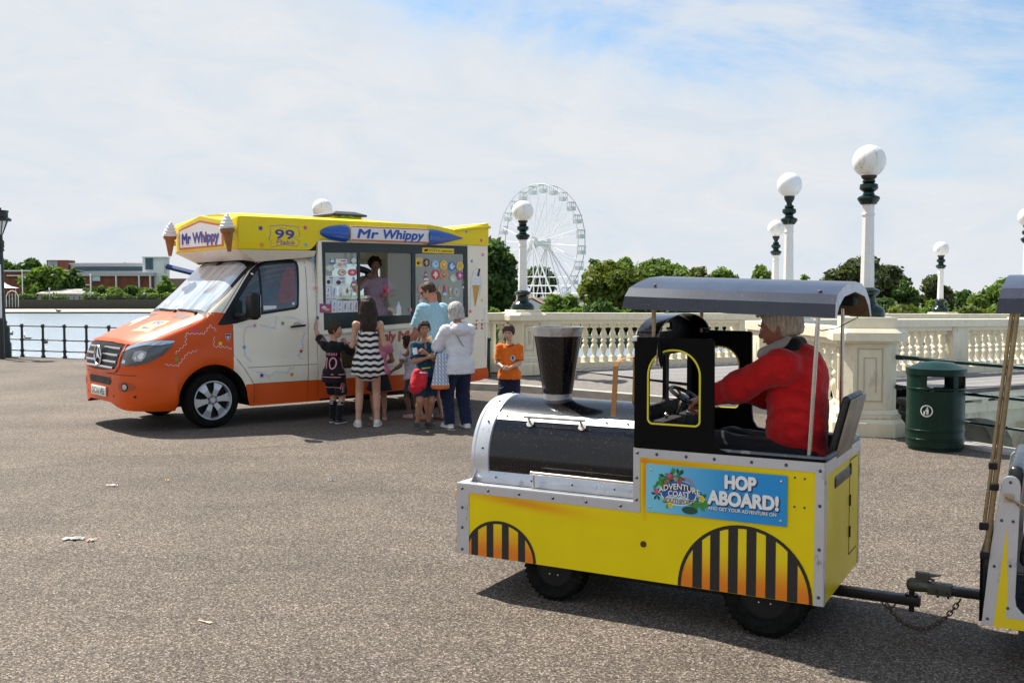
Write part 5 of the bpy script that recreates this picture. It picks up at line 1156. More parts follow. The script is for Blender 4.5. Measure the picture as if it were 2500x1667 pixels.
 fr_ = MB(); fr_.lathe([(rB - .01, .05), (rB + .006, .055), (rB + .010, .07), (rB + .008, .135), (rB - .004, .142)], (0, yc, zc), n=64, M=MX); fr_.lathe([(rB - .06, .02), (rB - .03, .014), (rB - .004, .022), (rB + .001, .04), (rB - .005, .052)], (0, yc, zc), n=64, M=MX); fr_.build('boiler_ring', M_ALU, t)
 MB().lathe([(0.001, -.01), (rB * .35, -.006), (rB * .6, .01), (rB - .06, .024)], (0, yc, zc), n=48, M=MX).build('boiler_front', M_GLIT, t)
 for an in (46, 134):
  b = MB(); vs = []; w_ = 4.2
  for i in range(7):
   q = R(an - w_ + 2 * w_ * i / 6)
   for xx in (.142, 1.034): vs.append((xx, yc - (rB + .004) * math.cos(q), zc + (rB + .004) * math.sin(q)))
  b.add(vs, [(2 * i, 2 * i + 1, 2 * i + 3, 2 * i + 2) for i in range(6)]); b.build('boiler_band', M_ALU, t)
 for sg_ in (-1, 1):
  y0 = yc + sg_ * (rB - .012); b = MB(); b.add([(0.06, y0, .66), (1.034, y0, .66), (1.034, yc + sg_ * (rB + .018), .612), (0.06, yc + sg_ * (rB + .018), .612), (1.034, yc + sg_ * (rB + .022), .585), (0.06, yc + sg_ * (rB + .022), .585)], [(0, 1, 2, 3), (3, 2, 4, 5)]); b.add([(0.06, y0, .66), (0.06, yc + sg_ * (rB + .06), .592), (0.06, yc, .592)], [(0, 1, 2)]); b.build('boiler_skirt', M_ALU, t, smooth=False)
 bolts(t, [(x, yc - (rB + .006) * math.cos(R(46)), zc + (rB + .006) * math.sin(R(46))) for x in (.2, .34, .92, .8)] + [(.1, yc - (rB + .012) * math.cos(R(q)), zc + (rB + .012) * math.sin(R(q))) for q in (12, 38, 65, 92)], r=.006)
 bolts(t, [(x, yc - rB - .03, .622) for x in (.2, .42, .66, .9)], r=.006)
 c = MB(); c.lathe([(.079, 1.0), (.083, 1.06)], (.395, yc, 0), n=40, mi=1); c.lathe([(.083, 1.06), (.135, 1.385)], (.395, yc, 0), n=40, mi=0); c.lathe([(.1365, 1.385), (.1455, 1.432), (.146, 1.436), (.136, 1.436), (.128, 1.38), (.09, 1.2), (.001, 1.1)], (.395, yc, 0), n=40, mi=1); c.m = [m_ for m_ in c.m]
 c.build('chimney', [M_GLIT, mat("scuffed_silver_band", (0.55, 0.55, 0.55), 0.4, metal=0.6, var=0.3, vscale=9, dirt=((0.20, 0.16, 0.11), 12, 0.52))], t)
 rl = lambda a, r_=.335: (yc - r_ * math.cos(R(a)), zc + r_ * math.sin(R(a)))
 y1, z1_ = rl(41, rB + .055); h = MB().cyl((.335, y1, z1_), (.70, y1, z1_), .0095, n=12).build('grab_rail', M_STEEL, t)
 for xx in (.36, .672): b = MB(); y0, z0_ = rl(39, rB + .002); b.cyl((xx, y1, z1_), (xx, y0, z0_), .006, n=8); b.cyl((xx, y0, z0_), (xx, y0 - .006, z0_ + .005), .022, n=16); b.build('bracket', M_STEEL, h)
 h = MB().tube([(.44, .045, .672), (1.036, .045, .668)], .0095, 12).build('grab_rail', M_STEEL, t)
 b = MB(); b.cyl((.452, .045, .672), (.452, .045, .592), .005, n=8); b.ell((.44, .045, .672), (.012, .012, .012), n=10, k=6); b.cyl((.452, .045, .592), (.452, .045, .594), .016, n=12); b.build('bracket', M_STEEL, h)
 b = MB(); st = [(.845, .19, .985), (.855, .195, 1.245), (.858, .205, 1.268), (.862, .235, 1.278), (.868, .42, 1.285), (.866, .445, 1.27), (.862, .455, 1.24), (.85, .47, 1.03)]
 vs = []
 for (x, y, z) in st: vs += [(x - .014, y, z), (x + .014, y, z), (x + .014, y + .004, z - .002), (x - .014, y + .004, z - .002)]
 fs = [(4 * i + j, 4 * i + (j + 1) % 4, 4 * i + 4 + (j + 1) % 4, 4 * i + 4 + j) for i in range(len(st) - 1) for j in range(4)]
 b.add(vs, fs + [(0, 1, 2, 3)]); b.build('bell_bracket', mat("tan_varnished_strap", (0.42, 0.20, 0.055), 0.35, var=0.15, vscale=20), t, smooth=False)
 hole = arch_outline(1.112, 1.376, .985, 1.348, .125)
 b = MB(); out = [(1.037, .8585), (1.964, .8585), (1.964, .872), (1.52, .872), (1.475, .882), (1.452, .91), (1.442, .95), (1.440, 1.395), (1.43, 1.406), (1.037, 1.410)]
 b.plate(out, [hole], Xy, 0.0, .026); b.build('cab_side', M_BLK, t, smooth=False, bevel=.003)
 MB().tube([(x, -.003, z) for x, z in hole], .0048, 8, closed=True).build('yellow_piping', mat("piping_yellow", (0.80, 0.68, 0.02), 0.4), t)
 hole2 = arch_outline(1.09, 1.318, .985, 1.328, .11); b = MB(); out2 = [(1.037, .8585), (1.964, .8585), (1.964, .872), (1.47, .872), (1.42, .885), (1.397, .92), (1.390, .97), (1.386, 1.405), (1.376, 1.415), (1.037, 1.418)]
 b.plate(out2, [hole2], Xy, W - .026, W); b.build('cab_side', M_BLK, t, smooth=False, bevel=.003)
 MB().tube([(x, W - .028, z) for x, z in hole2], .004, 8, closed=True).build('yellow_piping', _mats['piping_yellow'], t)
 YZ = lambda a, z, x: (x, a, z); arc = [(.0265, .84), (W - .0265, .84), (W - .0265, 1.405)] + [(W / 2 + .40 * math.cos(R(q)), 1.405 + .108 * math.sin(R(q))) for q in range(4, 177, 8)] + [(.0265, 1.405)]
 b = MB(); b.plate(arc, [rrect(.10, .40, 1.05, 1.30, .03), rrect(.45, .79, 1.05, 1.30, .03), rrect(.26, .50, 1.425, 1.468, .01)], YZ, 1.037, 1.055); b.build('bulkhead', M_BLK, t, smooth=False)
 b = MB(); n = 24; vs = []
 for i in range(n + 1):
  q = R(180 * i / n)
  for (rr_, xx) in ((1.0, 1.037), (1.0, 1.15), (.965, 1.15)): vs.append((xx, W / 2 + .41 * rr_ * math.cos(q), 1.405 + .115 * rr_ * math.sin(q)))
 b.add(vs, [(3 * i + j, 3 * i + j + 1, 3 * i + 4 + j, 3 * i + 3 + j) for i in range(n) for j in range(2)]); b.build('cowl', M_GLIT, t)
 b = MB(); b.bb(1.056, 1.16, .03, W - .03, .84, .985); b.build('dashboard', M_MBLK, t, bevel=.01); b = MB(); b.bb(1.06, 1.95, .03, W - .03, .42, .44); b.build('floor', M_MBLK, t)
 for (yy0, yy1) in ((.021, .03), (W - .03, W - .021)): b = MB(); b.bb(1.04, 1.944, yy0, yy1, .3, .868); b.build('inner_lining', M_MBLK, t, smooth=False)
 b = MB(); b.bb(1.93, 1.9435, .03, W - .03, .3, .868); b.build('inner_lining', M_MBLK, t, smooth=False)
 b = MB(); b.tube([(1.46, .012, .874), (1.955, .012, .872), (1.962, .03, .872), (1.962, W - .03, .872), (1.955, W - .012, .872), (1.42, W - .012, .874)], .011, 8); b.build('edge_rubber', mat("worn_grey_edge", (0.10, 0.11, 0.13), 0.4, dirt=((0.4, 0.42, 0.45), 14, 0.55)), t)
 box('corner_block', 1.030, 1.052, -.006, .03, 1.388, 1.412, mat("white_plastic", (0.7, 0.7, 0.7), 0.5), t, bevel=.003)
 Ms = Matrix.Rotation(R(28), 3, 'Y'); c0 = Vector((1.155, .43, 1.085)); ring = [c0 + Ms @ Vector((.088 * math.cos(a), .088 * math.sin(a), 0)) for a in [2 * math.pi * i / 32 for i in range(32)]]
 sw = MB().tube(ring, .0105, 10, closed=True).build('steering_wheel', mat("wheel_plastic", (0.012, 0.012, 0.013), 0.2), t)
 b = MB(); 
 for q in (30, 150, 270): b.tube([c0 + Ms @ Vector((.086 * math.cos(R(q)), .086 * math.sin(R(q)), 0)), c0 + Ms @ Vector((0, 0, -.02))], .007, 6)
 b.cyl(c0 + Ms @ Vector((0, 0, -.03)), c0 + Ms @ Vector((0, 0, 0.0)), .022); b.build('spokes', _mats['wheel_plastic'], sw)
 MB().cyl(c0 + Ms @ Vector((0, 0, -.02)), (1.08, .43, .94), .014).build('column', M_STEEL, sw)
 b = MB(); b.cyl((1.16, .24, .96), (1.12, .24, 1.0), .004); b.ell((1.118, .24, 1.0), (.014, .014, .014), n=12, k=8); b.build('lever', M_STEEL, t)
 b = MB(); b.cyl((1.17, .34, .95), (1.20, .34, 1.01), .004); b.ell((1.2, .34, 1.012), (.012, .012, .012), n=12, k=8); b.build('lever', M_STEEL, t)
 b = MB(); V = []; b.ell((1.19, -.045, 1.335), (.013, .012, .070), n=16, k=14, M=Matrix.Rotation(R(-6), 3, 'Y')); mr = b.build('wing_mirror', M_BLK, t)
 MB().tube([(1.165, -.006, 1.275), (1.165, -.03, 1.275), (1.172, -.042, 1.30), (1.178, -.045, 1.37)], .004, 8).build('bracket', M_STEEL, mr)
 sb_ = MB(); Ms = Matrix.Rotation(R(14), 3, 'Y'); sb_.box((1.972, .42, .985), (.035, .38, .32), M=Ms); se = sb_.build('seat_back', mat("black_vinyl", (0.014, 0.018, 0.016), 0.4, var=0.3, vscale=15), t, bevel=.03, seg=4)
 sb_ = MB(); sb_.box((2.000, .42, .985), (.014, .36, .29), M=Ms); sb_.build('seat_shell', mat("worn_beige_shell", (0.30, 0.24, 0.18), 0.5, var=0.25, vscale=6, dirt=((0.05, 0.04, 0.04), 16, 0.66)), se, bevel=.006)
 b = MB(); b.box((1.80, .43, .73), (.34, .44, .08)); b.build('seat_cushion', _mats['black_vinyl'], t, bevel=.025, seg=3); box('seat_box', 1.66, 1.92, .25, .61, .441, .69, M_MBLK, t)
 UN = mat("canopy_underside", (0.16, 0.10, 0.05), 0.8, var=0.3, vscale=9); RM = mat("pale_fibreglass_edge", (0.55, 0.60, 0.70), 0.35, var=0.15, vscale=15)
 cp = canopy(t, .985, 2.005, W, 1.548, .034, [M_CAN, UN, RM])
 for i, (xa, ya, xb) in enumerate(((1.127, .03, 1.127), (1.885, .03, 1.922), (1.10, W - .03, 1.10), (1.87, W - .03, 1.872))):
  MB().cyl((xa, ya, .87 if i in (1, 3) else 1.405), (xb, ya, 1.60), .0105, n=12).build('pole', M_STEEL if i % 2 else M_BRASS, t)
 b = MB(); 
 for (x, y, z) in ((1.127, .045, 1.645), (1.922, .045, 1.614)): b.cyl((x, y, z - .02), (x, y, z + .022), .006, n=8); b.ell((x, y, z + .02), (.010, .010, .006), n=8, k=5); b.ell((x, y, z), (.016, .012, .008), n=8, k=5)
 b.build('canopy_bolt', mat("rusty_bolt", (0.16, 0.09, 0.08), 0.5, metal=0.5), cp)
 MB().tube([(1.995, .80, 1.54), (1.97, .70, 1.50), (1.93, .40, 1.455), (1.91, .15, 1.45), (1.915, .035, 1.46)], .0025, 6).build('cable', M_MBLK, t)
 b = MB(); b.box((1.93, .62, 1.585), (.10, .16, .05)); b.build('speaker_box', M_MBLK, t, bevel=.01)
 b = MB(); b.bb(-.035, .002, .03, .085, .505, .545); b.build('indicator_lamp', mat("amber_lens", (0.85, 0.36, 0.02), 0.25), t, bevel=.008)
 b = MB(); b.lathe([(.018, 0), (.016, -.02), (.022, -.028), (.001, -.032)], (0, .05, .262), n=14, M=MX); b.build('buffer', M_BRASS, t)
 b = MB(); b.bb(-.035, .002, W - .085, W - .03, .505, .545); b.build('indicator_lamp', _mats['amber_lens'], t, bevel=.008)
 for (x, y, r_, s_) in ((.56, .11, .17, -1), (1.687, .085, .20, -1), (.56, W - .11, .17, 1), (1.687, W - .085, .20, 1)): wheel_small(t, x, y, r_, .12, s_)
 b = MB(); b.cyl((.56, .1, .17), (.56, W - .1, .17), .02); b.cyl((1.687, .1, .2), (1.687, W - .1, .2), .025); b.build('axle', M_MBLK, t)
 HB = mat("greasy_black_steel", (0.025, 0.023, 0.024), 0.4, metal=0.5, var=0.4, vscale=18, dirt=((0.10, 0.05, 0.03), 16, 0.6))
 b = MB(); b.bb(1.80, 2.325, .43, .485, .132, .176); b.build('drawbar', HB, t, bevel=.003)
 b = MB(); b.cyl((2.285, .458, .10), (2.285, .458, .24), .013); b.ell((2.285, .458, .235), (.026, .026, .026)); b.cyl((2.285, .458, .176), (2.285, .458, .186), .03); b.build('tow_ball', HB, t)
 CH = mat("rusty_chain", (0.11, 0.07, 0.045), 0.6, metal=0.5, var=0.4, vscale=30); b = MB(); p0, p1 = Vector((2.175, .43, .125)), Vector((2.50, .43, .195)); n = 26; pts = []
 for i in range(n + 1):
  s = i / n; p = p0.lerp(p1, s); p.z -= .13 * 4 * s * (1 - s) * (1.0) ; p.z = max(p.z, .02); pts.append(p)
 for i in range(n):
  c, d = (pts[i] + pts[i + 1]) / 2, (pts[i + 1] - pts[i]); l = d.length; d.normalize(); sd_ = Vector((0, 1, 0)) if i % 2 else d.cross(Vector((0, 1, 0))).normalized()
  rg = [c + d * (l * .72 * math.cos(a)) + sd_ * (.0095 * math.sin(a)) for a in [2 * math.pi * k / 10 for k in range(10)]]; b.tube(rg, .0034, 5, closed=True)
 b.tube([p0 + Vector((.03 * math.cos(R(a)) + .01, 0, .03 * math.sin(R(a)) * .9 + .01)) for a in range(180, 361, 30)], .004, 6); b.build('safety_chain', CH, t)
train()
def carriage():
 ox = 2.611; o = TR.wld(ox, 0.10); t = thing('toy_train_carriage', 'silver and yellow toy train carriage at the right edge, hitched behind the engine', 'toy train', o, R(-29)); W = .80
 X = lambda x: x - ox; Xy = lambda a, b_, y: (a, y, b_)
 rt = [(X(2.712) + .036 * math.cos(R(q)), .812 + .036 * math.sin(R(q))) for q in range(0, 181, 20)]
 sil = [(X(2.611), .192), (1.55, .192), (1.585, .53), (1.62, .80)] 
 out = [(0, .192), (1.62, .192), (1.62, .80), (1.60, .84), (1.565, .84), (1.545, .80), (1.50, .30), (1.46, .262), (1.40, .252), (.19, .252), (.155, .262), (.133, .29), (.128, .33), (.139, .80)] + rt[1:] + [(X(2.675), .80), (X(2.64), .53)]
 for y0 in (0.0, W - .02):
  b = MB(); b.prism(out, Xy, y0, y0 + .02); b.build('side_frame', M_ALU, t, smooth=False, bevel=.002)
 a = Art(); Yp = mat("train_yellow_flash", (0.80, 0.60, 0.003), 0.3, coat=.3); a.poly([(X(2.658), .1925), (1.60, .1925), (1.60, .238), (X(2.703), .238), (X(2.712), .32), (X(2.70), .635)], Yp); a.lay('yellow_flash', t, (0, 0, 0), (1, 0, 0), (0, 0, 1), off=.0008)
 bolts(t, [(X(x), -.001, z) for x, z in ((2.711, .822), (2.680, .656), (2.724, .656), (2.656, .455), (2.717, .464), (2.712, .281), (2.634, .224))], r=.0065)
 PD = mat("carriage_vinyl", (0.018, 0.020, 0.022), 0.28, var=0.2, vscale=8, bump=0.003, bscale=30)
 for (x, lean) in ((X(2.69), -1), (.83, 1), (1.60, 1)):
  b = MB(); b.box((x + .02, W / 2, .66), (.06, W - .045, .46), M=Matrix.Rotation(R(6), 3, 'Y')); b.build('seat_back', PD, t, bevel=.028, seg=4)
 for x in (.33, 1.02, 1.36): b = MB(); b.box((x if x != .33 else .27, W / 2, .49), (.26, W - .05, .07)); b.build('seat', PD, t, bevel=.025, seg=3)
 box('floor', .02, 1.6, .02, W - .02, .20, .245, M_MBLK, t)
 b = MB(); b.bb(-.012, .0, .03, W - .03, .2, .5); b.add([(-.012, .0, .2), (-.012, .03, .2), (.015, .03, .52), (.015, 0, .52)], [(0, 1, 2, 3)]); b.build('front_panel', M_BLK, t, smooth=False)
 cp = canopy(t, X(2.640), 1.68, W, 1.540, .0, [M_CAN, _mats['canopy_underside'], _mats['pale_fibreglass_edge']])
 for y in (.012, W - .012):
  if y < .1: MB().cyl((X(2.623), y - .018, .50), (X(2.722), y - .004, 1.56), .0115, n=12).build('pole', M_BRASS, t); MB().cyl((X(2.612), y - .02, .62), (X(2.702), y - .004, 1.56), .008, n=12).build('pole', M_BRASS, t)
  MB().cyl((1.60, y, .5), (1.56, y, 1.56), .0105, n=12).build('pole', M_BRASS, t)
 b = MB()
 for (x, z) in ((2.618, .50), (2.612, .625), (2.650, .80), (2.643, .89)): b.box((X(x), -.012, z), (.035, .03, .03))
 b.build('pole_clamp', M_MBLK, t, bevel=.004)
 b = MB(); b.bb(X(2.686), X(2.728), -.004, -.0, .735, .775); pl = b.build('hook_plate', mat("brass_plate", (0.50, 0.44, 0.34), 0.4, metal=.6, dirt=((0.25, 0.15, 0.05), 40, 0.55)), t, smooth=False)
 b = MB(); p = Vector((X(2.708), -.012, .755))
 for i in range(16):
  c = p + Vector((.022 * i, -.004, -.075 * math.sin(min(i / 15, 1) * math.pi * .5) * .9 - .006 * i)); d = Vector((.8, 0, -.5 + .03 * i)).normalized(); sd_ = Vector((0, 1, 0)) if i % 2 else d.cross(Vector((0, 1, 0)))
  b.tube([c + d * (.017 * math.cos(a)) + sd_ * (.008 * math.sin(a)) for a in [2 * math.pi * k / 10 for k in range(10)]], .0028, 5, closed=True)
 b.build('chain', mat("brass_chain", (0.45, 0.33, 0.16), 0.35, metal=.9), t)
 for x in (.45, 1.25):
  for y, s_ in ((.09, -1), (W - .09, 1)): wheel_small(t, x, y, .12, .08, s_)
 b = MB(); [b.cyl((x, .1, .12), (x, W - .1, .12), .02) for x in (.45, 1.25)]; b.bb(.1, 1.5, .2, .6, .13, .199); b.build('chassis', M_MBLK, t)
 yc = .458 - .10; HB = _mats['greasy_black_steel']; OL = mat("olive_cast_coupler", (0.10, 0.10, 0.075), 0.5, metal=.5, var=0.3, vscale=25, dirt=((0.12, 0.06, 0.03), 20, 0.6))
 b = MB(); b.bb(X(2.455), .10, yc - .025, yc + .025, .205, .245); b.build('tow_bar', HB, t, bevel=.003)
 b = MB(); b.tube([(X(2.262), yc, .235), (X(2.27), yc, .233), (X(2.30), yc, .232), (X(2.34), yc, .231), (X(2.37), yc, .23)], [.012, .030, .034, .030, .027], 12); b.bb(X(2.355), X(2.462), yc - .030, yc + .030, .200, .252); cpl = b.build('coupler', OL, t, bevel=.003)
 b = MB(); b.bb(X(2.30), X(2.36), yc - .016, yc + .016, .258, .296); b.add([(X(2.30), yc - .012, .297), (X(2.415), yc - .012, .291), (X(2.415), yc + .012, .291), (X(2.30), yc + .012, .297), (X(2.30), yc - .012, .285), (X(2.36), yc - .012, .276), (X(2.36), yc + .012, .276), (X(2.30), yc + .012, .285)], [(0, 1, 2, 3), (4, 5, 6, 7), (0, 1, 5, 4), (3, 2, 6, 7), (0, 3, 7, 4), (1, 2, 6, 5)]); b.cyl((X(2.36), yc, .27), (X(2.385), yc, .262), .006); b.build('latch_lever', OL, cpl)
 bolts(cpl, [(X(2.395), yc - .031, .224), (X(2.44), yc - .031, .220)], r=.007); b = MB(); [b.cyl((x, yc, .20), (x, yc, .185), .006) for x in (X(2.40), X(2.445))]; b.build('stud', HB, cpl)
carriage()
# ------------------------------------------------------------------ ice cream van
VN = Frame((-3.5898, 11.9519, 0), 40)
def interp(tab, x, col):
 xs = [r[0] for r in tab]; ys = [r[col] for r in tab]
 return float(np.interp(x, xs, ys))
def spl(tab, x, col):  # monotone-ish smooth interpolation
 xs = [r[0] for r in tab]; ys = [r[col] for r in tab]
 if x <= xs[0]: return ys[0]
 if x >= xs[-1]: return ys[-1]
 i = max(j for j in range(len(xs)) if xs[j] <= x); i = min(i, len(xs) - 2); h = xs[i + 1] - xs[i]; t = (x - xs[i]) / h
 def sl(k):
  if k <= 0 or k >= len(xs) - 1: return 0 if k > 0 else (ys[1] - ys[0]) / (xs[1] - xs[0])
  a, b = (ys[k] - ys[k - 1]) / (xs[k] - xs[k - 1]), (ys[k + 1] - ys[k]) / (xs[k + 1] - xs[k])
  return 0 if a * b <= 0 else 2 * a * b / (a + b)
 m0, m1 = sl(i) * h, sl(i + 1) * h
 return (2 * t ** 3 - 3 * t ** 2 + 1) * ys[i] + (t ** 3 - 2 * t ** 2 + t) * m0 + (-2 * t ** 3 + 3 * t ** 2) * ys[i + 1] + (t ** 3 - t ** 2) * m1
M_ORG = mat("van_orange_paint", (0.68, 0.085, 0.004), 0.38, var=0.04, vscale=4, coat=0.1, spec=.3, dirt=((0.42, 0.12, 0.04), 9, 0.72))
M_VCR = mat("van_cream_paint", (0.86, 0.785, 0.63), 0.30, var=0.04, vscale=5, coat=0.4, dirt=((0.55, 0.46, 0.34), 7, 0.70))
M_VYL = mat("van_yellow_paint", (0.86, 0.65, 0.002), 0.35, var=0.05, vscale=5, coat=0.1, spec=.3)
M_VBK = mat("van_black_trim", (0.010, 0.010, 0.011), 0.45, spec=0.3, var=0.2, vscale=20)
M_WFR = mat("window_frame_green_black", (0.010, 0.018, 0.018), 0.35, var=0.2, vscale=12)
M_CHR = mat("chrome", (0.75, 0.75, 0.77), 0.12, metal=1.0)
M_ALW = mat("alloy_silver", (0.55, 0.56, 0.60), 0.3, metal=0.7, var=0.08, vscale=20)
def m_glass(name, tint=(0.9, 0.95, 0.95), refl=0.12, alpha_t=0.85):
 m = bpy.data.materials.new(name); m.use_nodes = True; t = m.node_tree; t.nodes.clear(); L = t.links.new
 out = N(t, 'ShaderNodeOutputMaterial'); tr = N(t, 'ShaderNodeBsdfTransparent'); tr.inputs[0].default_value = (*tint, 1); gl = N(t, 'ShaderNodeBsdfGlossy'); gl.inputs['Roughness'].default_value = 0.03; gl.inputs['Color'].default_value = (0.9, 0.95, 1, 1)
 fr = N(t, 'ShaderNodeFresnel', ins={'IOR': 1.5}); f = mth(t, 'ADD', fr.outputs[0], refl); f = mth(t, 'MINIMUM', f, 1.0)
 mx = N(t, 'ShaderNodeMixShader'); L(f, mx.inputs[0]); L(tr.outputs[0], mx.inputs[1]); L(gl.outputs[0], mx.inputs[2]); L(mx.outputs[0], out.inputs[0]); return m
def van():
 t = thing('ice_cream_van', 'orange, cream and yellow ice cream van with model cones above its windscreen', 'van', VN.o, R(40))
 YC = 0.97
 T = [  # x, half width, bottom z, shoulder z, top z, exponent, tumblehome
  (-1.02, .34, .34, .62, .70, 2.2, 0), (-1.005, .52, .30, .66, .84, 2.3, 0), (-.985, .62, .28, .70, .95, 2.4, 0), (-.95, .71, .265, .75, 1.035, 2.6, 0), (-.90, .785, .258, .80, 1.085, 2.8, 0), (-.82, .845, .255, .86, 1.125, 3, .01), (-.70, .90, .25, .93, 1.175, 3.2, .02),
  (-.50, .945, .245, 1.02, 1.25, 3.4, .03), (-.25, .965, .24, 1.13, 1.345, 3.6, .03), (-.10, .97, .24, 1.20, 1.405, 4, .04), (0.0, .97, .24, 1.23, 1.50, 4.5, .05), (.20, .97, .24, 1.25, 1.69, 5, .07), (.60, .97, .24, 1.25, 2.07, 6, .10), (.72, .97, .24, 1.25, 2.115, 7, .10), (.95, .97, .24, 1.25, 2.15, 7, .09), (1.42, .97, .24, 1.25, 2.17, 8, .07)]
 xs = sorted(set([-1.02, -1.012, -1.005, -.995, -.985, -.97, -.95, -.925, -.90, -.86, -.82, -.76, -.70, -.64, -.58, -.5, -.46] + [.43 * math.cos(R(a)) for a in range(0, 181, 9)] + [.25, .46, .5, .55, .60, .65, .72, .8, .95, 1.1, 1.25, 1.42, -.10, .0]))
 zrow = [0, .30, .38, .46, .513, .60, .715, .80, .90, 1.0, 1.1, 1.2]
 NT = 22
 def section(x):
  w, zb, hs, H, n, tum = (spl(T, x, c) for c in range(1, 7))
  arch = abs(x) < .4301; z0 = zb
  if arch: z0 = max(zb, .345 + math.sqrt(max(0, .43 ** 2 - x * x)))
  P = []
  for z in zrow:
   zz = min(max(z, z0), hs); bulge = 0.0
   d = abs(math.hypot(x, zz - .345) - .50); 
   if d < .075 and zz > .3: bulge = .022 * (1 - (d / .075) ** 2)
   if x > .5: bulge += .010 if .52 < zz < .72 else 0
   tuck = (.05 * max(0, (.34 - zz) / .08) - (.028 if zz < .665 else 0)) if x < -.45 else 0
   P.append((w + bulge - tuck, zz))
  for i in range(1, NT + 1):
   q = math.pi / 2 * i / NT; y = w * max(math.cos(q), 0) ** (2 / n); z = hs + (H - hs) * math.sin(q) ** (2 / n)
   y -= tum * (z - hs) / max(H - hs, .01) * (y / w); P.append((y if i < NT else 0.0, z))
  return P
 S_ = [section(x) for x in xs]; m_ = len(S_[0])
 def mk(pred, name, m, par):
  vs, fs = [], []
  for x, P in zip(xs, S_):
   for (y, z) in P: vs.append((x, YC - y, z))
   for (y, z) in P: vs.append((x, YC + y, z))
  k = 2 * m_
  for i in range(len(xs) - 1):
   for sd_ in (0, 1):
    for j in range(m_ - 1):
     a = i * k + sd_ * m_ + j; f = (a, a + 1, a + k + 1, a + k)
     c = sum((Vector(vs[q]) for q in f), Vector()) / 4
     if pred(c): fs.append(f)
  if pred(Vector((-1.03, YC, .6))):
   o = 0
   for j in range(m_ - 1): fs.append((o + j, o + j + 1, o + m_ + j + 1, o + m_ + j))
  b = MB(); b.add(vs, fs); bb = b.build(name, m, par, smooth=True, angle=50, merge=1e-4)
  bm = bmesh.new(); bm.from_mesh(bb.data); bmesh.ops.delete(bm, geom=[v for v in bm.verts if not v.link_faces], context='VERTS'); bm.to_mesh(bb.data); bm.free()
  return bb
 orange = lambda c: (c.x < .25 and not (c.z > 1.36 and c.x > -.10) ) or c.z < .513
 bonnet = mk(orange, 'bonnet_and_bumper', M_ORG, t); cab = mk(lambda c: not orange(c), 'cab', M_VCR, t)
 BV = bvh_of(bonnet, cab)
 fwd = Vector((1, 0, 0))
 def front(art, name, par, res=.03, off=.004, step=.002): return art.lay(name, par, (-1.6, 0, 0), (0, -1, 0), (0, 0, 1), off=off, bvh=BV, direction=(1, 0, 0), res=res, step=step)
 def side(art, name, par, off=.002, res=None, step=.0012, bv=BV): return art.lay(name, par, (0, -.5, 0), (1, 0, 0), (0, 0, 1), off=off, bvh=bv, direction=(0, 1, 0), res=res, step=step)
 for sgn in (0,):
  a = Art(); a.poly([(-.115, 1.30), (-.07, 1.375), (-.02, 1.398), (.06, 1.400), (.155, 1.392), (.20, 1.34), (.13, 1.25), (0, 1.24)], M_ORG); side(a, 'wing_corner', t, off=.0012, res=.03)
 m = bpy.data.materials.new('windscreen_painted_reflection'); m.use_nodes = True; tt, pb, L = tree_of(m); tc = N(tt, 'ShaderNodeTexCoord'); mp = N(tt, 'ShaderNodeMapping'); mp.inputs['Scale'].default_value = (1.0, 5.0, 1.2); mp.inputs['Rotation'].default_value = (R(20), 0, 0); L(tc.outputs['Object'], mp.inputs[0])
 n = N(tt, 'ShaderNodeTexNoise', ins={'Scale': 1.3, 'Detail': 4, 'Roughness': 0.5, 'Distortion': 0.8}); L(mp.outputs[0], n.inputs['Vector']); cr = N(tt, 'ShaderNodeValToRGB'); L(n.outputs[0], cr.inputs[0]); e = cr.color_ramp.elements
 e[0].position = .34; e[0].color = (.20, .24, .28, 1); e[1].position = .62; e[1].color = (.56, .60, .67, 1); L(cr.outputs[0], pb.inputs['Base Color']); pb.inputs['Roughness'].default_value = .12; pb.inputs['Coat Weight'].default_value = 1.0; pb.inputs['Coat Roughness'].default_value = .03  # opaque screen: pale streaks in the base colour paint the sky's reflection
 fr_dn = Vector((.35, 0, -1)).normalized(); 
 def wsart(art, name, par, off, res=.04, step=.002): return art.lay(name, par, (0, YC, 3.2), (0, -1, 0), (-1, 0, 0), off=off, bvh=BV, direction=(0.0, 0, -1), res=res, step=step)
 a = Art(); bot = [(u, .085 + .03 * (1 - (u / .88) ** 2)) for u in np.linspace(-.885, .885, 13)]; top = [(u, -.665) for u in np.linspace(.80, -.80, 5)]
 a.poly(bot + top, M_VBK); wsk = wsart(a, 'windscreen_surround', t, .002)
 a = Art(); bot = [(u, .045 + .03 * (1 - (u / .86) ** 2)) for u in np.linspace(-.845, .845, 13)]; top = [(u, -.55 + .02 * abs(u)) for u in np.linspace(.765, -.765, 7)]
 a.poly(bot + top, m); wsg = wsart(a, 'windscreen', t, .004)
 a = Art(); a.poly([(-.09, -.555), (.09, -.555), (.075, -.49), (-.06, -.485)], M_VBK); a.poly(circle2(-.70, -.515, .032, n=20), mat("badge_white", (.75, .76, .72)), 0); a.poly(circle2(-.70, -.515, .012, n=12), M_VBK, 1)
 DSH = mat("dashboard_paper", (.75, .75, .74), .5); a.poly([(.02, .02), (-.30, .03), (-.27, -.03), (-.05, -.05)], DSH); a.poly([(-.42, .01), (-.62, -.01), (-.6, -.04), (-.45, -.035)], DSH); wsart(a, 'screen_sticker', wsg, .006)
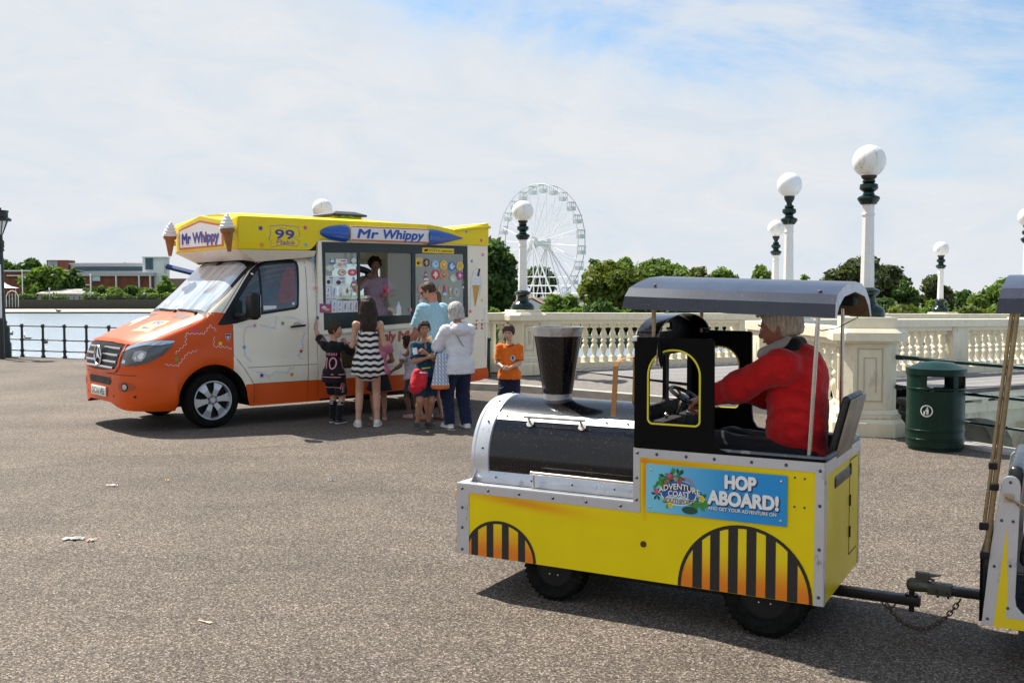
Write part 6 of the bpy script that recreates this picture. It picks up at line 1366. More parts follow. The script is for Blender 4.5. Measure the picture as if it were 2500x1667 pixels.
 for (u0, u1, dx) in ((.10, -.52, .0), (.72, .14, 0)):
  pts = []
  for s in np.linspace(0, 1, 8):
   u = u0 + (u1 - u0) * s; hit, nr, _, _ = BV.ray_cast(Vector((-.085 - .02 * (1 - (u / .9) ** 2) + .02 * s, YC - u, 3)), Vector((0, 0, -1))); pts.append(hit + nr * .018)
  b = MB(); b.tube(pts, .009, 6); b.cyl(pts[0] + Vector((-.02, 0, -.03)), pts[0], .016, n=8); b.build('wiper', M_VBK, t)
 VT = mat("vent_mesh", (.035, .022, .018), .6)
 for u in (-.50, .50):
  a = Art(); a.poly([(u - .20, .155), (u + .19, .165), (u + .17, .265), (u - .17, .265)], VT); 
  for k in range(9): a.line([(u - .16 + .040 * k, .172), (u - .15 + .038 * k, .255)], .002, M_ORG, 1)
  wsart(a, 'bonnet_vent', t, .003)
 a = Art(); Lp = [(u, .98 - .16 * abs(u / .8) ** 3 * 1.9) for u in np.linspace(-.74, .74, 15)]
 a.line([(-.86, .02), (-.90, .25), (-.84, .60), (-.66, .86)], .008, VT); a.line([(.86, .02), (.90, .25), (.84, .60), (.66, .86)], .008, VT); wsart(a, 'bonnet_seam', t, .002)
 PY = mat("faded_yellow_art", (.78, .60, .16), .35, coat=.5); PW = mat("faded_white_art", (.80, .74, .68), .35, coat=.5); PT = mat("faded_tan_art", (.70, .42, .20), .35, coat=.5); MV = mat("art_mauve_line", (.30, .14, .36), .5); NV = mat("art_navy", (.04, .05, .30), .5)
 a = Art(); a.poly([(.12, .40), (.55, .36), (.60, .46), (.56, .52), (.62, .66), (.18, .72), (.20, .62), (.10, .56)], PY); a.text("99", .26, -.535 + .02, .0, NV) if False else None
 a.line([(.14, .42), (.54, .38), (.58, .46), (.54, .52), (.60, .65), (.20, .70), (.22, .61), (.12, .56)], .008, MV, 1, closed=True); wsart(a, 'bonnet_plaque', t, .003)
 a = Art(); a.text("99", 0, 0, .13, NV, 1, .03, 0, .26, 'CENTER'); a.text("Flake", 0, -.10, .07, NV, 1, .01, .2, .24, 'CENTER'); a.lay('lettering', t, (-.52, YC - .36, 3.2), (0, -1, 0), (1, 0, 0), off=.004, bvh=BV, direction=(0, 0, -1), res=.04, step=.001)
 a = Art(); a.poly([(-.22, .40), (-.50, .34), (-.46, .30)], PT); 
 a = Art(); a.poly([(-.20, .62), (-.46, .44), (-.36, .38), (-.26, .40)], PT, 0); a.poly([(-.62, .34), (-.52, .26), (-.40, .26), (-.32, .30), (-.28, .38), (-.36, .46), (-.50, .48), (-.60, .42)], PW, 1); wsart(a, 'bonnet_cone_art', t, .003)
 HG = mat("headlight_dark", (.07, .075, .08), .18, coat=1.0); HW = mat("headlight_reflector", (.62, .63, .66), .12, metal=.7, coat=1.0)
 for sgn in (-1, 1):
  d = Vector((.66, -sgn * .75, 0)).normalized(); U = Vector((0, 0, 1)).cross(d) * -1.0; U = Vector((-d.y, d.x, 0)) * -1; U = U.normalized(); V_ = Vector((0, 0, 1))
  O = Vector((-.80, YC + sgn * .86, 0))
  def uv(x, y, z): q = Vector((x, YC + sgn * y, z)) - O; return (q.dot(U), z)
  pts = [uv(-.955, .60, .985), uv(-.90, .75, 1.035), uv(-.80, .86, 1.068), uv(-.62, .93, 1.085), uv(-.475, .955, 1.082), uv(-.52, .955, .99), uv(-.62, .93, .90), uv(-.75, .885, .825), uv(-.88, .80, .79), uv(-.975, .62, .785)]
  if sgn > 0: pass
  a = Art(); a.poly(pts, HG); cx = sum(p[0] for p in pts) / len(pts); cz = sum(p[1] for p in pts) / len(pts)
  hl = a.lay('headlight', t, O - d * 1, U, V_, off=.006, bvh=BV, direction=d, res=.03)
  a = Art(); top_ = [(pts[i][0], pts[i][1] - .008) for i in range(0, 5)]; low = [(pts[i][0] * .98 + cx * .02, pts[i][1] - (.045 if i < 3 else .06)) for i in range(4, -1, -1)]; low[0] = (low[0][0], pts[4][1] - .03)
  a.poly(top_ + low, HW, 1)
  q0 = uv(-.84, .82, .90); sx = 1 if pts[4][0] > cx else -1; a.poly([(q0[0] + sx * x, q0[1] + z) for x, z in ((-.075, -.02), (-.05, .05), (.02, .065), (.09, .05), (.075, -.01), (.03, -.06), (-.04, -.06))], mat('headlight_bowl', (.30, .31, .33), .12, metal=.6, coat=1.0), 1); a.poly([(q0[0] + sx * x, q0[1] + z) for x, z in ((-.01, .0), (.03, .04), (.06, .035), (.05, -.02), (.01, -.04))], HW, 2); a.poly([(q0[0] + sx * x, q0[1] + z) for x, z in ((-.05, -.03), (-.03, .0), (-.025, -.04))], HW, 2)
  q1 = uv(-.95, .66, .835); a.poly([(q1[0] + x * .03, q1[1] + z * .02) for x, z in ((-1, -1), (-.6, 1), (1, .8), (.8, -1))], HW, 1)
  a.lay('lamp', hl, O - d * 1, U, V_, off=.008, bvh=BV, direction=d, res=.03)
 a = Art(); gx = lambda s, z: (s, z)
 G = [(-.60, 1.02), (-.30, 1.045), (.30, 1.045), (.60, 1.02), (.56, .79), (.50, .745), (.18, .72), (-.18, .72), (-.50, .745), (-.56, .79)]; G = [(x - YC, z) for x, z in G]
 a.poly(G, M_VBK); gr = front(a, 'grille', t, off=.012)
 a = Art(); f = lambda pts: [(x - YC, z) for x, z in pts]; a.line(f([(-.625, 1.035), (-.3, 1.06), (.3, 1.06), (.625, 1.035), (.59, .79), (.52, .72), (.18, .695), (-.18, .695), (-.52, .72), (-.59, .79)]), .035, M_ORG, closed=True); front(a, 'grille_surround', t, off=.02)
 for z, x_ in ((.985, .56), (.905, .55), (.825, .54), (.755, .47)):
  for sg in (-1, 1):
   pts = []
   for s in np.linspace(.13 if z < 1 and z > .8 else .02, x_, 8):
    hit, nr, _, _ = BV.ray_cast(Vector((-2, YC + sg * s, z + .004 - .012 * abs(s))), fwd)
    if hit: pts.append(hit + Vector((-.030 + .016 * s, 0, 0)))
   b = MB(); vs = []
   for p in pts: vs += [p + Vector((0, 0, .014)), p + Vector((-.008, 0, 0)), p + Vector((0, 0, -.014)), p + Vector((.02, 0, 0))]
   b.add(vs, [(4 * i + j, 4 * i + (j + 1) % 4, 4 * i + 4 + (j + 1) % 4, 4 * i + 4 + j) for i in range(len(pts) - 1) for j in range(4)]); b.build('grille_bar', M_CHR, gr)
 cst = Vector((-1.045, YC, .885)); MYZ = Matrix.Rotation(R(90), 3, 'Y')
 st = bpy.data.objects.new('star_badge', None); COL.objects.link(st); st.parent = gr; ring = [cst + Vector((0, .118 * math.cos(q), .118 * math.sin(q))) for q in [2 * math.pi * i / 36 for i in range(36)]]
 b = MB(); b.tube(ring, .011, 8, closed=True)
 for q in (90, 210, 330):
  d = Vector((0, math.cos(R(q)), math.sin(R(q)))); n_ = Vector((0, -d.z, d.y)); e_ = cst + d * .112; w_ = .024
  b.add([cst + Vector((-.016, 0, 0)), cst + n_ * w_ + d * .0, e_, cst - n_ * w_], [(0, 1, 2), (0, 2, 3), (0, 3, 1)])
 b.build('emblem', M_CHR, st); MB().lathe([(.001, 0), (.112, 0.004)], cst + Vector((.012, 0, 0)), n=24, M=MYZ).build('badge_back', M_VBK, st)
 a = Art(); a.poly(f([(-.36, .635), (.36, .635), (.40, .60), (.36, .545), (-.36, .545), (-.40, .60)]), M_VBK); a.poly(f([(-.30, .475), (.30, .475), (.30, .468), (-.3, .468)]), VT); front(a, 'lower_intake', t, off=.003)
 b = MB(); b.box((-1.035, YC + .02, .455), (.012, .53, .115)); pl = b.build('number_plate', mat("plate_white", (.78, .78, .75), .4), t, bevel=.003)
 a = Art(); a.text("DC16 VEL", 0, -.036, .075, M_VBK, 0, .02, 0, .46, 'CENTER'); a.lay('lettering', pl, (-1.0415, YC + .02, .455), (0, -1, 0), (0, 0, 1), off=.0008)
 for sgn in (-1, 1):
  y = .70 * sgn; hit, nr, _, _ = BV.ray_cast(Vector((-2, YC + y, .54)), fwd)
  a = Art(); a.poly([(-YC - y + sgn * 0 + .13 * math.cos(R(q)), .54 + .058 * math.sin(R(q))) for q in range(0, 360, 15)], mat("bumper_recess", (.40, .07, .012), .4), 0); a.poly(circle2(-YC - y, .54, .05, n=20), M_VBK, 1); a.poly(circle2(-YC - y, .54, .034, n=16), HW, 2); front(a, 'fog_lamp', t, off=.003)
  for yy, zz in ((.46, .42), (.82, .43)): a = Art(); a.poly(circle2(-YC - sgn * yy, zz, .013, n=12), M_VBK); front(a, 'parking_sensor', t)
 a = Art(); a.line([(-YC + u, .690 - .02 * abs(u)) for u in np.linspace(-.82, .82, 20)], .008, VT); front(a, 'bumper_seam', t, off=.002)
 a = Art(); WG = [(.115, 1.245), (.30, 1.262), (.585, 1.335), (.60, 1.36), (1.10, 1.425), (1.145, 1.45), (1.155, 1.50), (1.185, 1.98), (1.175, 2.035), (1.13, 2.062), (.98, 2.062), (.80, 2.045), (.66, 2.0), (.56, 1.92), (.44, 1.77), (.057, 1.250)]
 a.poly(WG, M_VBK); sdw = side(a, 'window_surround', t, off=.003, res=.06)
 m = bpy.data.materials.new('door_glass'); m.use_nodes = True; tt, pb, L = tree_of(m); tc = N(tt, 'ShaderNodeTexCoord'); mp = N(tt, 'ShaderNodeMapping'); mp.inputs['Scale'].default_value = (2.6, 1, 1.6); L(tc.outputs['Object'], mp.inputs[0]); n = N(tt, 'ShaderNodeTexNoise', ins={'Scale': 1.3, 'Detail': 3}); L(mp.outputs[0], n.inputs['Vector']); cr = N(tt, 'ShaderNodeValToRGB'); L(n.outputs[0], cr.inputs[0]); e = cr.color_ramp.elements
 e[0].position = .38; e[0].color = (.020, .024, .030, 1); e[1].position = .66; e[1].color = (.075, .080, .095, 1); L(cr.outputs[0], pb.inputs['Base Color']); pb.inputs['Roughness'].default_value = .08; pb.inputs['Coat Weight'].default_value = 1
 a = Art(); a.poly([(.655, 1.40), (1.09, 1.455), (1.125, 1.49), (1.15, 1.97), (1.14, 2.01), (1.11, 2.03), (.98, 2.032), (.80, 2.015), (.70, 1.985), (.665, 1.95)], m); gl_ = side(a, 'window', t, off=.0055, res=.06)
 a = Art(); a.poly([(.30, 1.34), (.60, 1.385), (.625, 1.40), (.635, 1.91), (.56, 1.83), (.30, 1.49)], mat("quarter_glass", (.035, .045, .045), .08, coat=1)); side(a, 'quarter_window', t, off=.0055, res=.06)
 a = Art(); a.poly([(.85, 1.52), (1.02, 1.50), (1.10, 1.56), (1.12, 1.95), (1.02, 1.97), (.92, 1.80)], mat("red_curtain", (.17, .045, .05), .5, var=.3, vscale=9, coat=1)); a.poly(circle2(1.075, 1.50, .018, n=12), DSH, 1); a.poly([(.665, 1.42), (.84, 1.44), (.84, 1.475), (.665, 1.475)], DSH, 1); side(a, 'curtain', gl_, off=.007, res=.06)
 SM = mat("panel_gap", (.10, .07, .05), .8); a = Art(); hw = .007
 a.line([(.25, 1.25), (.252, .87), (.30, .82), (.38, .72), (.44, .62), (.505, .515)], hw, SM); a.line([(.505, .515), (.515, .30), (.50, .27)], hw, SM); a.line([(.505, .513), (1.258, .513)], hw * .7, SM); a.line([(1.255, .27), (1.262, .6), (1.272, 1.3), (1.276, 2.10)], hw, SM); a.line([(.06, 1.31), (.30, 1.62), (.50, 1.875), (.62, 2.02), (.72, 2.085), (.86, 2.118), (1.276, 2.13)], hw, SM); a.line([(1.40, .3), (1.405, 2.15)], hw * .7, SM)
 side(a, 'door_seam', t, off=.002, res=.08)
 a = Art(); a.line([(.44, .717), (1.40, .717)], .006, SM); side(a, 'body_crease', t, off=.002, res=.1)
 b = MB(); b.tube([(1.02, -.012, 1.205), (1.05, -.035, 1.21), (1.19, -.038, 1.22), (1.225, -.012, 1.222)], [.012, .014, .014, .011], 10); b.build('door_handle', M_VBK, t)
 a = Art(); a.poly(circle2(1.12, 1.235, .06, .035, 20), mat("handle_recess", (.52, .44, .34), .5)); side(a, 'handle_recess', t)
 b = MB(); b.tube([(.30, .0, 1.36), (.36, -.10, 1.36), (.40, -.16, 1.37)], [.045, .03, .03], 10); b.build('mirror_arm', M_VBK, t)
 b = MB(); b.box((.40, -.235, 1.475), (.12, .20, .33)); mr = b.build('wing_mirror', M_VBK, t, bevel=.045, seg=4); box('mirror_glass', .462, .466, -.32, -.15, 1.34, 1.61, M_CHR, mr, bevel=.001)
 b = MB(); b.box((.40, 2 * YC + .235, 1.475), (.12, .20, .33)); b.build('wing_mirror', M_VBK, t, bevel=.045, seg=4); MB().tube([(.30, 2 * YC, 1.36), (.40, 2 * YC + .16, 1.37)], .03, 8).build('mirror_arm', M_VBK, t)
 for wx in (0.0, 3.25):
  for (wy, sg) in ((.13, -1), (2 * YC - .13, 1)):
   o = bpy.data.objects.new('wheel', None); COL.objects.link(o); o.parent = t; o.location = (wx, wy, .340); r = .340; wd = .215; Mx = Matrix.Rotation(R(90), 3, 'X')
   MB().lathe([(.235, -wd * .45), (.27, -wd * .52), (.315, -wd * .48), (.335, -wd * .36), (r, -wd * .2), (r, wd * .2), (.335, wd * .36), (.315, wd * .48), (.27, wd * .52), (.235, wd * .45), (.235, -wd * .45)], n=56, M=Mx, caps=False).build('tyre', M_TYRE, o)
   k = -sg; rim = bpy.data.objects.new('rim', None)
   b = MB(); b.lathe([(.238, k * wd * .44), (.236, k * wd * .49), (.225, k * wd * .49), (.214, k * wd * .40), (.21, k * wd * .1), (.205, -k * wd * .4)], n=56, M=Mx, caps=False)
   yo = -k * wd * .38
   for i in range(6):
    a0 = R(60 * i + 8); 
    def pt(rr, dq, dy): return (rr * math.cos(a0 + dq), yo + dy * k * -1.0, rr * math.sin(a0 + dq))
    w0, w1 = .30, .215
    vs = [pt(.062, -w0 * 1.5, 0), pt(.062, w0 * 1.5, 0), pt(.14, .26, .004), pt(.222, .27, -.004), pt(.222, -.27, -.004), pt(.14, -.26, .004)]; vs += [pt(.062, -w0 * 1.5, -.03), pt(.062, w0 * 1.5, -.03), pt(.14, .20, -.03), pt(.222, .24, -.03), pt(.222, -.24, -.03), pt(.14, -.20, -.03)]
    b.add(vs, [(0, 1, 2, 3, 4, 5)] + [(i_, (i_ + 1) % 6, 6 + (i_ + 1) % 6, 6 + i_) for i_ in range(6)])
   b.lathe([(.075, -k * -yo * 0 + 0), (.001, 0)], (0, yo, 0), n=24, M=Mx); b.lathe([(.035, k * .012), (.03, k * .018), (.001, k * .018)], (0, yo, 0), n=20, M=Mx); b.build('rim', M_ALW, o, smooth=False)
   MB().lathe([(.215, 0), (.001, 0)], (0, yo * .45, 0), n=32, M=Mx).build('brake_disc', mat("brake_dark", (.012, .012, .013), .5, metal=.4), o)
   bb_ = MB(); [bb_.ell((.055 * math.cos(R(60 * i + 38)), yo + sg * .004, .055 * math.sin(R(60 * i + 38))), (.009, .006, .009), n=8, k=6) for i in range(6)]; bb_.build('wheel_nut', M_VBK, o)
 b = MB(); b.bb(-.60, 4.1, .30, 2 * YC - .30, .26, .55); b.bb(.50, 2.78, .03, 2 * YC - .03, .235, .30); b.build('underbody', M_MBLK, t, smooth=False)
 for wx in (0., 3.25):
  for y0, y1 in ((.035, .30), (2 * YC - .30, 2 * YC - .035)):
   b = MB(); n = 18; vs = []
   for i in range(n + 1):
    q = R(180 * i / n); [vs.append((wx + .425 * math.cos(q), yy, .345 + .425 * math.sin(q))) for yy in (y0, y1)]
   b.add(vs, [(2 * i, 2 * i + 1, 2 * i + 3, 2 * i + 2) for i in range(n)]); b.build('wheel_arch_liner', M_MBLK, t)
 # -------- rear body: near wall with the serving opening, far wall, tail, floor
 X0, X1 = 1.42, 4.22; zf = .50; W2 = 2 * YC
 Xy = lambda a_, b_, y: (a_, y, b_)
 arc = lambda cx: [(cx + .43 * math.cos(R(180 - q)), .345 + .43 * math.sin(R(180 - q))) for q in range(24, 157, 11)]
 near_out = [(X0, .513), (3.25 - .395, .513)] + arc(3.25) + [(3.25 + .395, .513), (4.20, .54), (X1, 1.2), (X1, 2.325), (X0, 2.32), (X0, 2.1)]
 win = [(1.50, 1.150), (2.94, 1.225), (3.86, 1.285), (3.85, 2.315), (1.475, 2.295)]
 b = MB(); b.plate(near_out, [win], Xy, 0.0, .04); nw = b.build('body_side', M_VCR, t, smooth=False)
 b = MB(); fw = [(1.75, 1.28), (3.6, 1.28), (3.6, 2.12), (1.75, 2.12)]; b.plate(near_out, [fw], Xy, W2 - .04, W2); b.build('body_side', M_VCR, t, smooth=False)
 b = MB(); b.prism([(X0, .5125), (3.25 - .395, .5125), (3.25 - .43, .43), (3.25 - .435, .30), (X0, .262)], Xy, -.004, .04); b.build('orange_skirt', M_ORG, t, smooth=False); b = MB(); b.prism([(3.25 + .395, .5125), (4.215, .5395), (4.235, .39), (4.05, .355), (3.25 + .435, .33), (3.25 + .43, .43)], Xy, -.004, .04)
 b.build('orange_skirt', M_ORG, t, smooth=False); b = MB(); b.prism([(X0, .5125), (3.25 - .395, .5125), (3.25 - .43, .43), (3.25 - .435, .30), (X0, .262)], Xy, W2 - .04, W2 + .004); b.build('orange_skirt', M_ORG, t, smooth=False); b = MB(); b.prism([(3.25 + .395, .5125), (4.215, .5395), (4.235, .39), (4.05, .355), (3.25 + .435, .33), (3.25 + .43, .43)], Xy, W2 - .04, W2 + .004); b.bb(4.19, 4.232, .041, W2 - .041, .39, .54); b.build('orange_skirt', M_ORG, t, smooth=False)
 b = MB(); b.prism([(1.45, 1.118), (2.93, 1.182), (3.97, 1.222), (4.225, 1.235), (4.225, 1.20), (3.97, 1.19), (2.93, 1.15), (1.45, 1.085)], Xy, -.018, -.0002); b.build('waist_moulding', M_VCR, t, bevel=.005)
 box('tail_panel', X1 - .03, X1 + .02, .0402, W2 - .0402, .541, 2.66, M_VCR, t, bevel=.01); box('floor', X0, X1 - .031, .041, W2 - .041, .55, .60, mat("grey_lino", (.25, .25, .25), .7), t); box('ceiling', X0, X1 - .031, .041, W2 - .041, 2.30, 2.34, mat("white_lining", (.62, .60, .54), .7), t)
 box('bulkhead', X0, X0 + .03, .041, W2 - .041, .6, 2.3, mat("grey_lining", (.18, .20, .20), .7), t)
 b = MB(); fo = [(1.478, 1.153), (2.94, 1.228), (3.857, 1.288), (3.847, 2.312), (1.478, 2.292)]
 panes = [[(1.535, 1.375), (2.015, 1.385), (2.015, 2.165), (1.535, 2.155)], [(2.055, 1.32), (2.885, 1.332), (2.885, 2.18), (2.055, 2.17)], [(2.945, 1.345), (3.79, 1.385), (3.79, 2.195), (2.945, 2.18)]]
 b.plate(fo, panes, Xy, .008, .034); wf = b.build('serving_window', M_WFR, t, smooth=False, bevel=.003)
 PG = m_glass('window_pane_glass', (.74, .84, .85), .13); PG2 = m_glass('clear_pane_glass', (.93, .97, .97), .02)
 for k, p in ((0, panes[0]), (2, panes[2])): b = MB(); b.add([(x, .020, z) for x, z in p], [tuple(range(4))]); b.build('pane', PG, wf, smooth=False)
 b = MB(); b.add([(2.50, .026, 1.332), (2.885, .026, 1.332), (2.885, .026, 2.18), (2.50, .026, 2.18)], [(0, 1, 2, 3)]); b.build('pane', PG2, wf, smooth=False)
 b = MB(); b.add([(x, W2 - .02, z) for x, z in fw], [(0, 1, 2, 3)]); b.build('far_window_pane', PG, t, smooth=False)
 b = MB(); b.plate([(1.70, 1.22), (3.65, 1.22), (3.65, 2.17), (1.70, 2.17)], [rrect(1.80, 2.50, 1.32, 2.08, .08), rrect(2.70, 3.56, 1.32, 2.08, .08)], Xy, W2 - .065, W2 - .0405); b.build('far_window_frame', mat("cream_lining", (.55, .52, .43), .6), t, smooth=False)
 CT = mat("white_counter", (.66, .66, .64), .35); b = MB(); b.bb(1.46, 3.95, .045, .34, 1.27, 1.31); b.bb(2.6, 4.1, .34, .36, .6, 1.27); b.build('counter', CT, t, smooth=False)
 b = MB(); b.bb(2.45, 3.2, 1.50, 1.86, .6, 1.55); b.build('cabinet', CT, t, bevel=.02); b = MB(); b.bb(2.48, 3.17, 1.46, 1.499, 1.38, 1.47); b.build('red_stripe', mat("dull_red", (.30, .04, .03), .5), t)
 b = MB(); b.bb(1.52, 1.92, .55, 1.3, .6, 1.75); b.bb(1.58, 1.86, .50, .56, 1.62, 1.72); b.build('ice_cream_machine', mat("machine_steel", (.40, .42, .43), .25, metal=.8), t, bevel=.02)
 b = MB(); b.lathe([(.035, 0), (.038, .02), (.038, .12), (.026, .155), (.012, .165), (.012, .20), (.001, .205)], (2.735, .12, 1.311), n=20); b.build('sauce_bottle', mat("bottle_white", (.8, .8, .78), .3), t)
 b = MB(); [b.cyl((2.3 + .1 * i, .8, 2.05), (2.3 + .1 * i, .8, 2.29), .03, .025, 10) for i in range(2)]; b.build('cup_tube', M_MBLK, t)
 # -------- roof pod
 side_out = [(.315, 2.165), (1.27, 2.178), (1.32, 2.195), (1.37, 2.24), (1.41, 2.295), (1.455, 2.326), (4.228, 2.326), (4.228, 2.66), (4.05, 2.63), (3.62, 2.535), (3.32, 2.575), (3.15, 2.59), (.33, 2.575)]
 b = MB(); b.prism(side_out, Xy, -.020, W2 + .020); b.build('roof_pod', M_VYL, t, smooth=True, bevel=.014, angle=30, seg=3)
 b = MB(); cs = [(0.05, 2.57), (.12, 2.60), (.30, 2.605), (.36, 2.635), (.60, 2.66), (YC, 2.668)]; cs = cs + [(W2 - y, z) for y, z in cs[-2::-1]]; vs = []
 stn = [(.36, -.03), (.55, -.005), (.8, 0), (2.5, 0), (3.1, -.02), (3.35, -.06)]
 for (x, dz) in stn: vs += [(x, y, z + dz if z > 2.58 else 2.57 + dz * .4) for y, z in cs]
 k = len(cs); b.add(vs, [(i * k + j, i * k + j + 1, (i + 1) * k + j + 1, (i + 1) * k + j) for i in range(len(stn) - 1) for j in range(k - 1)] + [tuple(range(k)), tuple(range((len(stn) - 1) * k, len(stn) * k))]); b.build('roof_crown', M_VYL, t, smooth=True, angle=40)
 for zz, y in ((2.60, -.03),): 
  b = MB(); b.tube([(3.62, -.022, 2.528), (4.0, -.026, 2.585), (4.245, -.026, 2.60)], .022, 8); b.tube([(4.245, -.022, 2.60), (4.245, W2 + .02, 2.60)], .022, 8); b.build('fin_moulding', M_VYL, t)
 YZx = lambda y, z, x: (x, y, z)
 nose0 = [(-.020, 2.165), (W2 + .02, 2.165), (W2 + .02, 2.56), (YC + .2, 2.60), (YC, 2.62), (YC - .2, 2.60), (-.02, 2.56)]; nose1 = [(.19, 2.180), (W2 - .19, 2.180), (W2 - .19, 2.515), (YC + .02, 2.63), (YC, 2.632), (YC - .02, 2.63), (.19, 2.515)]
 vs = [(.318, y, z) for y, z in nose0] + [(.262, y, z) for y, z in nose1]; b = MB(); b.add(vs, [(i, (i + 1) % 7, 7 + (i + 1) % 7, 7 + i) for i in range(7)] + [tuple(range(7, 14))]); b.build('pod_nose', M_VYL, t, smooth=False, bevel=.012)
 c0 = [(.205, .21, 2.178), (.205, W2 - .21, 2.178), (.62, W2 + .005, 2.170), (1.40, W2 + .005, 2.175), (1.40, -.005, 2.175), (.62, -.005, 2.170), (.33, -.005, 2.165)]; c0 = [(.275, .21, 2.177), (.275, W2 - .21, 2.177), (.33, W2 + .005, 2.164), (1.40, W2 + .005, 2.176), (1.40, -.005, 2.176), (.33, -.005, 2.164)]
 c1 = [(.50, .24, 2.045), (.50, W2 - .24, 2.045), (.60, W2 - .09, 2.02), (1.40, W2 - .05, 2.10), (1.40, .05, 2.10), (.60, .09, 2.02)]
 b = MB(); b.add(c0 + c1, [(i, (i + 1) % 6, 6 + (i + 1) % 6, 6 + i) for i in range(6)] + [tuple(range(6))]); b.build('cove', M_VCR, t, smooth=False, bevel=.01)
 a = Art(); OR = mat("sign_orange_red", (.62, .12, .02), .4); SW = mat("sign_cream_white", (.76, .74, .74), .4); BL = mat("sign_letter_blue", (.02, .055, .32), .4); BL2 = mat("sign_letter_halo", (.35, .50, .72), .4); RH = mat("sign_letter_red", (.35, .06, .10), .4)
 A1 = [(-.70, 2.21), (.70, 2.21), (.70, 2.475), (0, 2.565), (-.70, 2.475)]; A2 = [(-.665, 2.235), (.665, 2.235), (.665, 2.455), (0, 2.54), (-.665, 2.455)]
 a.poly(A1, OR, 0); a.poly(A2, SW, 1); a.text("Mr Whippy", .006, 2.282, .135, RH, 2, .09, 0, 1.17, 'CENTER'); a.text("Mr Whippy", 0, 2.287, .135, BL, 3, .065, 0, 1.16, 'CENTER'); a.lay('front_sign', t, (.259, YC, 0), (0, -1, 0), (0, 0, 1), off=.003)
 WAF = mat("wafer_brown", (.30, .13, .035), .5, var=.2, vscale=30, bump=.004, bscale=70); ICE = mat("model_ice_white", (.78, .76, .74), .5, var=.06, vscale=12)
 for (x, y, lean) in ((.19, W2 - .20, 9), (.24, -.02, 0)):
  o = bpy.data.objects.new('model_cone', None); COL.objects.link(o); o.parent = t; o.location = (x - .03, y, 2.13); o.scale = (.76, .76, .76); o.rotation_euler = (R(lean * (1 if y > 1 else -1)) * 1.6, R(-5), 0)
  MB().lathe([(.028, 0), (.03, .01), (.085, .30), (.105, .305), (.112, .33), (.112, .375), (.10, .38)], n=24).build('cone', WAF, o)
  b = MB(); vs = []; n = 28; tot = 60; prof = []
  for i in range(tot + 1):
   s = i / tot; r = .112 * (1 - s) ** .62 * (1 - .0 * s) + .012; r *= 1 + .09 * math.sin(s * 4.6 * 2 * math.pi) ; prof.append((max(.002, r), .375 + .235 * s))
  k = len(prof)
  for i, (r, z) in enumerate(prof):
   for j in range(n): q = 2 * math.pi * j / n; s = i / tot; rr_ = (.112 * (1 - s) ** .62 + .010 * (1 - s)) * (1 + .085 * math.sin(s * 4.6 * 2 * math.pi + q)); vs.append((rr_ * math.cos(q) + .02 * s * s, rr_ * math.sin(q), z))
  b.add(vs, [(i * n + j, i * n + (j + 1) % n, (i + 1) * n + (j + 1) % n, (i + 1) * n + j) for i in range(k - 1) for j in range(n)] + [tuple(range(n))]); b.build('ice_cream', ICE, o)
  box('mount', .02, .10, -.02, .02, .18, .26, M_VYL, o)
 RB = mat("rocket_blue", (.01, .085, .40), .28, coat=.5, var=.08, vscale=8); zc = 2.412; hh = .114; n = 16
 st = [(1.44, .01)] + [(1.44 + .426 * (1 - math.cos(R(q))), hh * math.sin(R(q))) for q in range(12, 91, 8)]
 for mm, stn, flat in ((RB, st, 0), (RB, [(3.11, hh), (3.3, hh * .88), (3.5, hh * .55), (3.66, hh * .22), (3.75, .006)], 0)):
  vs = []; b = MB()
  for (x, r) in stn:
   for i in range(n + 1): q = R(-90 + 180 * i / n); vs.append((x, -.020 - r * .75 * math.cos(q), zc + .004 * (x - 1.4) + r * math.sin(q)))
  b.add(vs, [(i * (n + 1) + j, i * (n + 1) + j + 1, (i + 1) * (n + 1) + j + 1, (i + 1) * (n + 1) + j) for i in range(len(stn) - 1) for j in range(n)])
  rk = b.build('rocket_moulding', RB, t, angle=60)
 b = MB(); b.tube([(3.30, -.10, zc - .0), (3.5, -.082, zc + .006), (3.74, -.03, zc + .012)], [.004, .006, .002], 6); b.build('rocket_fin', RB, rk)
 b = MB(); b.prism([(1.864, zc - .094), (3.113, zc - .086), (3.113, zc + .112), (1.864, zc + .102)], Xy, -.085, -.019); bd = b.build('rocket_band', SW, t, bevel=.006)
 a = Art(); a.poly([(1.866, zc - .092), (3.111, zc - .084), (3.111, zc - .066), (1.866, zc - .074)], OR); a.poly([(1.866, zc + .084), (3.111, zc + .094), (3.111, zc + .110), (1.866, zc + .100)], OR)
 a.text("Mr", 1.960, zc - .052, .120, BL2, 1, .085, .28, .305, rot=.004); a.text("Mr", 1.960, zc - .052, .120, BL, 2, .045, .28, .300, rot=.004); a.text("Whippy", 2.335, zc - .046, .122, BL2, 1, .085, .28, .670, rot=.004); a.text("Whippy", 2.335, zc - .046, .122, BL, 2, .045, .28, .665, rot=.004); a.lay('lettering', bd, (0, -.085, 0), (1, 0, 0), (0, 0, 1), off=.0012)
